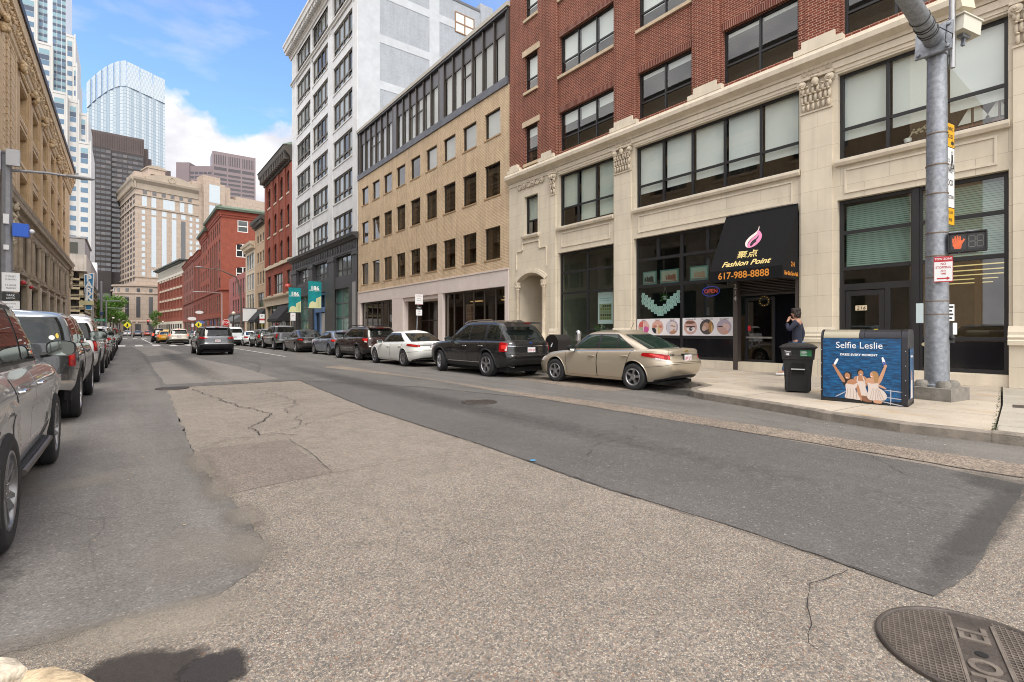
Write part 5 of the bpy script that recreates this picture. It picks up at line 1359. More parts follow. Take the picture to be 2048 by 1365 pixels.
mb=MB();mb.fbox(FGf,.75,3.5,14.2,16.0,-.1,.56);mb.build('window',dark_glass('garage glazing',(.07,.08,.075),.1,.8),T)
for i in range(6):
    mb=MB();mb.fbox(FG,17+i*5.6,21.5+i*5.6,12.2,14.4,-.1,.03);mb.build('wall_panel',GCON,T)
mb=MB();mb.fbox(FG,45,51,11.4,17.6,-6,.05);mb.build('white_shed',plain('white rooftop shed',(.62,.63,.65),.6),T)
# PARK sign on its own post
SBL=plain('sign blue',(.025,.20,.42),.5,var=.15,vscale=2);SWH=plain('sign white',(.75,.76,.76),.5);SYL=plain('sign cream yellow',(.55,.52,.30),.5)
t=thing('parking_sign','tall tapering blue PARK sign with a pale yellow arrow on a grey post','sign',(-4.3,97,.145))
mb=MB();mb.prism([(-4.92,97,9.75),(-3.72,97,10.05),(-4.0,97,4.5),(-4.72,97,4.5)],(0,.3,0));mb.build('panel',SWH,t)
mb=MB();mb.prism([(-4.80,96.97,9.62),(-3.86,96.97,9.85),(-4.08,96.97,4.62),(-4.66,96.97,4.62)],(0,.029,0));mb.build('blue_face',SBL,t)
mb=MB()
for i,ch in enumerate('PARK'):add_text(mb,ch,1.30,(1,0,0),(0,0,1),(-4.34,96.95,9.12-i*.93),extrude=.02,bold=.06,sx=.85)
mb.build('lettering',SWH,t)
mb=MB();mb.prism([(-5.5,96.7,5.55),(-5.1,96.7,6.05),(-5.1,96.7,5.85),(-3.75,96.7,5.85),(-3.75,96.7,5.25),(-5.1,96.7,5.25),(-5.1,96.7,5.05)],(0,.24,0));mb.build('arrow',SYL,t)
mb=MB();mb.tube([(-3.95,97.5,.14),(-3.95,97.5,9.6)],.16,10);mb.box(-4.4,-3.9,97.25,97.6,6.5,6.7);mb.build('post',plain('grey post',(.30,.30,.29),.6),t)

# ================================================================== towers
def blk(mb,F,u0,u1,z0,z1,dep,m=0,d=0.0):mb.fbox(F,u0,u1,z0,z1,d-dep,d,m)
# stepped white tower with blue glass
ST=plain('white precast',(.50,.50,.49),.7,var=.06,vscale=.15);STG=plain('grey precast',(.50,.50,.50),.7)
BG1=dark_glass('blue tower glass',(.075,.15,.24),.25,.6);BG2=dark_glass('pale blue tower glass',(.17,.30,.36),.25,.6);BG3=dark_glass('navy tower glass',(.04,.065,.11),.25,.5)
T=thing('office_tower','tall stepped white tower with blue glass and ladder-like setbacks','skyscraper',(-16,195,0))
FT=Frame((0,195,0),(1,0,0),(0,-1,0))
tiers=[(-26,-20.2,97.5,-3.2),(-20.1,-16.8,84.0,-1.6),(-16.74,-13.5,70.3,0),(-14.16,-11.96,89.2,-4),(-12.5,-11.5,80.4,-3),(-13.46,-10.96,69.1,-1.5),(-10.94,-8.94,66.2,-2.5),(-11.0,-8.25,57.3,-1.0)]
quads=[]
for i,(a,b,zt,d0) in enumerate(tiers):
    mb=MB();mb.fbox(FT,a,b,0,zt,d0-22,d0);mb.fbox(FT,b-.35,b,8,zt+.7,d0,d0+.25);mb.fbox(FT,a,b,zt-.45,zt+.2,d0,d0+.1)
    mb.build('tier',ST,T)
    z=zt-6.2;first=True
    w0,w1=a+.35,b-.75
    if w1-w0<.5:w0,w1=a+.2,b-.4
    while z>22:
        if first:
            for rr in range(3):quads.append((FT,w0,w1,z+rr*1.55,z+rr*1.55+1.42,d0+.03,(BG1,BG3,BG2)[rr]))
            first=False;z-=2.9
        else:
            quads.append((FT,w0,w1,z,z+1.45,d0+.03,BG1));z-=2.9
# curtain wall shaft
mb=MB();mb.fbox(FT,-20.2,-14.16,0,112,-26,-4.6);mb.build('tier',plain('white mullion grid',(.66,.68,.70),.5),T)
for i in range(26):
    for j in range(6):
        a=-20.12+j*1.0
        if j==2:continue
        z=60+i*2.0
        quads.append((FT,a,a+.9,z,z+1.05,-4.55,BG2 if (i*7+j*3)%5 else BG1));quads.append((FT,a,a+.9,z+1.12,z+1.9,-4.55,BG3))
quads.sort(key=lambda q:-(q[2]-q[1])*(q[4]-q[3]))
panes_far(T,quads,BG1)
# black office tower
BK=plain('brown black steel',(.026,.021,.021),.5,var=.15,vscale=.2);BKB=plain('brown steel crown',(.065,.045,.043),.5,var=.15,vscale=.2)
T=thing('office_tower','dark brown black office tower with a ribbed plain crown','skyscraper',(-3,325,0))
FK=Frame((0,325,0),V((22,1.2,0)),V((1.2,-22,0)))
mb=MB();mb.fbox(FK,-15.5,7.4,0,92.5,-25,0);mb.build('wall',BK,T)
mb=MB();mb.fbox(FK,-15.5,7.5,92.51,101,-25,.05);mb.fbox(FK,-1.0,19.2,0,87.2,-25,-1);mb.fbox(FK,7.45,9.6,0,97.5,-25,-4);mb.fbox(FK,9.61,11.2,0,93,-25,-6);mb.build('crown',BKB,T)
mb=MB();mb.fbox(FK,-14.6,-6,0,92.4,0,3);mb.build('wing',BKB if False else BK,T)
mb=MB()
for i in range(24):mb.fbox(FK,-15+i*.95,-14.9+i*.95,93.3,100,.05,.22)
mb.build('rib',BK,T)
GW=dark_glass('black tower glass',(.012,.012,.016),.08,.9);GW2=dark_glass('brown tower glass',(.06,.05,.052),.1,.9)
quads=[]
rnd=random.Random(12)
for i in range(24):
    z=90.6-i*2.55
    for j in range(4):quads.append((FK,-14.0+j*1.98,-12.2+j*1.98,z-.75,z+.6,3.03,GW2 if rnd.random()<.22 else GW))
    for j in range(6):quads.append((FK,-5.7+j*2.15,-3.75+j*2.15,z-.8,z+.6,.03 if j<2 else .07,GW2 if rnd.random()<.3 else GW))
panes_far(T,quads,GW)
# glass tower with the curved fins
SG=plain('tower pale frame',(.26,.33,.40),.35,metal=.2)
SKG=[dark_glass('sky glass a',(.34,.415,.475),.25,.6),dark_glass('sky glass b',(.43,.495,.55),.25,.6),dark_glass('sky glass c',(.27,.35,.42),.25,.6)]
T=thing('glass_tower','tall pale glass tower with a scalloped finned crown','skyscraper',(0,380,0))
GL=[(-18.4,388,0),(-14,384.5),(-8.5,381.5),(-4,380.2),(.24,380)]
GL=[(p[0],p[1]) for p in GL];GRt=(19.6,386)
def topz(x):return 162.6-(15.5*(abs(x)/18.4)**1.5 if x<0 else 3.2*x/19.2)
mb=MB();ring=GL+[GRt,(19.6,410),(-18.4,410)]
for i in range(len(ring)):
    a,b=ring[i],ring[(i+1)%len(ring)]
    mb.face([(a[0],a[1],0),(b[0],b[1],0),(b[0],b[1],topz(b[0])-14.5),(a[0],a[1],topz(a[0])-14.5)])
mb.build('shaft',SG,T,recalc=True)
def pathpt(P,s):
    L=[math.dist(P[i],P[i+1]) for i in range(len(P)-1)];tot=sum(L);s *= tot
    for i,l in enumerate(L):
        if s <=l or i==len(L)-1:f=s/l;return (P[i][0]+(P[i+1][0]-P[i][0])*f,P[i][1]+(P[i+1][1]-P[i][1])*f)
        s-=l
wn=[]
for side,P,n in ((0,GL,13),(1,[GL[-1],GRt],16)):
    for i in range(n):
        a=pathpt(P,(i+.06)/n);b=pathpt(P,(i+.94)/n)
        N_=V((b[1]-a[1],-(b[0]-a[0]),0)).normalized()
        zt=topz((a[0]+b[0])/2)-15.2;k=0;z=zt-2.0
        while z>78:
            wn.append((a,b,z,z+1.72,N_,(i*5+k*3+side)%3));z-=2.0;k+=1
rnd.shuffle(wn)
def glassface(name,lst,kind=None):
    mb=MB()
    for a,b,z0,z1,N_,mi in lst:
        o=N_*.06;q=[(a[0],a[1],z0),(b[0],b[1],z0),(b[0],b[1],z1),(a[0],a[1],z1)]
        mb.prism(q,o,mi)
    ob=mb.build(name,SKG,T)
    if kind:ob['kind']=kind
for w_ in wn[:100]:glassface('window',[w_])
glassface('window',wn[100:],'stuff')
for side,P,n in ((0,GL,7),(1,[GL[-1],GRt],3)):
    for i in range(n):
        a=pathpt(P,i/n);b=pathpt(P,(i+.93)/n);N_=V((b[1]-a[1],-(b[0]-a[0]),0)).normalized()
        zt=topz((a[0]+b[0])/2)
        mb=MB()
        K=8
        for k in range(K):
            f0,f1=k/K,(k+1)/K
            p0=V((a[0]+(b[0]-a[0])*f0,a[1]+(b[1]-a[1])*f0,0))+N_*(.7*math.sin(math.pi*f0*.55)+.05);p1=V((a[0]+(b[0]-a[0])*f1,a[1]+(b[1]-a[1])*f1,0))+N_*(.7*math.sin(math.pi*f1*.55)+.05)
            for j in range(7):
                ta,tb=topz(p0.x)-14.8,topz(p1.x)-14.8;g0=j*2.14;g1=g0+2.0
                mb.face([(p0.x,p0.y,ta+g0),(p1.x,p1.y,tb+g0),(p1.x,p1.y,tb+g1),(p0.x,p0.y,ta+g1)],(j+k)%2)
            if k==K-1:mb.prism([(p1.x,p1.y,tb),(p1.x-N_.x*.7,p1.y-N_.y*.7,tb),(p1.x-N_.x*.7,p1.y-N_.y*.7,tb+15),(p1.x,p1.y,tb+15)],(.03,.03,0),2)
        mb.build('crown_fin',SKG,T,smooth=30)
# purple-brown tower at the right of the gap
FD=plain('mauve aluminium',(.20,.155,.165),.5,var=.05,vscale=.1);FDD=dark_glass('mauve tower glass',(.035,.028,.032),.12,.7)
T=thing('office_tower','mauve brown slab tower with banded windows and slotted top','skyscraper',(58,450,0))
FF1=Frame((53,450,0),V((29.5,-1,0)),V((-1,-29.5,0)));FF2=Frame((53,450,0),V((-20,14,0)),V((-14,-20,0)))
mb=MB();mb.fbox(FF1,0,30,0,140.5,-18,0);mb.build('slab',FD,T)
mb=MB();mb.fbox(FF2,.1,9,0,136,-8,-.05) if False else mb.fbox(FF2,.1,17,0,128.5,-8,-.06);mb.fbox(FF2,17.01,27,0,131,-12,.5);mb.build('wing',FD,T)
quads=[]
for i in range(18):
    z=122-i*3.4
    for j in range(3):quads.append((FF1,1.0+j*9.7,9.6+j*9.7,z,z+1.7,.05))
    for j in range(5):quads.append((FF2,.8+j*3.3,3.5+j*3.3,z+.3,z+2.0,.0))
for j in range(21):quads.append((FF1,1.2+(j // 7)*9.7+(j%7)*1.2,1.8+(j // 7)*9.7+(j%7)*1.2,130.5,138,.05))
for j in range(3):quads.append((FF1,1.0+j*9.7,9.6+j*9.7,126.2,128.6,.05))
panes_far(T,quads,FDD)

# ================================================================== granite hotel closing the street
HG=brick('pink granite',(.38,.305,.25),(.405,.33,.27),(.27,.215,.175),3.0,2.2,.06,.6,.05,.05,.2);HT=plain('granite trim',(.35,.295,.235),.65,var=.08,vscale=.3)
HB=dark_glass('hotel pale glass',(.42,.48,.52),.2,.8,0,.2);HD=dark_glass('hotel dark glass',(.05,.05,.055),.1,.8)
T=thing('granite_hotel','broad pink granite tower with tall glass strips, rounded base and a curved pediment','building',(15,290,0))
FH=Frame((3.3,287,0),V((19,5,0)),V((5,-19,0)));FHl=Frame((3.3,287,0),V((-6.2,41,0)),V((-41,-6.2,0)))
mb=MB();ring=[FH.p(0,0),FH.p(62,0),FH.p(62,0,-45),FHl.p(45,0,0)]
mb.prism(ring,(0,0,70.0));mb.build('wall',HG,T)
for F,a,b,lbl in ((FH,-1,26,0),(FHl,-1,46,1)):
    mb=MB();mb.fprofile(F,[(-.1,66.5),(.3,66.5),(.5,69),(1.6,70.5),(1.8,71.4),(-.1,71.6)],a,b)
    if lbl:
        for i in range(30):mb.fbox(F,i*1.5,i*1.5+.7,67.2,70.2,.2,1.2)
    mb.build('cornice',HT,T)
    for z in (58.2,63.8,26.0):
        mb=MB();mb.fbox(F,a+.5,b,z,z+.5,-.1,.35);mb.build('string_course',HT,T)
# pediments and attic
def ped(u0,u1,zb,rise,d0,d1):
    n=14;pts=[(u0,zb)]+[(u0+(u1-u0)*k/n,zb+rise*math.sin(math.pi*(.12+.76*k/n))-0) for k in range(n+1)]+[(u1,zb)]
    mb=MB();mb.fprism(FH,pts,d0,d1);return mb
ped(4,25,71.5,3.6,-3,.6).build('pediment',HT,T)
mb=MB();mb.fbox(FH,2,27,71.6,75.3,-20,-4);mb.fbox(FH,6,13,75.3,78,-12,-3.5);mb.fbox(FH,24,42,69.9,76,-25,-2);mb.fbox(FH,29,37,76,80,-10,-1.8);mb.fbox(FHl,.8,5,71.5,74.5,-6,.2);mb.fbox(FHl,10,14,71.5,75,-6,.0);mb.build('attic',HG,T)
ped(5.5,13.5,78,1.6,-12,-3.2).build('pediment',HT,T)
M=Matrix.Translation(FH.p(14.5,73.2,.65)) @FH.N.to_track_quat('Z','Y').to_matrix().to_4x4()
mb=MB();mb.lathe([(1.5,0),(1.5,.25),(1.0,.3),(.9,.1),(.001,.1)],M,24);mb.build('round_window',HT,T)
mb=MB();mb.fbox(FH,28,38,26,76,-.5,1.4);mb.fbox(FH,44,62,70.1,72,-30,-.5);mb.build('bay',HG,T)
quads=[]
for i in range(6):quads.append((FH,3.0+i*3.7,4.6+i*3.7,63.9+.6,66.2,.05,HD))
for u,w in ((2.6,1.9),(6.3,1.9),(11.0,4.8),(18.0,1.9),(21.6,1.9)):quads.append((FH,u,u+w,58.9,63.5,.05,HB))
for u in (6.3,10.5,14.6,18.5):quads.append((FH,u,u+1.9,31,54.5,.06,HB if u<18 else HD));quads.append((FH,u,u+1.9,55.4,57.6,.06,HB));quads.append((FH,u,u+1.9,26.6,29.6,.06,HB))
for i in range(11):
    z=26.8+i*2.85;quads.append((FH,2.5,3.8,z,z+1.8,.05,HB));quads.append((FH,22.2,23.4,z,z+1.8,.05,HB));quads.append((FH,25.0,26.4,z,z+1.7,.05,HB))
for z0,z1 in ((58,64.5),(46,56),(66,75)):quads.append((FH,30.5,35.5,z0,z1,1.46,HB))
for i in range(10):quads.append((FH,40.0,41.3,28+i*3.6,30+i*3.6,.05,HB));quads.append((FH,44,45.6,28+i*3.6,30.4+i*3.6,.05,HB))
for c in range(6):
    for i in range(15):
        z=24.5+i*2.72;quads.append((FHl,1.2+c*6.6,2.8+c*6.6,z,z+1.7,.05,HD));quads.append((FHl,3.6+c*6.6,5.0+c*6.6,z,z+1.7,.05,HD))
panes_far(T,quads,HB)
# rounded base of the hotel
RB0=(9,291.5);rr=13.5
mb=MB();M=Matrix.Translation((RB0[0],RB0[1],0)) @Matrix.Diagonal((1.0,.62,1,1))
mb.lathe([(rr+.6,0),(rr+.6,5.0),(rr+.9,5.2),(rr+.9,5.9),(rr,6.1),(rr,18.0),(rr+.5,18.2),(rr+.5,18.7),(rr,18.8),(rr,21.2),(rr+.8,21.6),(rr+.8,22.2),(.01,22.3)],M,56,0,math.pi,2*math.pi);mb.build('rounded_base',HG,T,smooth=30)
mb=MB()
for i in range(9):
    a=math.pi*(1.06+i*.11);nrm=V((math.cos(a),math.sin(a)/.62,0)).normalized();tg=V((-nrm.y,nrm.x,0));c=M @V((rr*math.cos(a),rr*math.sin(a),0))
    Fq=Frame(c,tg,nrm);mb.fbox(Fq,-.75,.75,7.5,16.8,-.1,.1);mb.fbox(Fq,-.6,.6,19,20.6,-.1,.1);mb.fbox(Fq,-1.0,1.0,1.0,4.4,-.1,.75)
mb.build('base_window',HD,T)
mb=MB();mb.fbox(FHl,2,44,0,21,-1,3.5);mb.fbox(FHl,1.5,45,21.01,21.8,-1,4.2);mb.build('left_wing',HG,T)
panes_far(T,[(FHl,4+i*3.6,5.6+i*3.6,z0,z1,3.56) for z0,z1 in ((7,12),(13.5,17.5),(1,4.5)) for i in range(10)],HD)
# mansard house beside the trees
MAN=plain('slate mansard',(.07,.07,.075),.7);
T=thing('mansard_building','small grey stone building with a slate mansard and dormers behind the trees','building',(-8,275,0))
mb=MB();mb.box(-18,-4.6,265,285,0,12.5);mb.build('wall',plain('grey stone',(.27,.25,.22),.8,var=.1),T)
mb=MB();mb.prism([(-18,265.2,12.5),(-4.7,265.2,12.5),(-5.4,266.6,16.8),(-17.4,266.6,16.8)],(0,18,0));mb.build('roof',MAN,T)
for i in range(4):
    mb=MB();x=-16.6+i*3.1;mb.box(x,x+1.5,264.8,267,13,15.6);mb.ball((x+.75,265.9,15.6),.8,6,sc=(1,1.2,.6));mb.build('dormer',MAN,T)
for z in (3,7.5):
    for i in range(4):
        mb=MB();x=-16.8+i*3.1;mb.box(x,x+1.3,264.9,265.2,z,z+2.6);mb.build('window',HD,T)

# ================================================================== trees
def leafmat(name,c1,c2):
    m,nt,out=new_mat(name);N=NT(nt)
    oi=N.n('ShaderNodeTexNoise',{'Vector':N.n('ShaderNodeNewGeometry').outputs['Position'],'Scale':1.6,'Detail':3.0}).outputs[0]
    col=N.mix(N.rng(oi,.35,.65,0,1),c1,c2)
    b=N.n('ShaderNodeBsdfPrincipled',{'Base Color':col,'Roughness':.6,'Specular IOR Level':.3})
    tr=N.n('ShaderNodeBsdfTranslucent',{0:col});mx=N.n('ShaderNodeMixShader',{0:.3,1:b.outputs[0],2:tr.outputs[0]})
    nt.links.new(mx.outputs[0],out.inputs[0]);return m
LEAF=leafmat('tree leaves',(.06,.15,.018),(.14,.27,.045));BARK=plain('bark',(.06,.045,.03),.9)
def tree(label,x,y,h,r,seed,nl=2600):
    t=thing('street_tree',label,'tree',(x,y,.14),'trees far down the street')
    rnd=random.Random(seed);mb=MB()
    mb.tube([(x,y,0),(x+.1,y,h*.3),(x,y+.1,h*.55),(x+.15,y,h*.8)],[.2,.16,.10,.04],8)
    blobs=[]
    for i in range(9):
        a=rnd.uniform(0,6.28);rad=r*rnd.uniform(.25,.7);c=V((x+math.cos(a)*rad,y+math.sin(a)*rad,h*rnd.uniform(.42,.88)))
        blobs.append((c,r*rnd.uniform(.3,.5)));mb.tube([(x,y,h*.35),(x+(c.x-x)*.5,y+(c.y-y)*.5,h*.35+(c.z-h*.35)*.6),tuple(c)],[.08,.05,.02],5)
    blobs.append((V((x,y,h*.85)),r*.45));mb.build('trunk',BARK,t)
    mb=MB()
    for i in range(nl):
        c,br=rnd.choice(blobs);dv=V((rnd.gauss(0,1),rnd.gauss(0,1),rnd.gauss(0,1))).normalized()*br*rnd.uniform(.45,1.12);p=c+dv
        s=rnd.uniform(.12,.26);n1=V((rnd.gauss(0,1),rnd.gauss(0,1),rnd.gauss(0,1))).normalized();n2=n1.orthogonal().normalized();n3=n1.cross(n2)
        mb.face([p+n2*s,p+n3*s*.6,p-n2*s,p-n3*s*.6])
    mb.build('crown',LEAF,t,recalc=False)
tree('taller leafy green tree behind the green street sign',-3.4,172,11.0,4.4,1,4200)
tree('lower leafy tree in front of the mansard building',-2.2,190,8.5,3.4,2)
tree('bushy green tree beside the garage end wall',-4.8,160,9.0,3.2,3)
tree('small thin tree in front of the white-banded red building',9.2,240,9.5,2.6,5,1400)
# ================================================================== vehicles
def paint(name,c,metal=.4,rough=.35):
    if name in MC:return MC[name]
    m,nt,out=new_mat(name);N=NT(nt)
    b=N.n('ShaderNodeBsdfPrincipled',{'Base Color':c4(c),'Metallic':metal,'Roughness':rough,'Coat Weight':1.0,'Coat Roughness':.03,'Coat IOR':1.5})
    pos=N.n('ShaderNodeNewGeometry').outputs['Position']
    fl=N.n('ShaderNodeTexNoise',{'Vector':pos,'Scale':3.0,'Detail':6.0,'Roughness':.7}).outputs[0]
    nt.links.new(N.rng(fl,.35,.75,rough*.85,rough*1.25),b.inputs['Roughness'])
    nt.links.new(N.rng(fl,.45,.8,.015,.05),b.inputs['Coat Roughness'])
    nt.links.new(b.outputs[0],out.inputs[0]);MC[name]=m;return m
RUB=plain('tyre rubber',(.016,.016,.017),.8,var=.2,vscale=9);ALU=plain('alloy',(.42,.42,.43),.28,metal=.9);ALUD=plain('dark alloy',(.10,.10,.105),.35,metal=.8)
CGL=dark_glass('car glass',(.008,.011,.010),.02,.42);CGLG=dark_glass('green car glass',(.018,.034,.026),.02,.45)
TRIM=plain('black plastic trim',(.016,.016,.017),.55);CHR=plain('chrome',(.62,.62,.62),.12,metal=1.0)
REDL=plain('red lamp lens',(.30,.004,.006),.22,spec=.3,coat=.25);REDE=plain('lit red lamp',(.6,.02,.015),.15,coat=.8,emit=(1,.06,.03),estr=1.6)
REDI=plain('bright red inner lens',(.62,.03,.025),.2,coat=.4);CLRL=plain('clear lamp lens',(.55,.50,.48),.12,coat=.8);PLT=plain('licence plate',(.66,.67,.70),.5);PLR=plain('plate lettering',(.45,.04,.05),.6);UND=plain('underbody',(.010,.010,.010),.9)
GAP=plain('panel gap',(.008,.008,.008),.8);GOLD=plain('gold badge',(.50,.36,.12),.3,metal=.9)

def pchip(pts):
    xs=[p[0] for p in pts];ys=[p[1] for p in pts];n=len(xs)
    h=[xs[i+1]-xs[i] for i in range(n-1)];dl=[(ys[i+1]-ys[i])/h[i] for i in range(n-1)]
    dd=[0]*n
    for i in range(1,n-1):
        if dl[i-1]*dl[i]>0:
            w1=2*h[i]+h[i-1];w2=h[i]+2*h[i-1];dd[i]=(w1+w2)/(w1/dl[i-1]+w2/dl[i])
    dd[0]=dl[0];dd[-1]=dl[-1]
    def f(x):
        if x <=xs[0]:return ys[0]
        if x >=xs[-1]:return ys[-1]
        i=0
        while x>xs[i+1]:i+=1
        t=(x-xs[i])/h[i];t2,t3=t*t,t*t*t
        return (2*t3-3*t2+1)*ys[i]+(t3-2*t2+t)*h[i]*dd[i]+(-2*t3+3*t2)*ys[i+1]+(t3-t2)*h[i]*dd[i+1]
    return f

class Shell:
    """closed body shell: plan outlines stacked by t, each a rounded rectangle; z between two curves of y"""
    def __init__(s,W,wprof,rear,front,zlo,zhi,n=5.0,m=None,yoff=0):
        s.W,s.w,s.r,s.f,s.lo,s.hi=W/2,pchip(wprof),pchip(rear),pchip(front),zlo,zhi
        s.n=n;s.m=m or n
    def ends(s,t):return s.r(t),s.f(t)
    def pt(s,th,t):
        yr,yf=s.ends(t);ym,ha=(yr+yf)/2,(yf-yr)/2
        C,S=math.cos(th),math.sin(th)
        y=ym-ha*math.copysign(abs(C)**(2/s.n),C);x=s.W*s.w(t)*math.copysign(abs(S)**(2/s.m),S)
        a,b=s.lo(y),s.hi(y)
        return V((x,y,a+(b-a)*t))
    def th_y(s,y,t):
        yr,yf=s.ends(t);ym,ha=(yr+yf)/2,(yf-yr)/2
        c=max(-1,min(1,-(y-ym)/ha));c=math.copysign(abs(c)**(s.n/2),c)
        return math.acos(c)
    def side(s,y,t,sg=1):return s.pt(sg*s.th_y(y,t),t)
    def nrm(s,th,t):
        e=1e-3;a=s.pt(th+e,t)-s.pt(th-e,t);b=s.pt(th,min(t+e,1))-s.pt(th,max(t-e,0))
        n=a.cross(b)
        if n.length<1e-12:return V((0,0,1))
        n.normalize();p=s.pt(th,t);yr,yf=s.ends(t)
        if n.dot(V((p.x,p.y-max(min(p.y,yf-.6),yr+.6),.05)))<0:n=-n
        return n
    def solid(s,N=40,ts=None,crown=.03,mats=None):
        ts=ts or [0,.06,.14,.24,.36,.48,.58,.66,.72,.78,.84,.90,.95,.98,1.0]
        mb=MB();ths=[math.pi*i/N for i in range(N+1)]
        full=ths+[-t for t in ths[1:-1]][::-1];K=len(full)
        for t in ts:
            for th in full:mb.v.append(tuple(s.pt(th,t)))
        for j in range(len(ts)-1):
            for i in range(K):
                i2=(i+1)%K;mb.f.append([j*K+i,j*K+i2,(j+1)*K+i2,(j+1)*K+i]);mb.m.append(0)
        for base,cr in ((0,0),((len(ts)-1)*K,crown)):
            M=12;rows=[]
            for i in range(N+1):
                r,l=base+i,base+(K-i)%K
                if i in (0,N):rows.append([base+i]);continue
                pr,pl=V(mb.v[r]),V(mb.v[l]);row=[r]
                for j in range(1,M):
                    q=pr.lerp(pl,j/M);u=2*j/M-1;q.z+=cr*(1-u*u)*min(1,3.0*math.sin(ths[i]));mb.v.append(tuple(q));row.append(len(mb.v)-1)
                row.append(l);rows.append(row)
            for i in range(N):
                a,b=rows[i],rows[i+1]
                if len(a)==1:
                    for j in range(M):mb.f.append([a[0],b[j],b[j+1]]);mb.m.append(0)
                elif len(b)==1:
                    for j in range(M):mb.f.append([a[j],a[j+1],b[0]]);mb.m.append(0)
                else:
                    for j in range(M):mb.f.append([a[j],a[j+1],b[j+1],b[j]]);mb.m.append(0)
        return mb
    def patch(s,mb,fn,off,nu=8,nv=6,m=0,thick=0.0,squ=0.0):
        """fn(a,b)->(th,t); a raised skin off the shell"""
        def q(a,b):
            if squ:
                A,B=2*a-1,2*b-1
                a=(A*math.sqrt(max(0,1-squ*B*B/2))+1)/2;b=(B*math.sqrt(max(0,1-squ*A*A/2))+1)/2
            th,t=fn(a,b);return s.pt(th,t)+s.nrm(th,t)*off
        b0=len(mb.v);mb.grid(q,nu,nv,m)
        # skirt back to the shell so the skin has an edge
        rim=[(i/nu,0) for i in range(nu+1)]+[(1,j/nv) for j in range(1,nv+1)]+[(i/nu,1) for i in range(nu-1,-1,-1)]+[(0,j/nv) for j in range(nv-1,0,-1)]
        top=[q(a,b) for a,b in rim]
        def q0(a,b):
            if squ:
                A,B=2*a-1,2*b-1
                a=(A*math.sqrt(max(0,1-squ*B*B/2))+1)/2;b=(B*math.sqrt(max(0,1-squ*A*A/2))+1)/2
            th,t=fn(a,b);return s.pt(th,t)-s.nrm(th,t)*.004
        bot=[q0(a,b) for a,b in rim]
        for i in range(len(rim)):
            j=(i+1)%len(rim);mb.face([top[i],top[j],bot[j],bot[i]],m)

def boolean_cut(me,cutters,mats):
    o=bpy.data.objects.new('cut_body',me);COL.objects.link(o)
    for i,cm in enumerate(cutters):
        c=bpy.data.objects.new('cutter',cm);COL.objects.link(c)
        md=o.modifiers.new('b%d'%i,'BOOLEAN');md.operation='DIFFERENCE';md.object=c;md.solver='EXACT'
    bpy.context.view_layer.update()
    res=bpy.data.meshes.new_from_object(o.evaluated_get(bpy.context.evaluated_depsgraph_get()))
    for x in [x for x in COL.objects if x.name.startswith('cutter') or x.name.startswith('cut_body')]:bpy.data.objects.remove(x)
    return res

WHEELS={}
def wheel_meshes(style,r,w,rimr,alloy):
    key=(style,r,w,rimr,alloy.name)
    if key in WHEELS:return WHEELS[key]
    X=Matrix.Rotation(R(90),4,'Y')      # local z -> +x (outer face towards +x)
    mb=MB();h=w/2
    mb.lathe([(rimr-.01,-h*.8),(rimr+.015,-h),(r-.05,-h*1.02),(r-.018,-h*.92),(r,-h*.72),(r,-.02),(r-.008,-.012),(r-.008,.012),(r,.02),(r,h*.72),(r-.018,h*.92),(r-.05,h*1.02),(rimr+.03,h*1.0),(rimr+.012,h*.96),(rimr-.01,h*.75)],X,48)
    for gz in (-.4,.4):
        pass
    tyre=mb.mesh('tyre',RUB,smooth=35)
    mb=MB()
    mb.lathe([(rimr+.012,h*.90),(rimr+.006,h*.97),(rimr-.012,h*.97),(rimr-.022,h*.86),(rimr-.03,h*.2),(rimr-.05,-h*.5)],X,48)
    ns,ww,tw={'five':(5,.085,.055),'six':(6,.06,.05),'ten':(10,.028,.022),'seven':(7,.055,.03),'twin':(5,.03,.03)}[style]
    R1=rimr-.015
    for k in range(ns):
        for off in ((-.032,.032) if style in ('twin','six') else (0,)):
            a=2*math.pi*k/ns+.3
            ca,sa=math.cos(a),math.sin(a)
            def P(rad,lat,z):return X @V((rad*ca-lat*sa,rad*sa+lat*ca,z))
            w0,w1=(tw*.5,ww*.5) if style not in ('twin','six') else (.014,.019)
            o0,o1=off*.6,off*1.25
            z0,z1=h*.78,h*.90
            mb.hexa([P(.04,o0-w0,z0-.05),P(R1,o1-w1,z1-.06),P(R1,o1+w1,z1-.06),P(.04,o0+w0,z0-.05),P(.04,o0-w0*.7,z0),P(R1,o1-w1*.7,z1),P(R1,o1+w1*.7,z1),P(.04,o0+w0*.7,z0)])
    mb.lathe([(.075,h*.6),(.075,h*.78),(.06,h*.84),(.03,h*.86),(.001,h*.86)],X,20)
    for k in range(5):
        a=2*math.pi*k/5;mb.ball(X @V((.05*math.cos(a),.05*math.sin(a),h*.84)),.009,4)
    rim=mb.mesh('rim',alloy,smooth=30)
    mb=MB();mb.lathe([(.001,h*.15),(rimr*.62,h*.15),(rimr*.62,-h*.1)],X,32);mb.lathe([(rimr*.62,-h*.3),(rimr-.02,-h*.3)],X,32);mb.lathe([(.001,-h*.5),(rimr-.02,-h*.5)],X,24)
    hub=mb.mesh('wheel',plain('brake steel',(.05,.05,.05),.5,metal=.6),smooth=30)
    WHEELS[key]=(hub,tyre,rim);return WHEELS[key]

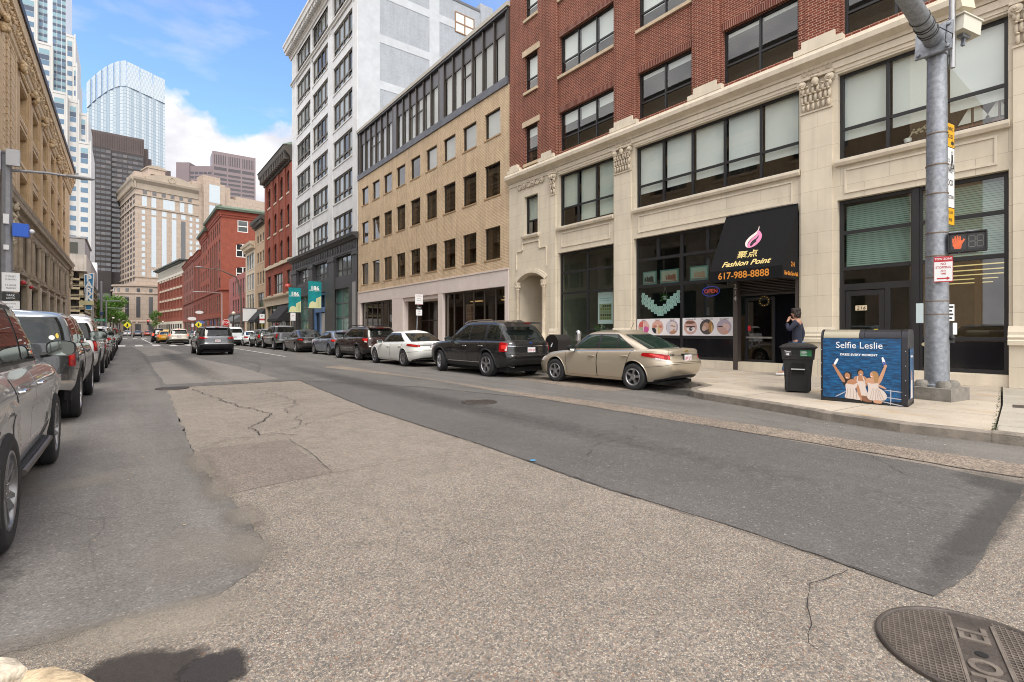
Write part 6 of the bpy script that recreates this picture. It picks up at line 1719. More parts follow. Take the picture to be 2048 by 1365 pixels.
LAST=[None]
def make_car(S,name,label,cat,group=None):
    """one vehicle, front towards +Y, base at z=0"""
    T=thing(name,label,cat,(0,0,0),group)
    L,W,H,wb,ro,Rw=S['L'],S['W'],S['H'],S['wb'],S['ro'],S['R']
    y0=-L/2;yra=y0+ro;yfa=yra+wb
    P=S['paint'];yy=lambda pts:pchip([(y0+a,b) for a,b in pts])
    top=yy(S['top']);sill=yy(S.get('sill',[(0,.42),(.25,.30),(ro-.3,.22),(ro+wb+.3,.21),(L-.15,.26),(L,.36)]))
    B=Shell(W,S.get('wp',[(0,.90),(.12,.955),(.34,.985),(.55,1.0),(.72,.992),(.84,.972),(.94,.945),(1,.905)]),
              [(t,y0+d) for t,d in S['rp']],[(t,y0+L-d) for t,d in S['fp']],sill,top,S.get('n',5.5),S.get('m',5.5))
    me=B.solid(56,None,S.get('crown',.03)).mesh('body',[P,UND])
    cut=[]
    for ya in (yra,yfa):
        for sg in (1,-1):
            mb=MB();rr=Rw+S.get('gap',.055)
            mb.lathe([(.0005,-.18),(rr,-.18),(rr,.30),(.0005,.30)],Matrix.Translation((sg*(W/2-.10),ya,Rw+S.get('arch_up',.015))) @Matrix.Rotation(R(90*sg),4,'Y'),40)
            cm=mb.mesh('cutter',UND,weld=True)
            cut.append(cm)
    me=boolean_cut(me,cut,None)
    me.name='body'
    for p in me.polygons:p.use_smooth=True
    me.set_sharp_from_angle(angle=R(28))
    body=link(me,'body',T)
    # greenhouse shells
    shells=[]
    for G in S['gh']:
        gtop=yy(G['roof'])
        lo=lambda y:top(y)-.03
        g=Shell(W,G['wp'],[(0,y0+G['y'][0]),(.5,y0+(G['y'][0]*.52+G['y'][1]*.48)),(.93,y0+G['y'][1]),(1,y0+G['y'][1]+.06)],[(0,y0+G['y'][3]),(.5,y0+(G['y'][3]*.51+G['y'][2]*.49)),(.93,y0+G['y'][2]),(1,y0+G['y'][2]-.07)],lo,gtop,G.get('n',5),G.get('m',7))
        mb=g.solid(64,[i*.9/18 for i in range(19)]+[.93,.965,.985,1.0],G.get('crown',.05))
        o=mb.build(G.get('name','cabin'),G.get('mat',P),T,smooth=32);shells.append(g)
        for (fa,fb) in ((1,1),(-1,-1)):
            for blk_ in G.get('dlo',[]):
                yb0,yb1,yt0,yt1,t0,t1=blk_
                mb=MB();g.patch(mb,lambda a,b:(fa*g.th_y(y0+(yb0+(yb1-yb0)*a)*(1-b)+(yt0+(yt1-yt0)*a)*b,t0+(t1-t0)*b),t0+(t1-t0)*b),.004,16,6,0,squ=.05)
                mb.build('window_surround',G.get('surround',TRIM),T,smooth=30)
            for blk_ in G.get('side',[]):
                yb0,yb1,yt0,yt1,t0,t1=blk_
                mb=MB();g.patch(mb,lambda a,b:(fa*g.th_y(y0+(yb0+(yb1-yb0)*a)*(1-b)+(yt0+(yt1-yt0)*a)*b,t0+(t1-t0)*b),t0+(t1-t0)*b),.008,10,6,0,squ=.10)
                mb.build('side_window',S.get('glass',CGL),T,smooth=30)
        if 'rear' in G:
            th,t0,t1=G['rear']
            if G.get('rsur',True):
                mb=MB();g.patch(mb,lambda a,b:((2*a-1)*(th+.05)*(1 if b<.5 else 1),t0-.035+(t1-t0+.07)*b),.004,16,8,0,squ=.04);mb.build('window_surround',TRIM,T,smooth=30)
            mb=MB();g.patch(mb,lambda a,b:((2*a-1)*th,t0+(t1-t0)*b),.008,16,8,0,squ=.08);rw=mb.build('rear_window',S.get('glass',CGL),T,smooth=30)
            if G.get('wiper'):
                c=g.pt(0,t0+.06)+V((0,-.03,0));d_=g.pt(.35,t0+.16)+V((0,-.03,0));mb=MB();mb.tube([c,d_],.012,6);mb.ball(c,.03,5);mb.build('wiper',TRIM,T)
        if G.get('screen',True):
            mb=MB();g.patch(mb,lambda a,b:(math.pi-(2*a-1)*.75,.06+.84*b),.008,16,8,0,squ=.08);mb.build('windscreen',S.get('glass',CGL),T,smooth=30)
        if G.get('spoiler'):
            yv,zv,wv=G['spoiler'];mb=MB();mb.prism([(-wv/2,y0+yv,zv),(wv/2,y0+yv,zv),(wv/2-.08,y0+yv-.16,zv-.02),(-wv/2+.08,y0+yv-.16,zv-.02)],(0,.03,.045));mb.build('roof_spoiler',G.get('mat',P),T)
            mb=MB();mb.box(-.12,.12,y0+yv-.165,y0+yv-.15,zv-.008,zv+.012);mb.build('brake_light',S.get('brake',REDL),T)
    g=shells[0]
    # doors: skins standing a hair off the body over a dark gap
    for sg in (1,-1):
        for (a0,a1,b0,b1) in S['doors']:# bottom rear, bottom front, top rear, top front (from the rear)
            fn=lambda e:(lambda a,b:(sg*B.th_y(y0+((a0-e)+(a1-a0+2*e)*a)*(1-b)+((b0-e)+(b1-b0+2*e)*a)*b,.10-e*.5+(.885+e*.6)*b),.10-e*.5+(.885+e*.6)*b))
            mb=MB();B.patch(mb,fn(.014),.002,14,14,1);B.patch(mb,fn(0),.0055,14,14,0)
            dr=mb.build('door',[P,GAP],T,smooth=30)
            hy=y0+b0+(.16 if S.get('hr',True) else b1-b0-.2);ht=S.get('ht',.80);c=B.side(hy,ht,sg)
            mb=MB();hx=sg*.03
            mb.tube([c+V((sg*.005,-.10,0)),c+V((hx,-.085,.004)),c+V((hx*1.25,0,.006)),c+V((hx,.085,.004)),c+V((sg*.005,.10,0))],[.010,.015,.017,.015,.010],8)
            mb.build('handle',S.get('handle',P),dr,smooth=40)
        my=y0+S['mir'][0];mz=S['mir'][1];c=B.side(my,.93,sg)
        mb=MB();ms=S.get('ms',1.0);cx=c.x+sg*.12*ms;hw,hh=.115*ms,.078*ms
        def sq_(f,y,dx=0.0):return [(cx+sg*dx+hw*f*math.copysign(abs(math.cos(a))**.62,math.cos(a)),y,mz+hh*f*math.copysign(abs(math.sin(a))**.62,math.sin(a))) for a in [2*math.pi*k/28 for k in range(28)]]
        rings=[sq_(.93,my-.058*ms),sq_(1.0,my-.062*ms),sq_(1.02,my-.02),sq_(.92,my+.05*ms),sq_(.6,my+.09*ms),sq_(.1,my+.10*ms)]
        for r0,r1 in zip(rings,rings[1:]):
            for k in range(28):mb.face([r0[k],r0[(k+1)%28],r1[(k+1)%28],r1[k]])
        mb.face(rings[-1]);mb.face(sq_(.93,my-.045*ms));mb.tube([(c.x-sg*.04,my+.05,mz-.07),(cx-sg*.05,my+.02,mz-.05)],.026,8)
        mi=mb.build('mirror',S.get('mirmat',P),T,smooth=45,weld=True)
        mb=MB();mb.face(sq_(.90,my-.050*ms));mb.build('mirror_glass',plain('mirror glass',(.28,.31,.29),.04,metal=1.0),mi)
        # arch lips / cladding
        for ya in (yra,yfa):
            mb=MB();rr=Rw+S.get('gap',.055);cw=S.get('clad',.022);pts=[]
            n=22;zc=Rw+S.get('arch_up',.015)
            for k in range(n+1):
                a=R(-12)+R(204)*k/n
                for rad,ox in ((rr-.004,.0),(rr+cw*.5,.016 if cw>.04 else .008),(rr+cw,-.004)):
                    q=V((0,ya+rad*math.cos(a),zc+rad*math.sin(a)))
                    tt=max(.0,min(.99,(q.z-sill(q.y))/(top(q.y)-sill(q.y))))
                    x=B.side(q.y,tt,1).x+ox
                    pts.append((sg*x,q.y,q.z))
            b_=len(mb.v);mb.v+=pts
            for k in range(n):
                for j in range(2):mb.f.append([b_+k*3+j,b_+k*3+j+1,b_+k*3+j+4,b_+k*3+j+3]);mb.m.append(0)
            # inner return of the lip
            ins=[(sg*(abs(p[0])-.09),p[1],p[2]) for p in pts[0::3]]
            for k in range(n):mb.face([pts[k*3],pts[k*3+3],ins[k+1],ins[k]])
            mb.build('wheel_arch',S.get('cladmat',P),T,smooth=40)
        if S.get('rocker'):
            mb=MB();B.patch(mb,lambda a,b:(sg*B.th_y(y0+ro+Rw+.08+(wb-2*Rw-.16)*a,.0+.17*b),.0+.17*b),.010,10,3);mb.build('rocker_trim',S['rocker'],T,smooth=30)
        if S.get('belt'):
            yb0,yb1=S['belt'];mb=MB();B.patch(mb,lambda a,b:(sg*B.th_y(y0+yb0+(yb1-yb0)*a,.972+.022*b),.972+.022*b),.007,24,1);mb.build('belt_moulding',CHR,T,smooth=30)
        if S.get('sidestrip'):
            yb0,yb1,ta,tb=S['sidestrip'];mb=MB();B.patch(mb,lambda a,b:(sg*B.th_y(y0+yb0+(yb1-yb0)*a,ta+(tb-ta)*b),ta+(tb-ta)*b),.012,24,1);mb.build('chrome_strip',CHR,T,smooth=30)
        for (sh,tha,thb,ta0,ta1,tb0,tb1,mt) in S['lamps']:
            sf=B if sh=='b' else shells[int(sh)]
            mb=MB();sf.patch(mb,lambda a,b:(sg*(tha+(thb-tha)*a),(ta0+(ta1-ta0)*b)*(1-a)+(tb0+(tb1-tb0)*b)*a),.014,10,6,0,squ=.16);tl_=mb.build('taillight' if mt is not CLRL else 'lamp_lens',mt,T,smooth=40)
            if mt is not CLRL:
                mb=MB();sf.patch(mb,lambda a,b:(sg*(tha+(thb-tha)*(.14+.62*a)),(ta0+(ta1-ta0)*(.30+.42*b))*(1-a)+(tb0+(tb1-tb0)*(.30+.42*b))*a),.0165,8,4,0,squ=.3);mb.build('inner_lens',REDI if mt is REDL else mt,tl_,smooth=40)
        if S.get('rails'):
            ya_,yb_,rz_,rx_=S['rails'];mb=MB();zr=yy(S['gh'][0]['roof'])
            pth=[(sg*rx_,y0+ya_+(yb_-ya_)*k/8,zr(y0+ya_+(yb_-ya_)*k/8)+(rz_ if 0<k<8 else-.01)) for k in range(9)]
            mb.tube(pth,.02,8);mb.build('roof_rail',S.get('railmat',TRIM),T,smooth=40)
        for ya,front in ((yra,0),(yfa,1)):
            hub,tyre,rim=wheel_meshes(S['ws'],Rw,S.get('tw',.215),S['rim'],S.get('alloy',ALU))
            w_=link(hub,'wheel',T);w_.location=(sg*(W/2-S.get('tw',.215)/2-.012),ya,Rw);st=S.get('steer',0) if front else 0
            w_.rotation_euler=(0,0,(0 if sg>0 else math.pi)+st)
            link(tyre,'tyre',w_);rm_=link(rim,'rim',w_);rm_.rotation_euler=(random.uniform(0,6),0,0)
    # rear details
    def rpatch(nm,th,ta,tb,off,mt,sf=B,nu=16,nv=4,sq=0):
        mb=MB();sf.patch(mb,lambda a,b:((2*a-1)*th,ta+(tb-ta)*b),off,nu,nv,0,squ=sq);return mb.build(nm,mt,T,smooth=35)
    for (nm,th,ta,tb,off,mt) in S.get('rear',[]):rpatch(nm,th,ta,tb,off,mt)
    if 'lid' in S:
        th,ta=S['lid'];mb=MB()
        for sg in (1,-1):B.patch(mb,lambda a,b:(sg*(th+.012*b),ta+(1-ta)*a),.002,8,1)
        B.patch(mb,lambda a,b:((2*a-1)*th,ta+.012*b),.002,16,1);mb.build('lid_seam',GAP,T)
    mb=MB()
    for sg in (1,-1):B.patch(mb,lambda a,b:(sg*1.22*a,.455+.009*b),.0022,16,1)
    mb.build('bumper_seam',GAP,T)
    pz,pt_=S['plate'];c=B.pt(0,pt_);n_=B.nrm(0,pt_);yb=c.y
    mb=MB();mb.box(-.17,.17,yb-.022,yb-.006,pz-.09,pz+.09);mb.build('plate_holder',TRIM,T)
    mb=MB();mb.box(-.152,.152,yb-.028,yb-.0222,pz-.076,pz+.076);pl=mb.build('licence_plate',PLT,T)
    mb=MB();add_text(mb,S.get('reg','3XK 482'),.105,(1,0,0),(0,0,1),(0,yb-.0295,pz-.012),extrude=.001,sx=.62,bold=.002);mb.build('lettering',PLR,pl)
    if 'badge' in S:
        bz,bt,bm_=S['badge'];c=B.pt(0,bt);mb=MB();mb.ball((0,c.y-.012,bz),.5,8,sc=(.13,.02,.06));mb.build('badge',bm_,T,smooth=40)
    for ex in S.get('exhaust',[]):
        mb=MB();mb.tube([(ex,y0+.5,sill(y0+.3)-.01),(ex,y0+.06,sill(y0+.3)-.02)],.032,12,cap=False);mb.build('exhaust_pipe',CHR,T,smooth=40)
    mb=MB();mb.box(-W*.36,W*.36,y0+.35,y0+L-.35,.17,sill(0)+.03);mb.box(-W*.42,W*.42,yra-.05,yra+.05,Rw-.06,Rw+.06);mb.box(-W*.42,W*.42,yfa-.05,yfa+.05,Rw-.06,Rw+.06);mb.build('underbody',UND,T)
    if 'antenna' in S:
        ay,az=S['antenna'];mb=MB();mb.tube([(0,y0+ay,az),(0,y0+ay-.12,az+.22)],.006,6);mb.ball((0,y0+ay,az),.03,5);mb.build('antenna',TRIM,T)
    # headlamps and grille, for anyone who walks round the front
    for sg in (1,-1):
        mb=MB();B.patch(mb,lambda a,b:(sg*(math.pi-.35-.55*a),.66+.2*b),.012,8,4,squ=.2);mb.build('headlight',CLRL,T,smooth=40)
    mb=MB();B.patch(mb,lambda a,b:(math.pi-(2*a-1)*.22,.45+.32*b),.010,10,4);mb.build('grille',TRIM,T,smooth=30)
    LAST[0]=shells
    return T

def place(T,x,y,rz=0.0):
    T.location=(x,y,0);T.rotation_euler=(0,0,rz);return T

# ---------------------------------------------------------------- body kinds
GW=[(0,.90),(.3,.865),(.6,.80),(.82,.735),(.90,.70),(.95,.655),(.98,.61),(1,.56)]
def sedan(**k):
    L=k.pop('L',4.6);s=L/4.6;H=k.pop('H',1.475)
    S=dict(L=L,W=1.80,H=H,wb=2.685*s,ro=1.02*s,R=.325,rim=.205,ws='five',tw=.205,
        top=[(0,.965),(.12,1.00),(.45*s,1.01),(1.0*s,.985),(1.9*s,.955),(2.9*s,.925),(3.35*s,.905),(3.9*s,.845),(4.35*s,.75),(4.6*s,.60)],
        rp=[(0,.20),(.1,.08),(.28,.02),(.42,.0),(.55,.03),(.66,.10),(.8,.115),(.93,.10),(1,.15)],fp=[(0,.18),(.15,.03),(.4,0),(.6,.02),(.8,.10),(1,.30)],
        gh=[dict(y=(.52*s,1.52*s,2.72*s,3.42*s),roof=[(0,H-.12),(.9*s,H-.07),(1.7*s,H-.045),(2.2*s,H-.045),(2.8*s,H-.07),(3.4*s,H-.14)],wp=GW,
            dlo=[(1.02*s,3.14*s,1.62*s,2.66*s,.14,.86)],side=[(1.12*s,1.50*s,1.46*s,1.56*s,.17,.66),(1.56*s,2.12*s,1.62*s,2.10*s,.17,.82),(2.22*s,3.02*s,2.18*s,2.62*s,.17,.82)],rear=(.52,.12,.82))],
        doors=[(1.36*s,2.14*s,1.10*s,2.14*s),(2.17*s,3.22*s,2.17*s,3.28*s)],mir=(2.98*s,.985),
        lamps=[('b',.44,1.12,.64,.86,.74,.90,REDL),('b',.30,.42,.66,.83,.64,.85,REDL)],plate=(.80,.62),lid=(.43,.52),exhaust=[],rear=[('bumper_trim',1.0,.0,.10,.012,TRIM)],antenna=(1.75*s,H-.03))
    S.update(k);return S
def suv(**k):
    L=k.pop('L',4.95);s=L/4.95;H=k.pop('H',1.76);W=k.get('W',1.95)
    S=dict(L=L,W=1.95,H=H,wb=2.86*s,ro=1.12*s,R=.375,rim=.245,ws='five',tw=.245,gap=.06,arch_up=.02,
        top=[(0,1.08),(.2,1.12),(1.0*s,1.135),(2.2*s,1.12),(3.3*s,1.10),(3.7*s,1.09),(4.3*s,1.04),(4.75*s,.93),(4.95*s,.72)],
        sill=[(0,.46),(.3,.36),(.8*s,.30),(4.1*s,.29),(4.7*s,.30),(4.95*s,.42)],
        rp=[(0,.12),(.12,.03),(.3,.0),(.42,.01),(.5,.06),(.7,.07),(.9,.085),(1,.12)],fp=[(0,.15),(.2,.02),(.5,0),(.75,.05),(1,.18)],n=7,m=7,
        gh=[dict(y=(.13,.42,2.95*s,3.72*s),roof=[(0,H-.10),(.5,H-.06),(1.5*s,H-.045),(2.3*s,H-.05),(3.0*s,H-.08),(3.7*s,H-.14)],n=6.5,m=8,wp=[(0,.905),(.3,.885),(.6,.84),(.82,.79),(.90,.765),(.95,.73),(.98,.69),(1,.63)],
            dlo=[(.46*s,3.40*s,.60*s,2.90*s,.10,.86)],side=[(.52*s,1.16*s,.66*s,1.14*s,.14,.82),(1.28*s,2.12*s,1.30*s,2.10*s,.14,.82),(2.20*s,3.30*s,2.18*s,2.84*s,.14,.82)],rear=(.50,.12,.80),wiper=True,spoiler=(.40,H-.10,W*.66))],
        doors=[(1.42*s,2.14*s,1.22*s,2.14*s),(2.17*s,3.36*s,2.17*s,3.40*s)],mir=(3.22*s,1.17),ms=1.1,
        lamps=[('b',.52,.98,.60,.98,.66,.98,REDL)],plate=(.86,.64),rear=[('bumper_trim',1.0,.0,.20,.012,TRIM)],cladmat=TRIM,clad=.05,rocker=TRIM)
    S.update(k);return S
def hatch(**k):
    L=k.pop('L',4.45);s=L/4.45;H=k.pop('H',1.48)
    S=suv(L=L,H=H,W=1.78,R=.325,rim=.21,tw=.205)
    S.update(dict(wb=2.67*s,ro=.86*s,n=5.5,m=5.5,
        top=[(0,.94),(.2,.98),(1.0*s,.985),(2.0*s,.955),(2.8*s,.93),(3.3*s,.90),(3.9*s,.83),(4.25*s,.72),(4.45*s,.58)],sill=[(0,.42),(.25,.32),(.7*s,.22),(3.7*s,.21),(4.3*s,.26),(4.45*s,.36)],
        fp=[(0,.18),(.15,.03),(.4,0),(.6,.02),(.8,.10),(1,.30)],rp=[(0,.18),(.12,.05),(.3,.0),(.42,.01),(.55,.05),(.75,.09),(1,.16)],
        gh=[dict(y=(.18,.78,2.55*s,3.36*s),roof=[(0,H-.16),(.8,H-.06),(1.5*s,H-.045),(2.2*s,H-.05),(2.7*s,H-.08),(3.3*s,H-.14)],wp=GW,n=5,m=7,
            dlo=[(.62*s,3.02*s,1.12*s,2.50*s,.14,.86)],side=[(.74*s,1.14*s,1.02*s,1.18*s,.17,.74),(1.22*s,2.0*s,1.26*s,1.96*s,.17,.82),(2.1*s,2.9*s,2.04*s,2.46*s,.17,.82)],rear=(.54,.16,.82),wiper=True,spoiler=(.74,H-.09,1.05))],
        doors=[(1.2*s,2.0*s,.96*s,2.0*s),(2.03*s,3.06*s,2.03*s,3.12*s)],mir=(2.86*s,.98),ms=.95,plate=(.80,.66),cladmat=k.get('paint'),clad=.02,rocker=None,
        lamps=[('b',.46,1.05,.68,.93,.80,.95,REDL)]))
    S.update(k);return S
def pickup(**k):
    L=k.pop('L',5.75);s=L/5.75;H=k.pop('H',1.88)
    S=dict(L=L,W=2.02,H=H,wb=3.65*s,ro=1.18*s,R=.41,rim=.255,ws='six',tw=.265,gap=.07,arch_up=.03,
        top=[(0,1.26),(.3,1.27),(2.0*s,1.27),(2.4*s,1.25),(4.1*s,1.22),(4.5*s,1.20),(5.1*s,1.14),(5.5*s,1.02),(5.75*s,.80)],
        sill=[(0,.58),(.3,.54),(1.0*s,.44),(4.8*s,.42),(5.5*s,.44),(5.75*s,.55)],
        rp=[(0,.06),(.1,.0),(.24,.0),(.30,.09),(.5,.10),(1,.11)],fp=[(0,.15),(.2,.02),(.5,0),(.75,.03),(1,.12)],n=9,m=9,crown=.01,
        gh=[dict(y=(1.92*s,2.02*s,3.75*s,4.42*s),roof=[(0,H-.08),(2.0*s,H-.06),(2.8*s,H-.045),(3.8*s,H-.08),(4.4*s,H-.12)],n=7,m=8,wp=[(0,.90),(.3,.88),(.6,.83),(.82,.785),(.90,.76),(.95,.725),(.98,.68),(1,.62)],
            dlo=[],side=[(2.16*s,2.98*s,2.16*s,2.96*s,.14,.83),(3.06*s,4.1*s,3.04*s,3.68*s,.14,.83)],rear=(.70,.2,.84))],
        doors=[(2.02*s,2.98*s,2.02*s,2.98*s),(3.01*s,4.2*s,3.01*s,4.2*s)],mir=(4.0*s,1.34),ms=1.35,mirmat=TRIM,
        lamps=[('b',.66,.95,.50,.95,.50,.95,REDL)],plate=(.64,.12),rear=[('chrome_bumper',1.12,.02,.20,.018,CHR),('tailgate',.60,.30,.96,.012,k.get('paint'))],lid=(.62,.27),cladmat=TRIM,clad=.05)
    S.update(k);return S
def van(**k):
    L=k.pop('L',4.8);H=k.pop('H',1.84)
    S=suv(L=L,H=H,W=1.84,R=.33,rim=.21)
    S['gh'][0].update(y=(.08,.22,3.15,4.15),side=[(2.3,3.6,2.3,3.1,.14,.8)],rear=(.40,.35,.80),spoiler=None,wiper=None)
    S.update(dict(top=[(0,1.06),(3.5,1.06),(4.1,1.02),(4.6,.9),(4.8,.7)],lamps=[('b',.62,.95,.62,.98,.62,.98,REDL)],doors=[(2.2,3.4,2.2,3.4)],cladmat=TRIM,clad=.03))
    S.update(k);return S

PB=paint('beige metallic paint',(.47,.405,.31),.55,.34);PK=paint('black metallic paint',(.012,.012,.013),.3,.3);PW=paint('pearl white paint',(.70,.71,.68),0,.35);PM=paint('dark maroon paint',(.030,.013,.011),.35,.3)
PSB=paint('silver blue paint',(.22,.255,.33),.6,.33);PG_=paint('graphite paint',(.055,.050,.048),.5,.32);PGY=paint('steel grey paint',(.16,.165,.175),.6,.33);PSG=paint('mid grey paint',(.19,.20,.20),.55,.33)
PWT=paint('plain white paint',(.70,.71,.72),0,.35);PRD=paint('red paint',(.25,.012,.012),.3,.3);PSV=paint('silver paint',(.40,.40,.40),.45,.32);PCR=paint('cream white paint',(.62,.58,.50),.1,.35);PYL=paint('taxi yellow paint',(.62,.33,.02),0,.35);POR=paint('orange red paint',(.40,.06,.02),.2,.35);PLB=paint('pale grey blue paint',(.30,.36,.44),.5,.32)
PDG=paint('dark grey paint',(.045,.048,.052),.5,.3)

GRP='cars parked along the right-hand kerb'
def lft(S,x):return x+S['W']/2
# right-hand row, nearest first; x is the street-side flank
S=sedan(paint=PB,glass=CGLG,mirmat=TRIM,belt=(1.0,3.15),reg='5WY L71',badge=(.965,.86,GOLD),rear=[('bumper_trim',.9,.0,.05,.010,TRIM),('chrome_strip',.40,.795,.845,.016,CHR)],ws='five')
S['lamps']=[('b',.47,1.20,.62,.83,.80,.90,REDL),('b',.36,.46,.64,.82,.62,.83,REDL),('b',.48,.86,.585,.66,.68,.74,CLRL)]
place(make_car(S,'parked_sedan','beige metallic sedan parked at the corner beside the rounded kerb','car',GRP),lft(S,9.72)+.02,9.32,R(2.5))
S=suv(L=5.0,H=1.79,W=2.0,paint=PK,reg='8TW 120',rails=(1.1,2.9,.045,.60),railmat=CHR,belt=None,sidestrip=(1.5,3.4,.17,.20),handle=CHR,steer=R(-14),exhaust=[-.62,.62],badge=(1.075,.93,plain('blue badge',(.02,.05,.2),.2)),rear=[('bumper_trim',1.05,.0,.22,.016,TRIM),('chrome_strip',.60,.80,.83,.014,CHR)],R=.385,rim=.25)
S['lamps']=[('b',.56,1.0,.58,.93,.60,.96,REDL),('b',.60,.70,.62,.80,.62,.80,CLRL)]
S['gh'][0].update(y=(.15,.66,2.95,3.85),roof=[(0,1.60),(.6,1.70),(1.5,1.755),(2.2,1.755),(3.0,1.69),(3.8,1.60)],wp=[(0,.91),(.3,.88),(.6,.82),(.82,.76),(.90,.725),(.95,.685),(.98,.64),(1,.58)],n=5.5)
place(make_car(S,'parked_suv','black sport utility vehicle with chrome strips parked between white sedan and beige sedan','car',GRP),lft(S,8.98),14.55,R(.6))
S=sedan(L=4.86,H=1.465,W=1.85,paint=PW,reg='2HN 841',ws='ten',R=.335,rim=.22,badge=(.93,.82,CHR),rear=[('bumper_trim',.9,.0,.06,.010,TRIM),('chrome_strip',.42,.80,.835,.014,CHR)])
S['lamps']=[('b',.44,1.16,.70,.84,.80,.90,REDL),('b',.30,.42,.71,.83,.71,.84,REDL)]
place(make_car(S,'parked_sedan','pearl white sedan parked ahead of the black sport utility vehicle','car',GRP),lft(S,8.86),20.3,R(.5))
S=suv(L=4.82,H=1.68,W=1.84,paint=PM,reg='6KT 302',rails=(.7,3.1,.09,.60),R=.36,rim=.24,ws='twin',rear=[('bumper_trim',1.05,.0,.24,.014,TRIM)])
S['lamps']=[('b',.46,1.05,.70,.95,.80,.95,REDL),('b',.52,.8,.68,.76,.72,.80,CLRL)]
place(make_car(S,'parked_wagon','dark maroon wagon with roof rails parked ahead of the white sedan','car',GRP),lft(S,8.95),25.6,R(.4))
S=hatch(paint=PSB,reg='1AD 557',ws='twin')
place(make_car(S,'parked_hatchback','silver blue hatchback parked between the maroon wagon and graphite sedan','car',GRP),lft(S,9.35),31.4,R(1.5))
S=sedan(L=5.1,H=1.54,W=1.93,paint=PG_,reg='4RZ 096',R=.345,rim=.235,ws='ten')
S['lamps']=[('b',.42,1.1,.70,.86,.78,.90,REDL)]
place(make_car(S,'parked_sedan','graphite brown sedan parked behind the grey pickup','car',GRP),lft(S,8.95),37.0,R(.3))
S=pickup(paint=PGY,reg='9PC 418')
place(make_car(S,'parked_pickup','steel grey pickup truck parked near the black shop awnings','pickup truck',GRP),lft(S,8.85),43.2,R(.2))
S=suv(L=4.6,H=1.62,W=1.85,paint=PSG,reg='7BE 233',R=.345,rim=.23)
place(make_car(S,'parked_suv','mid grey crossover parked just ahead of the grey pickup','car',GRP),lft(S,8.85),49.2)
S=sedan(L=4.6,H=1.44,W=1.8,paint=PWT,reg='2LM 610')
place(make_car(S,'parked_sedan','small white sedan parked next to the white van','car',GRP),lft(S,8.8),54.9)
S=van(paint=PLB,reg='5CV 927');S['paint']=paint('white van paint',(.62,.67,.70),0,.35);S['gh'][0].pop('mat',None)
place(make_car(S,'delivery_van','pale white delivery van beyond the grey crossover in traffic','van',None),8.3,49.8+7.2)
for i,(p,x,y,lb) in enumerate(((PDG,9.8,63.6,'dark grey car parked beyond the white van'),(PSV,9.8,76,'silver car parked beyond the crosswalk on the right'),(PK,9.8,82,'black car parked below the stop sign'),(PWT,9.8,101,'white car parked beside the large red corner block'),(PDG,9.8,108,'dark car parked beneath the red block shopfronts'))):
    S=(hatch if i%2 else sedan)(paint=p);place(make_car(S,'parked_car',lb,'car',GRP),x,y)
# moving traffic
S=suv(L=4.8,H=1.74,W=1.93,paint=paint('gunmetal paint',(.115,.12,.13),.6,.3),reg='1GK 754',handle=CHR,R=.37,rim=.25,ws='twin',rear=[('bumper_trim',1.1,.0,.30,.014,TRIM),('bumper_strip',.8,.34,.40,.016,plain('satin silver trim',(.32,.32,.33),.35,metal=.6))])
S['lamps']=[('b',.40,1.05,.80,.94,.82,.97,REDL),('b',.14,.40,.81,.92,.80,.94,REDL)]
EDGE=place(make_car(S,'moving_suv','gunmetal grey crossover driving away in the middle of the street','car','cars driving down the street'),4.28,36.6,R(.5))
S=suv(L=4.52,H=1.68,W=1.84,paint=PCR,reg='3FD 118',brake=REDE,lamps=[('b',.5,1.0,.72,.98,.72,.98,REDE)],R=.345,rim=.225)
place(make_car(S,'moving_suv','cream white crossover with lit brake lights driving away','car','cars driving down the street'),4.35,64.3)
S=sedan(paint=PYL,lamps=[('b',.44,1.1,.66,.88,.74,.9,REDE)])
tx=place(make_car(S,'taxi','yellow taxi partly hidden behind the cream crossover','taxi','cars driving down the street'),3.7,71.0)
mb=MB();mb.prism([(-.3,-.1,1.44),(.3,-.1,1.44),(.26,-.1,1.6),(-.26,-.1,1.6)],(0,.14,0));mb.build('roof_light',plain('taxi roof light',(.7,.65,.4),.5),tx,local=True)
S=suv(paint=PDG,lamps=[('b',.5,1.0,.66,.98,.66,.98,REDE)])
place(make_car(S,'moving_suv','dark sport utility vehicle with lit brake lights ahead of the yellow taxi','car','cars driving down the street'),3.5,78.5)
for p,x,y,lb,f in ((PGY,2.2,150,'grey car waiting far off where the street bends',sedan),(POR,4.4,158,'orange red car far off where the street bends',sedan),(PRD,9.2,168,'dark red car stopped far off by the white-banded building',suv),(PWT,.2,165,'white car far off beside the leafy trees',sedan)):
    S=f(paint=p);place(make_car(S,'distant_car',lb,'car','cars driving down the street'),x,y)

# left-hand row: x is the street-side flank (right flank of the car)
GL_='cars parked along the left-hand kerb'
def rgt(S,x):return x-S['W']/2
FLARE=paint('silver flare paint',(.44,.435,.43),.5,.28)
S=suv(L=4.83,H=1.80,W=1.93,paint=PSV,reg='6LD 205',ws='six',R=.39,rim=.255,tw=.265,wb=2.79,ro=1.08,ms=.98,mirmat=TRIM,handle=CHR,clad=.085,cladmat=FLARE,gap=.075,arch_up=.05,rocker=FLARE,alloy=plain('bright dark alloy',(.22,.22,.225),.3,metal=.85))
S['sill']=[(0,.56),(.3,.50),(.9,.44),(4.0,.44),(4.6,.46),(4.83,.56)]
S['top']=[(0,1.13),(.2,1.16),(1.0,1.165),(2.2,1.15),(3.3,1.13),(3.7,1.12),(4.2,1.07),(4.6,.98),(4.83,.80)]
S['wp']=[(0,.93),(.14,.955),(.30,.962),(.46,.965),(.60,.985),(.70,1.0),(.78,.995),(.88,.97),(.95,.945),(1,.90)]
S['mir']=(3.20,1.275)
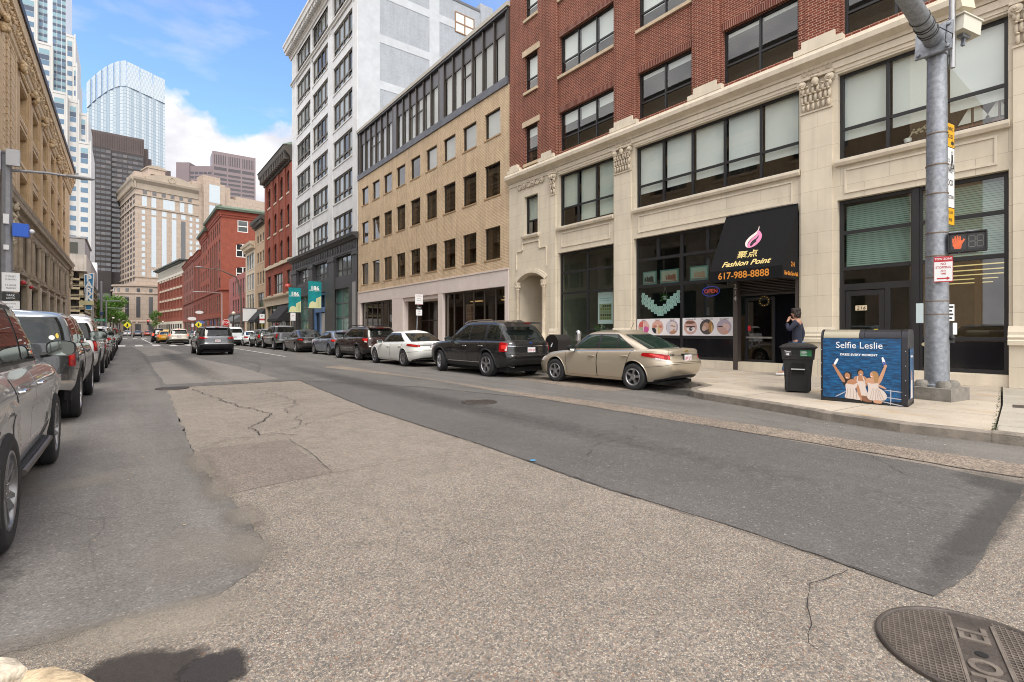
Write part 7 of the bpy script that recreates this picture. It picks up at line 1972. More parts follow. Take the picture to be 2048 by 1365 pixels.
RUN=make_car(S,'parked_suv','silver sport utility vehicle with wide flares and side step, nearest on the left','car',GL_)
for sg in (1,-1):
    mb=MB();xs=sg*S['W']/2
    mb.prism([(xs-sg*.24,-.84,.36),(xs-sg*.03,-.80,.36),(xs-sg*.02,.78,.36),(xs-sg*.24,.84,.36)],(0,0,.055));st_=mb.build('side_step',TRIM,RUN)
    mb=MB()
    for q in range(3):mb.box(min(xs-sg*(.125-q*.03),xs-sg*(.108-q*.03)),max(xs-sg*(.125-q*.03),xs-sg*(.108-q*.03)),-.78,.76,.4152,.421)
    mb.build('step_tread',plain('step rubber',(.03,.03,.03),.8),st_)
    mb=MB();mb.tube([(xs-sg*.025,-.80,.385),(xs-sg*.015,0,.385),(xs-sg*.015,.78,.385)],.026,8);mb.build('step_edge',plain('dull step edge',(.10,.085,.078),.5,metal=.4),st_,smooth=40)
    for ya in (-4.83/2+1.08-.42,-4.83/2+1.08+2.79-.44):
        mb=MB();mb.prism([(xs-sg*.28,ya,.26),(xs-sg*.005,ya,.26),(xs-sg*.005,ya-.03,.62),(xs-sg*.28,ya-.03,.62)],(0,.012,0));mb.build('mud_flap',TRIM,RUN)
place(RUN,rgt(S,-.59),6.02)
S=pickup(L=5.85,H=1.82,paint=PDG,reg='3RV 664',ws='six')
topper=dict(name='bed_cap',y=(.12,.24,1.72,1.86),roof=[(0,1.70),(.5,1.74),(1.9,1.77)],n=9,m=9,screen=False,wp=[(0,.93),(.4,.90),(.82,.83),(.9,.80),(.96,.76),(1,.70)],side=[(.3,1.74,.42,1.70,.10,.82)],rear=(.74,.06,.84),mat=paint('pale steel blue cap',(.19,.23,.275),.5,.32),crown=.04)
S['gh']=[S['gh'][0],topper]
PK1=place(make_car(S,'parked_pickup','dark grey pickup truck with a pale blue bed cap and stickers, behind the silver sport utility','pickup truck',GL_),rgt(S,-.59),12.95)
PK1['label']='dark grey pickup truck with a pale blue bed cap and round stickers'
for (ta_,tb_,t0_,t1_,mt_) in ((.26,.40,.16,.30,plain('white oval sticker',(.55,.58,.56),.5)),(.43,.53,.20,.36,plain('yellow sticker ink',(.5,.36,.04),.5))):
    mb=MB();LAST[0][1].patch(mb,lambda a,b:(ta_+(tb_-ta_)*a,t0_+(t1_-t0_)*b),.012,12,8,0,squ=.98);mb.build('sticker',mt_,PK1,local=True)
S=pickup(L=5.9,H=1.92,paint=PWT,reg='8NB 370',ws='five')
t2=dict(topper);t2['mat']=PWT;S['gh']=[S['gh'][0],t2]
place(make_car(S,'parked_pickup','white pickup truck with a white bed cap on the left','pickup truck',GL_),rgt(S,-.58),20.3)
S=sedan(paint=paint('dark bronze paint',(.05,.038,.03),.5,.3),L=4.8)
place(make_car(S,'parked_sedan','dark bronze sedan parked ahead of the white pickup','car',GL_),rgt(S,-.55),26.6)
S=suv(paint=paint('silver white paint',(.55,.56,.57),.2,.3),L=4.6,H=1.68,W=1.85,R=.35,rim=.23)
place(make_car(S,'parked_suv','silver white crossover parked ahead of the dark bronze sedan','car',GL_),rgt(S,-.5),32.6)
row=((PK,sedan,38.4,'black sedan parked on the left beyond the silver white crossover'),(PSV,suv,44.2,'silver sport utility farther along the left kerb'),(PDG,hatch,50,'dark grey hatchback farther along the left kerb'),(PRD,suv,67.5,'red sport utility parked beyond the crosswalk on the left'),(PWT,sedan,73.5,'white sedan parked by the tan building'),(PK,suv,79.5,'black sport utility parked by the tan building'),(PGY,sedan,85.5,'grey sedan parked near the PARK sign'),(PSB,hatch,91.5,'silver blue hatchback parked near the PARK sign'),(PDG,suv,104,'dark crossover parked by the garage'),(PWT,hatch,110,'white hatchback parked by the garage'))
for p,f,y,lb in row:
    S=f(paint=p);place(make_car(S,'parked_car',lb,'car',GL_),rgt(S,-.5),y)
# ================================================================== street furniture near the corner
GALV=plain('galvanised steel',(.27,.29,.32),.5,metal=.55,var=.28,vscale=14,bump=.1,bscale=40);STEEL=plain('bright steel',(.42,.42,.42),.35,metal=.8);CBASE=plain('rough concrete base',(.21,.195,.17),.9,var=.3,vscale=5,bump=.8,bscale=40)
PX,PY=12.37,2.75
T=thing('signal_pole','thick galvanised traffic signal pole with a bolted mast arm on a concrete base','signal pole',(PX,PY,.145))
mb=MB();mb.prism([(PX-.45,PY-.30,.05),(PX+.30,PY-.42,.05),(PX+.42,PY+.30,.05),(PX-.32,PY+.42,.05)],(0,0,.33));mb.build('concrete_base',CBASE,T)
mb=MB()
for a in (.6,2.2,3.8,5.3):mb.lathe([(.12,.375),(.12,.45),(.085,.50),(.001,.51)],Matrix.Translation((PX+.24*math.cos(a),PY+.24*math.sin(a),0)),12)
mb.build('bolt_cover',CBASE,T,smooth=40)['kind']='stuff'
mb=MB();mb.lathe([(.23,.376),(.23,.42),(.19,.44),(.188,1.0),(.150,6.75)],Matrix.Translation((PX,PY,0)),28);mb.build('pole',GALV,T,smooth=40)
mb=MB()
for z in (1.75,2.0,2.45,2.86,3.3,4.05,4.6,5.2):mb.lathe([(.187-z*.0045,z),(.195-z*.0045,z+.005),(.195-z*.0045,z+.022),(.187-z*.0045,z+.027)],Matrix.Translation((PX,PY,0)),24)
mb.build('strap',plain('rusty strap',(.20,.15,.11),.6,metal=.5),T,smooth=30)['kind']='stuff'
# flange and arm over the street
ax=V((-1,.02,.16)).normalized()
mb=MB();Fm=Matrix.Translation((PX-.20,PY,6.95)) @ax.to_track_quat('Z','Y').to_matrix().to_4x4()
def lbox(mb,M,a,b,m=0):
    P=[M @V(q) for q in ((a[0],a[1],a[2]),(b[0],a[1],a[2]),(b[0],b[1],a[2]),(a[0],b[1],a[2]),(a[0],a[1],b[2]),(b[0],a[1],b[2]),(b[0],b[1],b[2]),(a[0],b[1],b[2]))];mb.hexa(P,m)
lbox(mb,Fm,(-.28,-.28,-.03),(.28,.28,.03))
for sx_ in (-.22,.22):
    for sy_ in (-.22,.22):mb.lathe([(.035,.03),(.035,.07),(.001,.075)],Fm @Matrix.Translation((sx_,sy_,0)),6)
mb.box(PX-.2,PX+.16,PY-.16,PY+.16,6.70,7.12);mb.build('flange',GALV,T)
mb=MB();st=V((PX-.18,PY,6.95));mb.tube([st,st+ax*4,st+ax*9],[.15,.135,.11],24);mb.build('mast_arm',GALV,T,smooth=40)
mb=MB();c=st+ax*.45
for i in range(9):
    p=[c+ax*(i*.07-.1)+(V((0,math.cos(a),0))+ax.cross(V((0,1,0)))*math.sin(a))*.155 for a in [2*math.pi*k/14 for k in range(15)]]
    if i in (0,1,3,4,7):mb.tube(p,.008,5)
mb.tube([c+V((.1,-.16,0)),c+V((.35,-.3,-.1)),c+V((.42,-.25,-.35)),c+V((.3,-.2,-.2)),c+V((.45,-.2,.2))],.008,5);mb.build('cable',plain('black cable',(.012,.012,.012),.6),T)['kind']='stuff'
mb=MB();mb.tube([(PX+.12,PY-.2,6.45),(PX+.05,PY-.22,8.2)],.05,12);mb.build('riser_tube',STEEL,T,smooth=40)
DET=plain('off white housing',(.60,.58,.50),.5)
t=thing('traffic_camera','off-white boxy traffic camera beside the mast arm joint','camera',(PX+.3,PY-.3,7.1))
mb=MB();M=Matrix.Translation((PX+.34,PY-.34,7.22)) @Matrix.Rotation(R(-20),4,'Z') @Matrix.Rotation(R(8),4,'Y');lbox(mb,M,(-.24,-.13,-.14),(.24,.13,.14));lbox(mb,M,(-.28,-.15,.141),(.26,.15,.165));mb.build('housing',DET,t)
mb=MB();lbox(mb,M,(-.02,-.02,-.34),(.03,.03,-.141));lbox(mb,M,(-.1,-.05,-.2),(.1,.05,-.142));mb.build('bracket',GALV,t)
t=thing('antenna_panel','tall cream antenna panel at the top of the signal pole','antenna',(PX+.2,PY-.2,7.5))
mb=MB();M=Matrix.Translation((PX+.24,PY-.3,7.95)) @Matrix.Rotation(R(-25),4,'Z') @Matrix.Rotation(R(-10),4,'X');lbox(mb,M,(-.16,-.07,-.45),(.16,.05,.45));mb.build('panel',plain('cream radome',(.62,.56,.42),.5),t)
mb=MB();lbox(mb,M,(-.03,.05,-.1),(.03,.2,.1));mb.build('bracket',GALV,t)

SGW=plain('white sign face',(.66,.66,.64),.45);SGY=plain('yellow sign face',(.68,.36,.01),.45);SGR=plain('red sign print',(.40,.02,.03),.5);SGK=plain('black sign print',(.015,.015,.015),.5);SGB=plain('bare aluminium',(.40,.40,.40),.4,metal=.7)
def flat_sign(name,label,c,right,w,h,bands,lines,group=None,th=.006,rim=None,cat='sign'):
    """upright plate; bands (z0,z1,mat) fractions; lines (txt,size,z frac,mat,sx)"""
    right=V(right).normalized();n=right.cross(V((0,0,1)));c=V(c)
    F=Frame((c.x,c.y,c.z),right,n);t=thing(name,label,cat,c,group)
    mb=MB();mb.fbox(F,-w/2,w/2,-h/2,h/2,-th,0);mb.build('plate',rim or SGB,t)
    for z0,z1,m in bands:
        mb=MB();e=.008 if rim else .0;mb.fbox(F,-w/2+e,w/2-e,-h/2+h*z0+e,-h/2+h*z1-e,.0003,.0012);mb.build('sign_face',m,t)
    byM={}
    for ln in lines:
        byM.setdefault(ln[3].name,[]).append(ln)
    for k_,ls in byM.items():
        mb=MB()
        for tx,sz,zf,m,sx_ in ls:add_text(mb,tx,sz,right,(0,0,1),F.p(0,-h/2+h*zf,.0018),extrude=.0006,sx=sx_,bold=sz*.02)
        mb.build('lettering',ls[0][3],t)
    return t,F
sx,sy=12.69,2.64
t,F=flat_sign('traffic_sign','yellow and white sign about turning vehicles yielding, topmost on the thick pole',(sx,sy,5.02),(.985,-.17,0),.46,.94,[(.5,1,SGY),(0,.5,SGW)],[('TURNING',.10,.88,SGK,.8),('VEHICLES',.10,.72,SGK,.75),('TO',.09,.22,SGK,.8)],'signs facing along the street on the thick pole',rim=SGK)
mb=MB();mb.fprism(F,[(-.20,-.06),(-.02,-.06),(-.11,-.22)],.0018,.003);mb.build('yield_triangle',SGR,t)
mb=MB();mb.fprism(F,[(-.155,-.085),(-.065,-.085),(-.11,-.165)],.0032,.004);mb.build('triangle_middle',SGW,t)
mb=MB();mb.ball(F.p(.13,-.09,.002),.028,6,sc=(1,.1,1));mb.fprism(F,[(.10,-.13),(.16,-.13),(.17,-.25),(.20,-.40),(.165,-.40),(.135,-.27),(.10,-.40),(.065,-.40),(.10,-.25)],.0018,.003);mb.build('walking_figure',SGK,t)
mb=MB();mb.fprism(F,[(.09,.06),(.15,.06),(.15,.02),(.21,.09),(.15,.16),(.15,.12),(.09,.12)],.0018,.003);mb.build('arrow',SGK,t)
flat_sign('traffic_sign','white DO NOT BLOCK INTERSECTION sign with a yellow foot, middle of the thick pole',(sx,sy,4.11),(.985,-.17,0),.46,1.20,[(.28,1,SGW),(0,.28,SGY)],[('DO NOT',.15,.88,SGK,.62),('BLOCK',.16,.68,SGK,.68),('INTERSECTION',.10,.45,SGK,.56),('STATE LAW',.085,.20,SGK,.72),('$150 FINE',.085,.08,SGK,.72)],'signs facing along the street on the thick pole',rim=SGK)
nd=V((-.97,-.24,0));rd=V((-nd.y,nd.x,0))*-1
rd=V((0,0,1)).cross(nd).normalized()
t,F=flat_sign('traffic_sign','small white TOW ZONE NO STOPPING ANY TIME sign with a red header and arrow',(12.12,2.60,2.60),rd,.275,.48,[(.02,.80,SGW),(.80,.98,SGR)],[('TOW ZONE',.052,.895,SGW,.86),('NO',.062,.70,SGR,.8),('STOPPING',.062,.565,SGR,.76),('ANY',.048,.43,SGR,.8),('TIME',.048,.32,SGR,.8)],None,rim=SGR)
mb=MB();mb.fprism(F,[(-.09,-.185),(.05,-.185),(.05,-.205),(.10,-.172),(.05,-.14),(.05,-.16),(-.09,-.16)],.0018,.003);mb.build('arrow',SGR,t)
# pedestrian signal with the lit hand
t=thing('pedestrian_signal','black pedestrian signal head showing a lit orange hand','pedestrian signal',(12.33,2.31,2.85))
nd=V((-.985,-.17,0)).normalized();rd=V((0,0,1)).cross(nd).normalized();F=Frame((12.34,2.30,3.10),rd,nd)
mb=MB();mb.fbox(F,-.34,.34,-.22,.22,-.20,0);
for q in ((-.36,.36,.22,.245),(-.36,.36,-.245,-.22),(-.365,-.34,-.22,.22),(.34,.365,-.22,.22)):mb.fbox(F,q[0],q[1],q[2],q[3],-.18,.06)
hs=mb.build('housing',plain('signal black',(.012,.012,.013),.5),t)
mb=MB();mb.fbox(F,-.31,-.02,-.19,.19,.001,.004);mb.fbox(F,.01,.31,-.19,.19,.001,.004);mb.build('lens',plain('signal lens',(.02,.02,.022),.3),t)
ORG=plain('lit orange diode',(.9,.2,.05),.4,emit=(1,.13,.015),estr=.6)
hand=[(-.235,-.16),(-.12,-.16),(-.095,-.06),(-.035,.055),(-.06,.085),(-.115,.02),(-.115,.135),(-.135,.15),(-.15,.135),(-.152,.04),(-.158,.04),(-.16,.165),(-.178,.18),(-.194,.165),(-.196,.04),(-.202,.04),(-.205,.15),(-.222,.165),(-.238,.15),(-.238,.03),(-.245,.03),(-.252,.10),(-.268,.115),(-.28,.10),(-.272,-.06)]
def inside(p,poly):
    c=False;n=len(poly)
    for i in range(n):
        a,b=poly[i],poly[(i+1)%n]
        if (a[1]>p[1]) != (b[1]>p[1]) and p[0]<(b[0]-a[0])*(p[1]-a[1])/(b[1]-a[1])+a[0]:c=not c
    return c
mb=MB()
for i in range(18):
    for j in range(26):
        p=(-.29+i*.0155+(.0077 if j%2 else 0),-.17+j*.0145)
        if inside(p,hand):mb.fbox(F,p[0]-.0042,p[0]+.0042,p[1]-.0042,p[1]+.0042,.0041,.007)
mb.build('lit_hand',ORG,t)
SEG=plain('unlit digit',(.13,.125,.11),.5);mb=MB()
for ox in (.085,.235):
    for q in ((-.05,.05,.125,.145),(-.05,.05,-.01,.01),(-.05,.05,-.145,-.125),(-.065,-.05,.012,.124),(.05,.065,.012,.124),(-.065,-.05,-.124,-.012),(.05,.065,-.124,-.012)):mb.fbox(F,ox+q[0],ox+q[1],q[2],q[3],.0041,.006)
mb.build('countdown_digits',SEG,t)
mb=MB()
for z in (.27,-.27):mb.tube([F.p(-.30,z,-.1),F.p(.2,z,-.1)],.018,8);mb.tube([F.p(-.30,z,-.1),(PX,PY,3.1+z)],.018,8)
for u in (-.15,.18):
    for z in (.245,-.28):mb.fbox(F,u-.02,u+.02,z,z+.035,-.12,-.06)
mb.build('bracket',GALV,t)
t.scale=(.75,.75,.75);t.location.z+=.06
# push button and plates
t=thing('push_button','black pedestrian push button with white instruction plates on the thick pole','push button',(12.42,2.55,1.3))
F=Frame((12.40,2.55,0),(.35,-.94,0),(-.94,-.35,0));F=Frame((12.42,2.555,0),(.8,-.6,0),(-.6,-.8,0))
mb=MB();mb.fbox(F,-.05,.07,1.64,1.95,-.01,0);mb.build('instruction_plate',SGW,t)
mb=MB()
for k,z in enumerate((1.90,1.83,1.76,1.69)):mb.fbox(F,-.03,.05-.02*(k%2),z-.018,z+.018,.0003,.002)
mb.build('print',SGK,t)
mb=MB();mb.fbox(F,-.06,.06,1.22,1.60,-.10,.02);mb.ball(F.p(0,1.32,.03),.05,6);mb.build('button_box',TRIM,t)
mb=MB();mb.fbox(F,.02,.10,1.38,1.60,.021,.024);mb.build('side_plate',SGW,t)
mb=MB();F=Frame((12.16,2.92,0),(0,-1,0),(-1,0,0));mb.fbox(F,-.10,.01,1.60,1.98,-.02,.0);mb.build('pale_notice',plain('pale blue notice',(.50,.60,.62),.6),t)

# ---- double recycling station with the advert
BIN=plain('dark bin steel',(.030,.030,.036),.35,metal=.5,var=.1,vscale=6);BEI=plain('beige bin lid',(.36,.33,.25),.35,metal=.5)
rzb=math.atan2(-.99,.13)
T=thing('recycling_station','double recycling station with a sea-blue advert of three women in pale dresses','bin',(10.42,4.03,.145),None,rzb)
def prof(z):return z
W_=1.30;Dp=.70
def hoop(x0,x1,z0,m,nm,out=.0,top=1.33):
    pr=[(-out,z0),(-out,1.17)]+[(.17-(.17+out)*math.cos(a),1.17+(top-1.17)*math.sin(a)) for a in [R(10*k) for k in range(1,10)]]+[(Dp-.17+(.17+out)*math.sin(a),1.17+(top-1.17)*math.cos(a)) for a in [R(10*k) for k in range(1,10)]]+[(Dp+out,z0)]
    mb=MB();mb.prism([(x0,y,z) for y,z in pr],(x1-x0,0,0));return mb.build(nm,m,T,local=True,smooth=25)
hoop(.03,W_-.085,.06,BIN,'body',-.012,1.305);hoop(0,.03,.03,BIN,'end_hoop',.012);hoop(W_-.085,W_,.03,BIN,'end_hoop',.012)
for x0,x1,m in ((.045,.60,BEI),(.685,W_-.095,BIN)):hoop(x0,x1,1.185,m,'hopper_lid',.006,1.325)
hoop(.605,.68,1.18,BIN,'divider',.010)
mb=MB();mb.box(.0,W_,.0,Dp,.0,.06);mb.build('foot',plain('black bin foot',(.008,.008,.008),.6),T,local=True)
# the advert panel
def adsea(name):
    m,nt,out=new_mat(name);N=NT(nt);tc=N.n('ShaderNodeTexCoord').outputs['Object']
    mp=N.n('ShaderNodeMapping',{'Vector':tc,'Scale':(5,3,26)}).outputs[0];nz=N.n('ShaderNodeTexNoise',{'Vector':mp,'Scale':1.3,'Detail':9.0,'Roughness':.7}).outputs[0]
    col=N.ramp(nz,[(.30,(.001,.010,.028)),(.46,(.002,.045,.13)),(.58,(.004,.10,.26)),(.75,(.012,.16,.38))])
    b=N.n('ShaderNodeBsdfPrincipled',{'Base Color':col,'Roughness':.35});nt.links.new(b.outputs[0],out.inputs[0]);return m
mb=MB();mb.box(.035,1.21,-.006,.0,.075,1.165);AD=mb.build('advert_panel',adsea('printed sea'),T,local=True)
SK1=plain('printed tan skin',(.42,.20,.105),.5);SK2=plain('printed light skin',(.52,.28,.17),.5);SKD=plain('printed shaded skin',(.22,.095,.05),.5);DRS=plain('printed pale dress',(.60,.52,.47),.5);DRD=plain('printed dress fold',(.40,.33,.29),.5);HRD=plain('printed dark hair',(.02,.011,.008),.5);HRB=plain('printed fair hair',(.36,.20,.08),.5);ADW=plain('printed white',(.78,.80,.82),.5)
def q(px,py):return (.03+(px-25)/1135*1.18,1.165-(py-210)/940*1.09)
LAY=[0]
def ad(pts,m,nm):
    LAY[0]+=1;y=-.0062-LAY[0]*.00022;n=len(pts)
    mb=MB();P=[q(*p) for p in pts]
    # smooth the outline
    sm=[]
    for i in range(n):
        p0,p1,p2,p3=P[i-1],P[i],P[(i+1)%n],P[(i+2)%n]
        for k in range(4):
            t_=k/4;f=lambda j:.5*(2*p1[j]+(p2[j]-p0[j])*t_+(2*p0[j]-5*p1[j]+4*p2[j]-p3[j])*t_*t_+(3*p1[j]-p0[j]-3*p2[j]+p3[j])*t_**3)
            sm.append((f(0),f(1)))
    mb.prism([(x,y,z) for x,z in sm],(0,.0002,0));return mb.build(nm,m,AD,local=True)
def el(cx,cy,rx,ry,m,nm,rot=0):ad([(cx+rx*math.cos(a)*math.cos(rot)-ry*math.sin(a)*math.sin(rot),cy+rx*math.cos(a)*math.sin(rot)+ry*math.sin(a)*math.cos(rot)) for a in [math.pi*k/5 for k in range(10)]],m,nm)
def strip_(p,w0,w1,m,nm):
    (x0,y0),(x1,y1)=p;L=math.hypot(x1-x0,y1-y0);nx,ny=-(y1-y0)/L,(x1-x0)/L
    ad([(x0+nx*w0,y0+ny*w0),(x1+nx*w1,y1+ny*w1),(x1-nx*w1,y1-ny*w1),(x0-nx*w0,y0-ny*w0)],m,nm)
for a,b in (((240,1130),(385,1045)),((950,985),(1160,1000)),((975,1095),(1160,1108)),((1020,990),(1020,1185)),((900,1160),(1160,1200))):strip_((a,b),6,6,plain('printed rail',(.36,.38,.44),.5),'rail_print')
# middle woman
ad([(495,830),(560,790),(650,790),(700,850),(680,940),(560,930)],SK1,'skin_print');ad([(560,1060),(690,1080),(760,1180),(640,1175),(600,1120)],SKD,'skin_print')
ad([(545,880),(665,880),(670,960),(695,1040),(690,1095),(640,1090),(560,1085),(545,1000)],DRS,'dress_print');strip_(((545,885),(560,795)),7,6,DRS,'dress_print');strip_(((660,885),(630,800)),7,6,DRS,'dress_print')
el(595,735,50,52,HRD,'hair_print');el(602,750,37,46,SK1,'face_print');el(603,772,15,5,ADW,'smile_print')
# left woman
el(400,860,62,105,HRD,'hair_print',.35);el(410,790,62,58,HRD,'hair_print')
strip_(((345,875),(205,650)),24,15,SK1,'arm_print');el(202,640,22,24,SK1,'hand_print')
ad([(430,860),(500,850),(555,890),(540,940),(430,935),(395,905)],SK1,'skin_print');strip_(((545,930),(605,1150)),20,15,SK1,'arm_print')
ad([(378,930),(430,925),(500,930),(555,895),(545,960),(520,1000),(560,1080),(595,1160),(480,1155),(370,1140),(385,1050)],DRS,'dress_print')
for k in range(4):strip_(((410+k*40,1000),(395+k*50,1140)),3,5,DRD,'fold_print')
el(405,800,40,52,SK1,'face_print',-.25);el(398,828,12,5,ADW,'smile_print')
# right woman
el(805,790,52,82,HRB,'hair_print');strip_(((865,860),(945,640)),24,15,SK2,'arm_print');el(948,622,23,27,SK2,'hand_print')
ad([(680,830),(740,810),(830,830),(880,850),(850,905),(700,900),(665,900)],SK2,'skin_print');strip_(((860,920),(950,960)),15,10,SK2,'arm_print')
ad([(700,890),(760,900),(850,890),(855,950),(925,1000),(968,1070),(950,1130),(860,1150),(730,1150),(690,1090),(710,990)],DRS,'dress_print')
for k in range(6):strip_(((770+k*18,980),(735+k*38,1130)),2.5,4,DRD,'fold_print')
ad([(790,1150),(900,1150),(890,1190),(800,1190)],SK2,'leg_print');el(770,765,36,50,SK2,'face_print');ad([(765,715),(815,720),(850,780),(845,870),(800,880),(790,800)],HRB,'hair_print');el(757,790,12,5,ADW,'smile_print')
strip_(((215,620),(258,540)),15,15,ADW,'bouquet_print');strip_(((935,590),(910,500)),15,14,ADW,'bouquet_print');strip_(((940,600),(925,560)),12,10,plain('printed ribbon',(.05,.08,.4),.5),'ribbon_print')
mb=MB();c=q(570,320);add_text(mb,'Selfie Leslie',.165,(1,0,0),(0,0,1),(c[0],-.008,c[1]),extrude=.0005,sx=.93);mb.build('lettering',ADW,AD,local=True);mb=MB();c=q(565,465);add_text(mb,'DRESS EVERY MOMENT',.052,(1,0,0),(0,0,1),(c[0],-.008,c[1]),extrude=.0005,sx=1.05,bold=.0015);mb.build('lettering',ADW,AD,local=True)
mb=MB();mb.box(W_+.012,W_+.016,.10,.50,.12,1.0);sp_=mb.build('side_advert',adsea('printed sea side'),T,local=True)
mb=MB();add_text(mb,'Selfie Leslie',.06,(0,1,0),(0,0,1),(W_+.018,.3,.86),extrude=.0005);mb.build('lettering',ADW,sp_,local=True)
mb=MB();mb.prism([(W_+.0162,.18,.13),(W_+.0162,.40,.13),(W_+.0162,.37,.45),(W_+.0162,.22,.45)],(.001,0,0));mb.build('dress_print',DRS,sp_,local=True)
mb=MB();mb.prism([(W_+.0162,.25,.451),(W_+.0162,.35,.451),(W_+.0162,.33,.62),(W_+.0162,.27,.62)],(.001,0,0));mb.build('skin_print',SK2,sp_,local=True)
mb=MB()
for x in (.012,W_-.03):
    for z in (.2,.45,.7,.95):mb.ball((x,-.014,z),.009,4)
mb.build('rivet',STEEL,T,local=True)['kind']='stuff'

# ---- wheeled cart
CART=plain('black cart plastic',(.013,.013,.014),.5,bump=.15,bscale=90);rzc=math.atan2(-.49,.21)
T=thing('wheeled_cart','black wheeled refuse cart with a hinged lid and white and green stickers','bin',(11.05,5.02,.145),None,rzc)
mb=MB()
def ringb(z,x0,x1,y0,y1):return [(x0,y0,z),(x1,y0,z),(x1,y1,z),(x0,y1,z)]
rg=[ringb(.03,.05,.50,.08,.52),ringb(.55,.02,.545,.03,.62),ringb(.70,.01,.56,.01,.64),ringb(.705,-.01,.58,-.01,.66),ringb(.93,-.025,.60,-.035,.68),ringb(.935,-.045,.62,-.05,.70),ringb(.965,-.045,.62,-.05,.70)]
for a,b in zip(rg,rg[1:]):
    for i in range(4):mb.face([a[i],a[(i+1)%4],b[(i+1)%4],b[i]])
mb.face(rg[0]);mb.face(rg[-1])
for x in (.06,.46):mb.prism([(x,.06,.06),(x+.05,.06,.06),(x+.05,.02,.56),(x,.02,.56)],(0,-.025,.0))
body=mb.build('body',CART,T,local=True)
mb=MB();mb.grid(lambda a,b:(-.06+.70*a,-.09+.80*b,.970+.075*(1-(2*a-1)**4)*(1-(2*b-1)**4)),14,14);mb.box(-.06,.64,-.09,.71,.955,.9699);mb.box(.05,.53,-.12,-.09,.955,.985);mb.build('lid',CART,T,local=True,smooth=40)
mb=MB();mb.box(.17,.40,-.028,.02,.40,.62);mb.build('recess',DARK,T,local=True)
mb=MB();mb.tube([(.16,-.04,.50),(.41,-.04,.50)],.016,8);mb.build('lift_bar',STEEL,T,local=True)
for x in (.06,.50):
    mb=MB();M=Matrix.Translation((x,.60,.125)) @Matrix.Rotation(R(90),4,'Y');mb.lathe([(.125,-.03),(.125,.03),(.10,.035),(.04,.02),(.001,.02)],M,24);mb.lathe([(.125,-.03),(.001,-.03)],M,24)
    w_=mb.build('wheel',RUB,T,local=True,smooth=40)
mb=MB();mb.box(.02,.17,-.042,-.036,.78,.90);mb.build('white_sticker',plain('dark printed sticker',(.03,.03,.03),.5),T,local=True)
mb=MB();add_text(mb,'Toter',.05,(1,0,0),(0,0,1),(.095,-.0425,.868),extrude=.0005,bold=.002);add_text(mb,'48',.06,(1,0,0),(0,0,1),(.095,-.0425,.81),extrude=.0005,bold=.003);mb.build('lettering',ADW,T,local=True)
mb=MB();mb.box(.32,.53,-.042,-.036,.775,.905);gs=mb.build('green_sticker',plain('green sticker',(.015,.16,.06),.5),T,local=True)
mb=MB()
for k in range(4):mb.box(.36,.45-.015*(k%2),-.0435,-.0422,.795+k*.026,.805+k*.026)
for k in range(4):mb.box(.335,.348,-.0435,-.0422,.793+k*.026,.807+k*.026)
mb.build('print',ADW,gs,local=True)

# ---- salon awning
T=thing('awning','large black sloping awning reading Fashion Point with a pink flame emblem','awning',F_R.p(8.0,3.0,0))
ua,ub,zt,d0,zv,z0=6.86,9.16,5.30,1.10,3.36,3.0
mb=MB();mb.fprofile(F_R,[(.08,zt),(d0,zv),(d0,z0),(d0-.03,z0),(d0-.03,zv-.02),(.08,zt-.06)],ua,ub)
for u in (ua+.001,ub-.021):mb.prism([F_R.p(u,zt,.08),F_R.p(u,zv,d0-.001),F_R.p(u,z0,d0-.001),F_R.p(u,z0,.08)],F_R.U*.02)
mb.fbox(F_R,ua+.03,ub-.03,zt-.08,zt-.02,.02,.12)
cloth=mb.build('cloth',plain('black awning cloth',(.007,.007,.008),.85,spec=.2,bump=.2,bscale=200),T)
up_=(F_R.p(0,zt,.08)-F_R.p(0,zv,d0));Ls=up_.length;up_.normalize();rt=V((0,-1,0));nn=rt.cross(up_)
def sl(u,f,o=.006):return F_R.p(u,zt,.08)-up_*(f*Ls)+nn*o
AWY=plain('pale gold lettering',(.66,.52,.20),.6);AWO=plain('orange lettering',(.62,.24,.03),.6)
mb=MB();add_text(mb,'聚点',.29,rt,up_,sl(8.02,.765),extrude=.002,bold=.003,sx=1.15);mb.build('lettering',AWY,cloth);mb=MB();add_text(mb,'Fashion Point',.27,rt,up_,sl(8.02,.905),extrude=.002,shear=.25,bold=.006,sx=1.03);mb.build('lettering',AWY,cloth)
mb=MB();add_text(mb,'617-988-8888',.30,rt,(0,0,1),F_R.p(8.05,3.175,d0+.004),extrude=.002,bold=.004,sx=.96);mb.build('lettering',AWO,cloth);mb=MB()
add_text(mb,'214',.20,(1,0,0),(0,0,1),(16.2-.45,ua-.006,3.42),extrude=.002,sx=.75,bold=.003);mb.build('lettering',AWO,cloth);mb=MB();add_text(mb,'Hair-Skin Care-Nails',.17,(1,0,0),(0,0,1),(16.2-.55,ua-.006,3.14),extrude=.002,sx=.62,bold=.003);mb.build('lettering',AWO,cloth)
def flame(pts,m,nm,o):
    n=len(pts);sm=[]
    for i in range(n):
        p0,p1,p2,p3=pts[i-1],pts[i],pts[(i+1)%n],pts[(i+2)%n]
        for k in range(5):
            t_=k/5;f=lambda j:.5*(2*p1[j]+(p2[j]-p0[j])*t_+(2*p0[j]-5*p1[j]+4*p2[j]-p3[j])*t_*t_+(3*p1[j]-p0[j]-3*p2[j]+p3[j])*t_**3);sm.append((f(0),f(1)))
    c=sl(8.0,.47,o);mb=MB();mb.prism([c+rt*x+up_*y for x,y in sm],nn*.002);mb.build(nm,m,cloth)
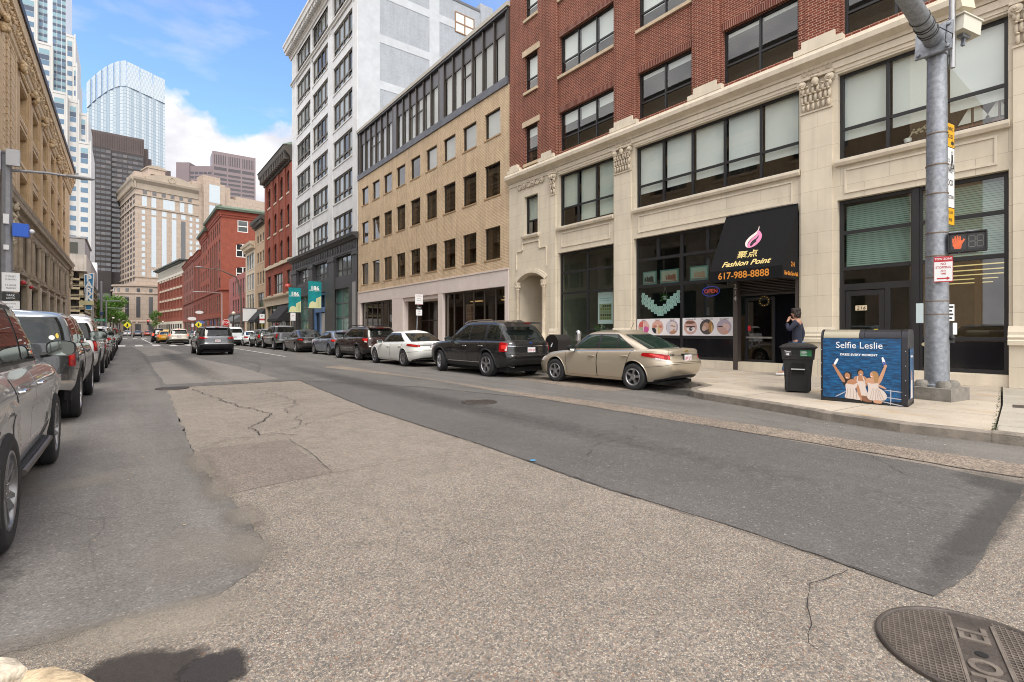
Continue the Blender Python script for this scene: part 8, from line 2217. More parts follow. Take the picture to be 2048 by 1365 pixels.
flame([(.10,.40),(.08,.22),(-.12,.02),(-.20,-.15),(-.17,-.30),(-.08,-.38),(-.12,-.22),(-.04,-.05),(.10,.10),(.13,.28)],plain('flame pale',(.68,.55,.52),.6),'flame_print',.004)
flame([(.10,.24),(.20,.16),(.28,.0),(.26,-.2),(.12,-.36),(-.06,-.39),(-.10,-.24),(-.02,-.06),(.10,.08)],plain('flame pink',(.66,.20,.36),.6),'flame_print',.006)
flame([(.17,.04),(.12,-.06),(.02,-.14),(-.03,-.28),(.03,-.34),(.10,-.24),(.15,-.20),(.14,-.12),(.18,-.06)],plain('flame dark',(.012,.010,.012),.7),'flame_print',.0085)

# ---- salon window display
def circ_poster(u0,u1,circles):
    T=thing('window_poster','pale poster strip with %s round beauty photographs, %s of the salon window'%(('three','left half') if u0>11 else ('three larger','right half')),'poster',F_R.p((u0+u1)/2,1.27,-.14),'poster strips in the salon window')
    mb=MB();mb.fbox(F_R,u0,u1,1.275,1.92,-.15,-.145);mb.build('paper',plain('poster paper',(.66,.64,.66),.5),T)
    for i,(base,spots) in enumerate(circles):
        c=u1-(u1-u0)*(i+.5)/len(circles);r=.27;mb=MB();M=Matrix.Translation(F_R.p(c,1.585,-.1445)) @F_R.N.to_track_quat('Z','Y').to_matrix().to_4x4()
        mb.lathe([(r,0),(r,.0006),(.001,.0006)],M,40);cp=mb.build('round_photo',plain('photo %s'%base[0],base[1],.4),T)
        for k,(dx,dz,rx,rz_,colr) in enumerate(spots):
            mb=MB();M2=Matrix.Translation(F_R.p(c-dx*r,1.585+dz*r,-.1437+k*.0004));n=20
            pts=[]
            for a in range(n):
                x,z=rx*r*math.cos(2*math.pi*a/n) ,rz_*r*math.sin(2*math.pi*a/n);ex,ez=dx*r+x,dz*r+z;rad=math.hypot(ex,ez)
                if rad>r*.99:ex,ez=ex*r*.99/rad,ez*r*.99/rad
                pts.append(F_R.p(c-ex,1.585+ez,-.1437+k*.0004))
            mb.prism(pts,F_R.N*.0003);mb.build('photo_patch',plain('print %02d%02d%02d'%tuple(int(v*99) for v in colr),colr,.4),cp)
        mb=MB();add_text(mb,('Makeup $','Waxing 15','Facial $55','Lash Extension $65','Hand Treatment $12','Face Treatment')[i+(0 if u0>11 else 3)],.085,(0,-1,0),(0,0,1),F_R.p(c,1.865,-.1435),extrude=.0005,shear=.35,sx=.62);mb.build('lettering',BLKL,T)
skn=(.45,.26,.20)
circ_poster(11.13,13.09,[(('a',(.52,.28,.26)),[(-.35,.35,.5,.5,(.48,.10,.09)),(.4,.4,.5,.45,(.60,.36,.32)),(-.35,-.35,.5,.4,(.30,.33,.22)),(.35,-.35,.55,.5,(.45,.08,.24)),(0,0,.05,.9,(.7,.66,.66))]),(('b',(.55,.33,.27)),[(0,-.3,.5,.65,(.58,.50,.40)),(-.7,-.55,.5,.5,(.03,.03,.04)),(-.4,.12,.35,.2,(.42,.17,.13)),(.45,.1,.4,.2,(.42,.17,.13)),(.25,-.4,.12,.6,(.5,.33,.1))]),(('c',(.34,.30,.36)),[(.1,0,.62,.8,(.56,.48,.44)),(-.55,.1,.35,.9,(.46,.44,.50)),(.0,.2,.25,.10,(.30,.17,.14)),(.35,.1,.22,.1,(.30,.17,.14)),(.3,-.75,.6,.3,(.36,.19,.12)),(.3,-.35,.18,.07,(.40,.16,.15))])])
circ_poster(9.05,11.00,[(('d',(.50,.32,.28)),[(.05,-.28,.62,.34,(.66,.62,.62)),(.05,-.26,.27,.27,(.10,.09,.10)),(.05,-.26,.11,.11,(.01,.01,.01)),(.12,-.2,.06,.06,(.75,.75,.75)),(0,.05,.8,.10,(.05,.03,.03)),(-.1,.62,.8,.2,(.16,.08,.06))]),(('e',(.07,.06,.06)),[(-.1,.1,.45,.5,(.40,.25,.19)),(-.4,-.2,.3,.35,(.50,.36,.30)),(.55,.0,.3,.8,(.30,.16,.06)),(.75,-.2,.12,.5,(.50,.32,.15))]),(('f',(.36,.31,.38)),[(.25,.0,.55,.5,(.55,.40,.37)),(-.35,-.45,.7,.5,(.45,.29,.26)),(.3,-.72,.35,.25,(.52,.27,.2)),(-.5,.05,.4,.08,(.05,.03,.03)),(.3,.45,.06,.05,(.1,.05,.05))])])
# framed pictures on the transom
TEALF=plain('teal picture frame',(.10,.22,.20),.5)
for i,(a,b) in enumerate(((12.28,12.93),(11.27,12.1),(10.06,10.80),(9.3,9.9))):
    T=thing('framed_picture',('framed picture of black nail tools, in the salon window corner','framed picture of two hands, beside the salon window mullion','framed picture of a hand treatment, right of the mullion','framed picture half hidden behind the awning')[i],'picture',F_R.p((a+b)/2,3.27,-.3),'framed pictures in the salon window')
    mb=MB();mb.fbox(F_R,a,b,3.28,3.80,-.33,-.30)
    mb.build('picture_frame',TEALF,T)
    mb=MB();mb.fbox(F_R,a+.06,b-.06,3.33,3.75,-.2998,-.298);mb.build('print',plain('picture print %d'%(i%3),((.30,.34,.33),(.40,.36,.30),(.34,.40,.34))[i%3],.4),T)
    mb=MB()
    for k in range(4):mb.prism([F_R.p(a+.12+k*.12,3.36+.02*k,-.2975),F_R.p(a+.30+k*.09,3.40,-.2975),F_R.p(a+.26+k*.10,3.62-.05*(k%2),-.2975),F_R.p(a+.14+k*.12,3.58,-.2975)],F_R.N*(.0006+k*.0004))
    mb.build('print_shape',plain('picture shape %d'%(i%3),((.02,.02,.02),(.28,.10,.07),(.42,.24,.17))[i%3],.5),T)
    mb=MB();mb.fbox(F_R,a+.07,b-.07,3.335,3.36,-.2972,-.2966);mb.build('caption',plain('caption red',(.3,.06,.06),.5),T)
# stepped rows of pale cards hung in a V
CARD=plain('pale aqua card',(.70,.86,.86),.6);cm=MB();cm.fbox(F_R,0,.145,0,.088,-.262,-.258);cm.m=[0]*len(cm.m);cme=cm.mesh('card',CARD)
pm_=MB();pm_.fbox(F_R,.03,.10,.05,.062,-.2575,-.257);pm_.fbox(F_R,.03,.12,.028,.036,-.2575,-.257);pme=pm_.mesh('card_print',plain('card print',(.10,.2,.2),.6))
cols_=12
for i in range(cols_):
    cv=abs(i-5.5)/5.5
    zb=2.0+.50*cv**1.15;ztop=2.33+.57*cv if cv<.95 else 2.88
    k=0;z=zb
    while z<ztop:
        o=link(cme,'hanging_card');o.location=F_R.p(12.80-i*.147+(.03 if k%2 else 0),z,0)-V((16.2,0,0))+V((16.2,0,0));o.location=(0,12.80-i*.147+(.02 if k%2 else 0),z)
        tag(o,'pale aqua card in the stepped V of cards behind the salon glass','card','pale aqua cards hung in the salon window')
        p_=link(pme,'print',o);z+=.094;k+=1
T=thing('hanging_plant','small green plant hanging on strings in the salon window','plant',F_R.p(12.02,2.7,-.5))
mb=MB();mb.lathe([(.001,2.66),(.07,2.66),(.10,2.80),(.09,2.80)],Matrix.Translation(F_R.p(12.02,0,-.5)),14);mb.build('pot',plain('white pot',(.62,.64,.62),.5),T,smooth=40)
mb=MB()
for s in (-1,1):mb.tube([F_R.p(12.02+s*.09,2.8,-.5),F_R.p(12.02,3.18,-.5)],.005,4)
mb.build('string',plain('string',(.5,.48,.42),.9),T)
mb=MB();rnd=random.Random(3)
for i in range(90):
    a=rnd.uniform(0,6.28);rr=rnd.uniform(.03,.17);p=F_R.p(12.02+rr*math.cos(a),2.82+rnd.uniform(-.22,.08)*(rr/.15),-.5+rr*math.sin(a));s=.035;n1=V((rnd.gauss(0,1),rnd.gauss(0,1),rnd.gauss(0,1))).normalized();n2=n1.orthogonal().normalized();n3=n1.cross(n2);mb.face([p+n2*s,p+n3*s,p-n2*s,p-n3*s])
mb.build('leaves',plain('house plant leaves',(.08,.20,.04),.6),T,recalc=False)
T=thing('neon_sign','faintly glowing oval OPEN sign with red letters and blue border in the salon window','sign',F_R.p(9.95,2.85,-.3))
M=Matrix.Translation(F_R.p(9.95,2.85,-.30)) @F_R.N.to_track_quat('Z','Y').to_matrix().to_4x4()
Mo=Matrix.Translation(F_R.p(9.95,2.85,-.30))
mb=MB();mb.tube([F_R.p(9.95+.33*math.cos(a),2.85+.17*math.sin(a),-.29) for a in [2*math.pi*k/28 for k in range(29)]],.012,6);mb.build('oval_tube',plain('blue neon',(.05,.06,.4),.4,emit=(.1,.12,1),estr=.12),T)  # border tube and letters carry a faint glow of their own
mb=MB();add_text(mb,'OPEN',.20,(0,-1,0),(0,0,1),F_R.p(9.95,2.85,-.285),extrude=.004,bold=.004);mb.build('lettering',plain('red neon',(.4,.05,.04),.4,emit=(1,.12,.08),estr=.15),T)
mb=MB();pts=[F_R.p(9.95+.35*math.cos(a),2.85+.19*math.sin(a),-.31) for a in [2*math.pi*k/28 for k in range(28)]];mb.prism(pts,F_R.N*.008);mb.build('backing',plain('neon backing',(.01,.01,.015),.4),T)
mb=MB();mb.fbox(F_R,9.1,9.6,.35,2.0,-2.0,-1.5);mb.fbox(F_R,9.9,10.6,.35,1.2,-2.4,-1.8);tag(mb.build('salon_cabinet',plain('salon cabinet',(.10,.06,.03),.6)),'brown cabinet standing inside the dark salon','cabinet')
# ---- left shop window: hung poster, plants, boxes
T=thing('window_poster','white hanging poster with a grid of small product pictures','poster',F_R.p(14.95,1.8,-.3))
mb=MB();mb.fbox(F_R,14.50,15.36,1.75,3.12,-.31,-.305);mb.build('paper',plain('pale blue paper',(.78,.82,.88),.5),T)
mb=MB()
for i in range(5):
    for j in range(5):
        if j==4 and i>3:continue
        mb.fbox(F_R,14.62+i*.125,14.72+i*.125,1.95+j*.13,2.05+j*.13,-.3045,-.3035,(i*3+j*2)%3)
mb.build('product_picture',[plain('product a',(.22,.20,.08),.5),plain('product b',(.30,.28,.20),.5),plain('product c',(.10,.08,.05),.5)],T)
mb=MB();mb.fbox(F_R,14.58,15.28,1.92,2.62,-.3048,-.3046);mb.build('green_field',plain('poster olive',(.36,.40,.26),.5),T)
mb=MB();add_text(mb,'PURE BOTANICAL SKIN CARE',.065,(0,-1,0),(0,0,1),F_R.p(14.93,2.85,-.3035),extrude=.0004,sx=.8);add_text(mb,'WITH NATURAL INGREDIENTS',.045,(0,-1,0),(0,0,1),F_R.p(14.93,2.75,-.3035),extrude=.0004,sx=.9);mb.build('lettering',plain('teal print',(.05,.2,.22),.5),T)
def potplant(label,u,z,s,col,fl=None):
    T=thing('potted_plant',label,'plant',F_R.p(u,z,-.45),'pot plants in the left shop window')
    mb=MB();mb.lathe([(.001,z),(.07*s,z),(.10*s,z+.18*s),(.09*s,z+.18*s)],Matrix.Translation(F_R.p(u,0,-.45)),14);mb.build('pot',col,T,smooth=40)
    mb=MB();rnd=random.Random(int(u*100))
    for i in range(16):
        a=rnd.uniform(0,6.28);h=rnd.uniform(.2,.42)*s;b0=F_R.p(u,z+.16*s,-.45);tip=b0+V((math.cos(a)*.16*s,math.sin(a)*.16*s,h));mid=b0.lerp(tip,.5)+V((0,0,.04));w_=V((-math.sin(a),math.cos(a),0))*.022*s
        mb.face([b0,mid+w_,tip,mid-w_])
    mb.build('leaves',plain('house plant leaves',(.08,.20,.04),.6),T,recalc=False)
    if fl:
        mb=MB()
        for i in range(10):mb.ball(F_R.p(u+rnd.uniform(-.15,.15),z+rnd.uniform(.35,.5)*s,-.45+rnd.uniform(-.1,.1)),.03,4)
        mb.build('blossom',fl,T)['kind']='stuff'
mb=MB();mb.fbox(F_R,14.3,15.78,.43,1.20,-.75,-.28);tag(mb.build('display_bench',plain('brown display bench',(.07,.035,.025),.7)),'brown display bench behind the left shop window','bench')
potplant('spiky green plant in a terracotta pot in the left shop window',15.55,1.2,1.1,plain('terracotta',(.30,.11,.05),.8));potplant('white flowered plant in a pale pot in the left shop window',15.2,1.2,1.1,plain('pale green pot',(.45,.55,.48),.5),plain('white petals',(.7,.68,.6),.6))
PURP=plain('purple carton',(.22,.15,.42),.5)
for i,(u,h) in enumerate(((14.92,.22),(14.64,.28),(14.42,.2))):
    mb=MB();mb.fbox(F_R,u-.12,u+.12,1.201,1.2+h,-.5,-.32);mb.fbox(F_R,u-.08,u+.08,1.24,1.2+h-.05,-.3199,-.318);tag(mb.build('carton',PURP if i != 1 else plain('lilac carton',(.42,.36,.58),.5)),('purple carton nearest the flowered plant','taller lilac carton between two purple ones','small purple carton at the window frame')[i],'box','cartons in the left shop window')

# ---- relay mailbox and meter
T=thing('relay_mailbox','dark olive round-topped storage mailbox on the sidewalk behind the beige sedan','mailbox',(11.95,13.0,.145))
MBX=plain('dark mailbox paint',(.016,.014,.013),.45,var=.1);mb=MB()
pr=[(-.33,.25),(-.33,1.05)]+[(-.33*math.cos(a),1.05+.27*math.sin(a)) for a in [math.pi*k/12 for k in range(1,12)]]+[(.33,1.05),(.33,.25)]
mb.prism([(11.65,13.0+y,z+.0) for y,z in pr],(.6,0,0))
for dx in (-.26,.26):
    for dy in (-.28,.28):mb.box(11.95+dx-.03,11.95+dx+.03,13+dy-.03,13+dy+.03,.14,.26)
mb.build('body',MBX,T,smooth=25)
mb=MB();mb.prism([(11.648,13.05,.88),(11.648,12.98,.90),(11.648,12.94,1.02),(11.648,12.97,1.05),(11.648,12.97,1.0),(11.648,13.02,.97)],(-.003,0,0));mb.build('white_mark',ADW,T)
T=thing('parking_meter','grey double-domed parking meter beside the dark mailbox','parking meter',(11.7,11.75,.145))
mb=MB();mb.tube([(11.7,11.75,.14),(11.7,11.75,1.12)],.03,10);mb.build('post',GALV,T,smooth=40)
mb=MB();mb.lathe([(.04,1.10),(.085,1.14),(.09,1.30),(.10,1.33),(.095,1.40),(.05,1.46),(.001,1.47)],Matrix.Translation((11.7,11.75,0)),16);mb.build('meter_head',STEEL,T,smooth=40)
mb=MB();mb.box(11.60,11.62,11.71,11.79,1.33,1.40);mb.build('display',TRIM,T)

# ---- leaning regulation sign by the tan block
T=thing('parking_sign','leaning post with white parking signs before the tan office block','sign',(11.9,23.5,.145))
mb=MB();mb.tube([(11.88,23.75,.14),(11.9,23.45,3.35)],.035,8);mb.build('post',GALV,T,smooth=40)
for (zc,w,h,m,lines) in ((3.05,.44,.52,SGW,[('NO PARKING',.07,.17,SGR),('TUES  8-12',.06,.05,SGK),('THURS 8-12',.06,-.05,SGK)]),(2.62,.34,.14,SGK,[('PARK',.09,.0,ADW)]),(2.38,.34,.30,SGW,[('2 HR',.09,.06,SGK),('METERS',.05,-.06,SGK)])):
    mb=MB();mb.box(11.9-w/2,11.9+w/2,23.39,23.40,zc-h/2,zc+h/2);pl_=mb.build('plate',m,T)
    for tx,sz,dz,mm in lines:
        mb=MB();add_text(mb,tx,sz,(1,0,0),(0,0,1),(11.9,23.388,zc+dz),extrude=.0005,sx=.8);mb.build('lettering',mm,pl_)
    if h>.5:
        mb=MB();mb.box(11.9-w/2,11.9+w/2,23.386,23.389,zc+h/2-.12,zc+h/2) if False else mb.box(11.9-w/2+.01,11.9+w/2-.01,23.388,23.3895,zc-h/2+.01,zc-h/2+.03);mb.build('print',SGR,pl_)

# ---- left lamp pole
T=thing('street_lamp','tall grey octagonal street lamp with a long arm, white signs and a blue box','street lamp',(-2.95,22,.145))
LPG=plain('lamp pole grey',(.24,.245,.265),.5,metal=.3,var=.12,vscale=6)
mb=MB();mb.lathe([(.23,.14),(.23,.6),(.17,.62),(.15,3.5),(.125,6.9),(.15,6.95),(.15,7.0),(.001,7.0)],Matrix.Translation((-2.95,22,0)),8);mb.build('pole',LPG,T)
mb=MB();mb.tube([(-2.95,22,6.45),(-2.0,22,6.53),(-1.45,22,6.52)],[.045,.038,.034],10);mb.build('arm',LPG,T,smooth=40)
mb=MB();mb.ball((-1.2,22,6.53),.5,8,sc=(.78,.24,.13));mb.lathe([(.05,6.56),(.05,6.66),(.001,6.67)],Matrix.Translation((-1.3,22,0)),10);mb.build('lamp_head',plain('lamp head grey',(.30,.31,.32),.5),T,smooth=50)
mb=MB();mb.box(-2.93,-2.62,21.72,21.86,6.55,7.05);mb.box(-3.25,-3.05,21.8,21.95,6.4,7.0);mb.build('radio_box',plain('light grey radio box',(.42,.43,.45),.5),T)
mb=MB();mb.box(-2.78,-2.42,21.7,22.0,4.38,4.78);mb.build('blue_box',plain('bright blue box',(.01,.10,.55),.4),T)
mb=MB();mb.ball((-2.36,21.85,4.58),.07,6);mb.build('sensor',SGW,T)
mb=MB();mb.box(-3.0,-2.87,21.80,21.84,4.75,5.05);mb.box(-2.99,-2.87,21.80,21.84,3.95,4.1);mb.build('white_tag',SGW,T)
for (zc,h,m,lines) in ((2.95,.58,SGW,[('P STREET',.075,.17,SGK),('CLEANING',.07,.08,SGK),('P 2 HOUR',.075,-.10,SGK),('PARKING',.07,-.19,SGK)]),(2.50,.22,SGK,[('PARK',.10,.04,ADW),('BOSTON',.065,-.05,ADW)]),(2.18,.36,SGW,[('PAY BY PHONE',.045,.1,SGK),('ZONE',.05,.0,SGK),('540',.09,-.1,SGK)])):
    mb=MB();mb.box(-3.02,-2.62,21.73,21.74,zc-h/2,zc+h/2);pl_=mb.build('sign_plate',m,T)
    for tx,sz,dz,mm in lines:
        mb=MB();add_text(mb,tx,sz,(1,0,0),(0,0,1),(-2.82,21.727,zc+dz),extrude=.0005,sx=.75);mb.build('lettering',mm,pl_)

# ---- far street furniture
def lamp_arm(label,x,y,h,reach,curved,m):
    t=thing('street_lamp',label,'street lamp',(x,y,.145));mb=MB()
    if curved:pth=[(x,y,.14),(x,y,h*.55),(x-.15,y,h*.75),(x-.6,y,h*.9),(x-reach*.55,y,h*.985),(x-reach,y,h)]
    else:pth=[(x,y,.14),(x,y,h),(x-reach,y,h+.1)]
    mb.tube(pth,[.11]*(len(pth)-2)+[.07,.05],8);mb.build('pole',m,t,smooth=40)
    mb=MB();mb.ball((x-reach-.3,y,h+.05),.5,6,sc=(1.0,.3,.18));mb.build('lamp_head',plain('lamp head grey',(.30,.31,.32),.5),t,smooth=50);return t
lamp_arm('brown curved-arm street lamp in front of the slim cream building',12.6,78,9.8,4.6,True,plain('brown lamp steel',(.12,.09,.075),.6));lamp_arm('pale straight street lamp in front of the red corner block',12.8,97,7.8,3.4,False,plain('pale lamp steel',(.36,.33,.33),.5))
t=thing('stop_sign','red octagonal STOP sign standing before the large red block','sign',(12.7,92,.145));mb=MB();mb.tube([(12.7,92,.14),(12.7,92,3.3)],.04,8);mb.build('post',GALV,t)
o8=lambda r,y:[(12.7+r*math.cos(R(22.5+45*k)),y,2.75+r*math.sin(R(22.5+45*k))) for k in range(8)]
mb=MB();mb.prism(o8(.56,91.9),(0,.02,0));mb.build('plate',ADW,t);mb=MB();mb.prism(o8(.52,91.88),(0,.018,0));mb.build('red_face',plain('stop red',(.42,.015,.02),.5),t);mb=MB();add_text(mb,'STOP',.42,(1,0,0),(0,0,1),(12.7,91.87,2.75),extrude=.004,sx=.85,bold=.01);mb.build('lettering',ADW,t)
mb=MB();mb.box(13.2,13.5,91.9,91.92,2.0,2.6);mb.build('white_plate',SGW,t)
def globe(label,x,y,h=3.6):
    t=thing('globe_lamp',label,'street lamp',(x,y,.145),'globe lamps down the street');mb=MB();mb.tube([(x,y,.14),(x,y,h)],.07,8);mb.build('post',BLACK,t);mb=MB();mb.ball((x,y,h+.25),.28,8);mb.build('globe',plain('milky globe',(.62,.58,.50),.4),t,smooth=60)
globe('acorn globe lamp in front of the pink building',13.2,88,3.9)
for i,(x,y,l) in enumerate(((-2.4,152,'globe lamp beside the bushy tree'),(-1.5,175,'globe lamp before the taller tree'),(-.6,200,'globe lamp farther down on the left'),(1.6,225,'globe lamp before the hotel base'),(3.2,228,'globe lamp nearest the middle of the hotel base'),(9.8,205,'globe lamp before the white-banded building'))):globe(l,x,y,4.2)
def diamond(label,x,y,z):
    t=thing('warning_sign',label,'sign',(x,y,.145),'yellow diamond signs');mb=MB();mb.tube([(x,y,.14),(x,y,z)],.05,6);mb.build('post',GALV,t);mb=MB();mb.prism([(x-.62,y-.1,z),(x,y-.1,z-.62),(x+.62,y-.1,z),(x,y-.1,z+.62)],(0,.03,0));mb.build('plate',plain('fluorescent yellow',(.70,.62,.02),.5),t);mb=MB();mb.ball((x,y-.13,z+.2),.1,5);mb.prism([(x-.12,y-.12,z+.1),(x+.12,y-.12,z+.1),(x+.15,y-.12,z-.3),(x-.15,y-.12,z-.3)],(0,.01,0));mb.build('figure',SGK,t)
diamond('yellow diamond walking sign on the left before the hotel',.2,118,2.5);diamond('yellow diamond walking sign beside the taxi on the right',10.9,112,2.6)
flat_sign('parking_sign','white and red parking signs near the narrow brick building',(12.9,66,2.9),(1,0,0),.55,1.1,[(.5,1,SGW),(.3,.5,SGR),(0,.3,SGW)],[('P',.3,.75,SGK,1)])
mb=MB();mb.tube([(12.9,66.05,.14),(12.9,66.05,3.5)],.04,8);tag(mb.build('sign_post',GALV),'thin steel post carrying parking signs before the red brick building','post')
for x,y,lb in ((11.8,47.5,'white small parking sign by the grey crossover'),(12.0,120,'white parking sign before the large red block'),(12.0,135,'white parking sign farther along the red block')):
    t,F=flat_sign('parking_sign',lb,(x,y,2.7),(1,0,0),.42,.7,[(0,1,SGW)],[('P',.2,.6,SGR,1)]);mb=MB();mb.tube([(x,y+.04,.14),(x,y+.04,3.1)],.035,6);mb.build('post',GALV,t)
# signal poles and street name sign by the garage end
t=thing('signal_pole','grey signal pole with two arms at the end of the garage','signal pole',(-4.6,152,.145));mb=MB();mb.tube([(-4.6,152,.14),(-4.6,152,13)],[.3,.22],10);mb.build('pole',LPG,t);mb=MB();mb.tube([(-4.6,152,8.4),(-.9,152,8.5)],.09,8);mb.build('mast_arm',LPG,t);mb=MB();mb.box(-4.8,-4.2,151.4,151.7,5.2,5.8);mb.build('camera_box',plain('dark blue camera',(.02,.05,.14),.5),t)
t=thing('signal_pole','thin grey pole with a green street name sign on the left','signal pole',(-3.4,140,.145));mb=MB();mb.tube([(-3.4,140,.14),(-3.4,140,8)],.14,8);mb.build('pole',LPG,t);mb=MB();mb.tube([(-3.4,140,6.4),(.2,140,6.4)],.06,6);mb.build('mast_arm',LPG,t);mb=MB();mb.box(-5.3,-3.5,139.8,139.86,3.5,4.0);pl_=mb.build('name_plate',plain('street sign green',(.0,.26,.12),.5),t);mb=MB();add_text(mb,'BEACH ST',.36,(1,0,0),(0,0,1),(-4.4,139.78,3.75),extrude=.004,sx=.8);mb.build('lettering',ADW,pl_)
t=thing('traffic_light','far traffic signal with a red hand board before the hotel','traffic light',(5.4,190,.145));mb=MB();mb.tube([(5.4,190,.14),(5.4,190,4.4)],.09,8);mb.build('post',LPG,t);mb=MB();mb.box(5.1,5.7,189.6,189.9,3.2,4.9);mb.build('housing',BLACK,t);mb=MB();mb.ball((5.4,189.55,4.55),.2,6);mb.build('red_light',plain('lit red signal',(.8,.05,.04),.4,emit=(1,.06,.05),estr=2.5),t)
for i,(u,z,w,lb) in enumerate(((152,6.2,.9,'round white hanging sign on the red block'),(150,3.6,1.0,'blue oval hanging sign by the red block'),(170,4.9,1.1,'white oval hanging sign on the dark red block'))):
    t=thing('hanging_sign',lb,'sign',(15.0,u,z),'small hanging signs on the red blocks');mb=MB();pts=[(15.0+w*math.cos(a),u,z+w*.45*math.sin(a)) for a in [2*math.pi*k/20 for k in range(20)]];mb.prism(pts,(0,.1,0));mb.build('panel',plain('blue oval face',(.10,.14,.36),.5) if i==1 else SGW,t);mb=MB();mb.tube([(16.2,u+.05,z+w*.5),(14.2,u+.05,z+w*.5)],.03,6);mb.build('bracket',BLACK,t)

# ================================================================== the man by the doorway
def skin(name,V_,E_,mat,parent,sub=2,root=None):
    names=list(V_);idx={n:i for i,n in enumerate(names)}
    me=bpy.data.meshes.new(name);me.from_pydata([V_[n][0] for n in names],[(idx[a],idx[b]) for a,b in E_],[])
    o=bpy.data.objects.new(name,me);COL.objects.link(o)
    sm=o.modifiers.new('s','SKIN');sm.use_smooth_shade=True
    for i,n in enumerate(names):
        r=V_[n][1];me.skin_vertices[0].data[i].radius=r if isinstance(r,tuple) else (r,r);me.skin_vertices[0].data[i].use_root=(n==(root or names[0]))
    ss=o.modifiers.new('d','SUBSURF');ss.levels=sub;ss.render_levels=sub
    bpy.context.view_layer.update()
    m2=bpy.data.meshes.new_from_object(o.evaluated_get(bpy.context.evaluated_depsgraph_get()));bpy.data.objects.remove(o)
    m2.materials.clear();m2.materials.append(mat)
    for p in m2.polygons:p.use_smooth=True
    m2.name=name
    return m2
SKIN_=plain('man skin',(.40,.22,.15),.55);HAIR_=plain('dark brown hair',(.018,.011,.009),.6,var=.3,vscale=30);NAVY=plain('navy jacket cloth',(.016,.020,.040),.85,var=.2,vscale=8);JEAN=plain('blue denim',(.055,.10,.20),.85,var=.25,vscale=12);SHOE=plain('white shoe',(.58,.58,.57),.5)
T=thing('person','man in navy jacket and blue jeans by the dark doorway, hand at his mouth','person',(15.2,6.5,.145),None,R(14))
# local: +y forward, +x his right
B_={'pelvis':((0,0,.98),(.15,.11)),'waist':((0,.0,1.12),(.145,.10)),'chest':((0,.01,1.34),(.175,.115)),'upper':((0,-.01,1.50),(.15,.10)),'neck':((0,.02,1.60),.058),'skull0':((0,.055,1.68),(.072,.085)),'skull1':((0,.05,1.76),(.078,.098)),'skull2':((0,.04,1.83),(.06,.075)),
      'rs':((.20,-.02,1.49),.058),'re':((.27,-.10,1.20),.044),'rw':((.25,-.06,.95),.030),'rp':((.245,-.045,.88),(.022,.042)),
      'ls':((-.20,0,1.49),.058),'le':((-.29,.16,1.28),.044),'lw':((-.12,.24,1.50),.030),'lp':((-.075,.215,1.57),(.022,.040)),
      'rh':((.10,0,.92),.088),'rk':((.11,-.05,.52),.060),'ra':((.11,-.28,.16),.042),'rt':((.11,-.16,.08),.038),'lh':((-.10,.02,.92),.088),'lk':((-.10,.20,.54),.060),'la':((-.10,.34,.12),.042),'lt':((-.10,.50,.06),.038)}
E_=[('pelvis','waist'),('waist','chest'),('chest','upper'),('upper','neck'),('neck','skull0'),('skull0','skull1'),('skull1','skull2'),('upper','rs'),('rs','re'),('re','rw'),('rw','rp'),('upper','ls'),('ls','le'),('le','lw'),('lw','lp'),('pelvis','rh'),('rh','rk'),('rk','ra'),('ra','rt'),('pelvis','lh'),('lh','lk'),('lk','la'),('la','lt')]
def fingers(pre,palm,d,side,curl,thumb):
    for i,(o,l) in enumerate(((-.030,.072),(-.010,.082),(.010,.076),(.029,.060))):
        b=V(palm)+V(side)*o+V(d)*.03;m=b+V(d)*l*.55+V(curl)*.010;e=m+V(d)*l*.40+V(curl)*.026
        B_[pre+'a%d'%i]=(tuple(b),.010);B_[pre+'b%d'%i]=(tuple(m),.009);B_[pre+'c%d'%i]=(tuple(e),.0075)
        E_.extend([(pre+'p',pre+'a%d'%i),(pre+'a%d'%i,pre+'b%d'%i),(pre+'b%d'%i,pre+'c%d'%i)])
    b=V(palm)+V(side)*-.036;e=b+V(thumb)*.05;B_[pre+'d']=(tuple(b),.012);B_[pre+'e']=(tuple(e),.010);E_.extend([(pre+'p',pre+'d'),(pre+'d',pre+'e')])
fingers('r',(.245,-.035,.86),V((0,.15,-1)).normalized(),(0,1,.1),(-1,.2,0),V((-.5,-.3,-.8)).normalized()*-1 if False else V((-.3,.6,-.7)).normalized())
fingers('l',(-.06,.205,1.585),V((.55,-.1,.83)).normalized(),(.1,.9,.1),(.7,-.5,0),V((.6,-.2,.6)).normalized())
body=link(skin('body',B_,E_,SKIN_,T,2),'body',T,True)
mb=MB();mb.ball((0,.145,1.735),.5,6,sc=(.026,.04,.045));mb.build('nose',SKIN_,body,local=True,smooth=60)
for s in (-1,1):
    mb=MB();mb.ball((s*.088,.045,1.745),.5,6,sc=(.02,.045,.065));mb.build('ear',SKIN_,body,local=True,smooth=60)
    mb=MB();mb.ball((s*.033,.138,1.768),.010,6);mb.build('eye',DARK,body,local=True)
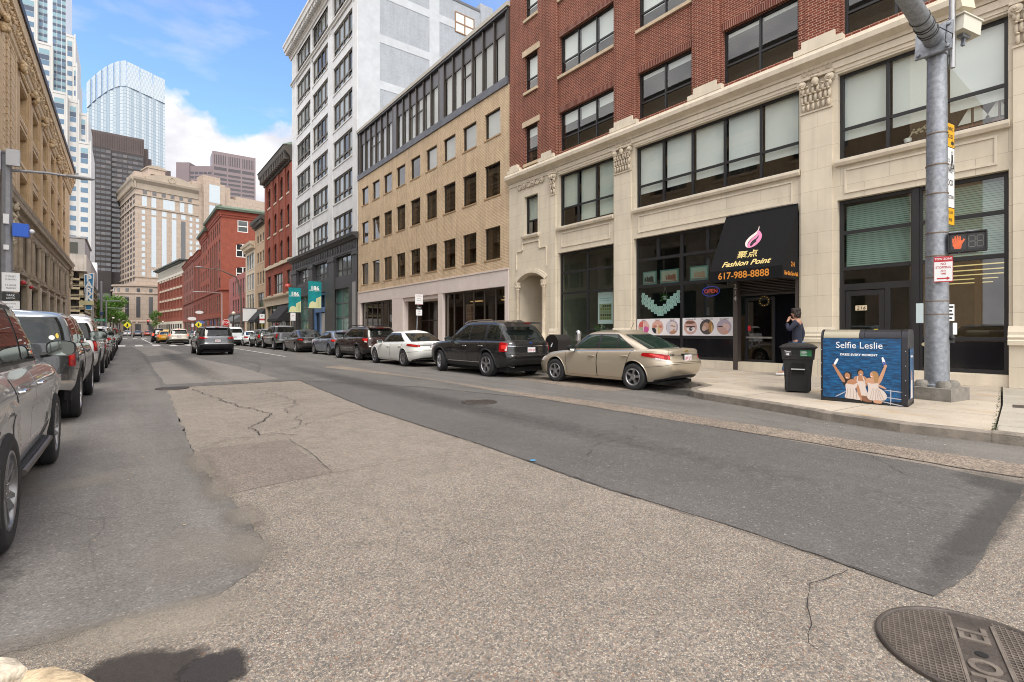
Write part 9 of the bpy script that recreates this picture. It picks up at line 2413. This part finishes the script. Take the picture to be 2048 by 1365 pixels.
mb=MB();mb.ball((0,.142,1.695),.5,6,sc=(.045,.012,.010));mb.build('mouth',plain('lips',(.26,.10,.08),.5),body,local=True)
# hair: a full cap with locks down the nape
mb=MB();rnd=random.Random(9)
mb.ball((0,.035,1.80),.5,12,sc=(.195,.235,.20));mb.ball((0,-.02,1.74),.5,10,sc=(.19,.17,.24));mb.ball((0,.10,1.862),.5,8,sc=(.15,.12,.07))
for i in range(46):
    a=rnd.uniform(math.pi*.95,math.pi*2.05);zz=rnd.uniform(1.66,1.86);mb.ball((.088*math.cos(a),.03+.10*math.sin(a),zz),.5,4,sc=(.05,.05,.10))
mb.build('hair',HAIR_,T,local=True,smooth=70)
J_={'a':((0,0,.93),(.175,.135)),'b':((0,0,1.10),(.172,.13)),'c':((0,.01,1.33),(.20,.14)),'d':((0,-.01,1.49),(.17,.12)),'e':((0,.01,1.575),(.085,.085)),'rs':((.205,-.02,1.485),.082),'re':((.275,-.10,1.20),.068),'rw':((.252,-.062,.965),.048),'ls':((-.205,0,1.485),.082),'le':((-.295,.165,1.28),.068),'lw':((-.135,.235,1.475),.046)}
link(skin('jacket',J_,[('a','b'),('b','c'),('c','d'),('d','e'),('d','rs'),('rs','re'),('re','rw'),('d','ls'),('ls','le'),('le','lw')],NAVY,T,2,'b'),'jacket',T,True)
K_={'p':((0,0,.97),(.165,.125)),'rh':((.10,0,.88),.108),'rk':((.11,-.05,.52),.082),'ra':((.11,-.27,.16),.066),'lh':((-.10,.02,.88),.108),'lk':((-.10,.20,.54),.082),'la':((-.10,.335,.13),.066)}
link(skin('jeans',K_,[('p','rh'),('rh','rk'),('rk','ra'),('p','lh'),('lh','lk'),('lk','la')],JEAN,T,2,'p'),'jeans',T,True)
for nm,pts in (('r',[((.11,-.30,.13),.05),((.11,-.20,.09),.048),((.11,-.10,.05),.04)]),('l',[((-.10,.30,.07),.05),((-.10,.42,.055),.05),((-.10,.54,.045),.04)])):
    link(skin('shoe',{str(i):p for i,p in enumerate(pts)},[('0','1'),('1','2')],SHOE,T,2),'shoe',T,True)
T.scale=(1.0,1.0,1.03)
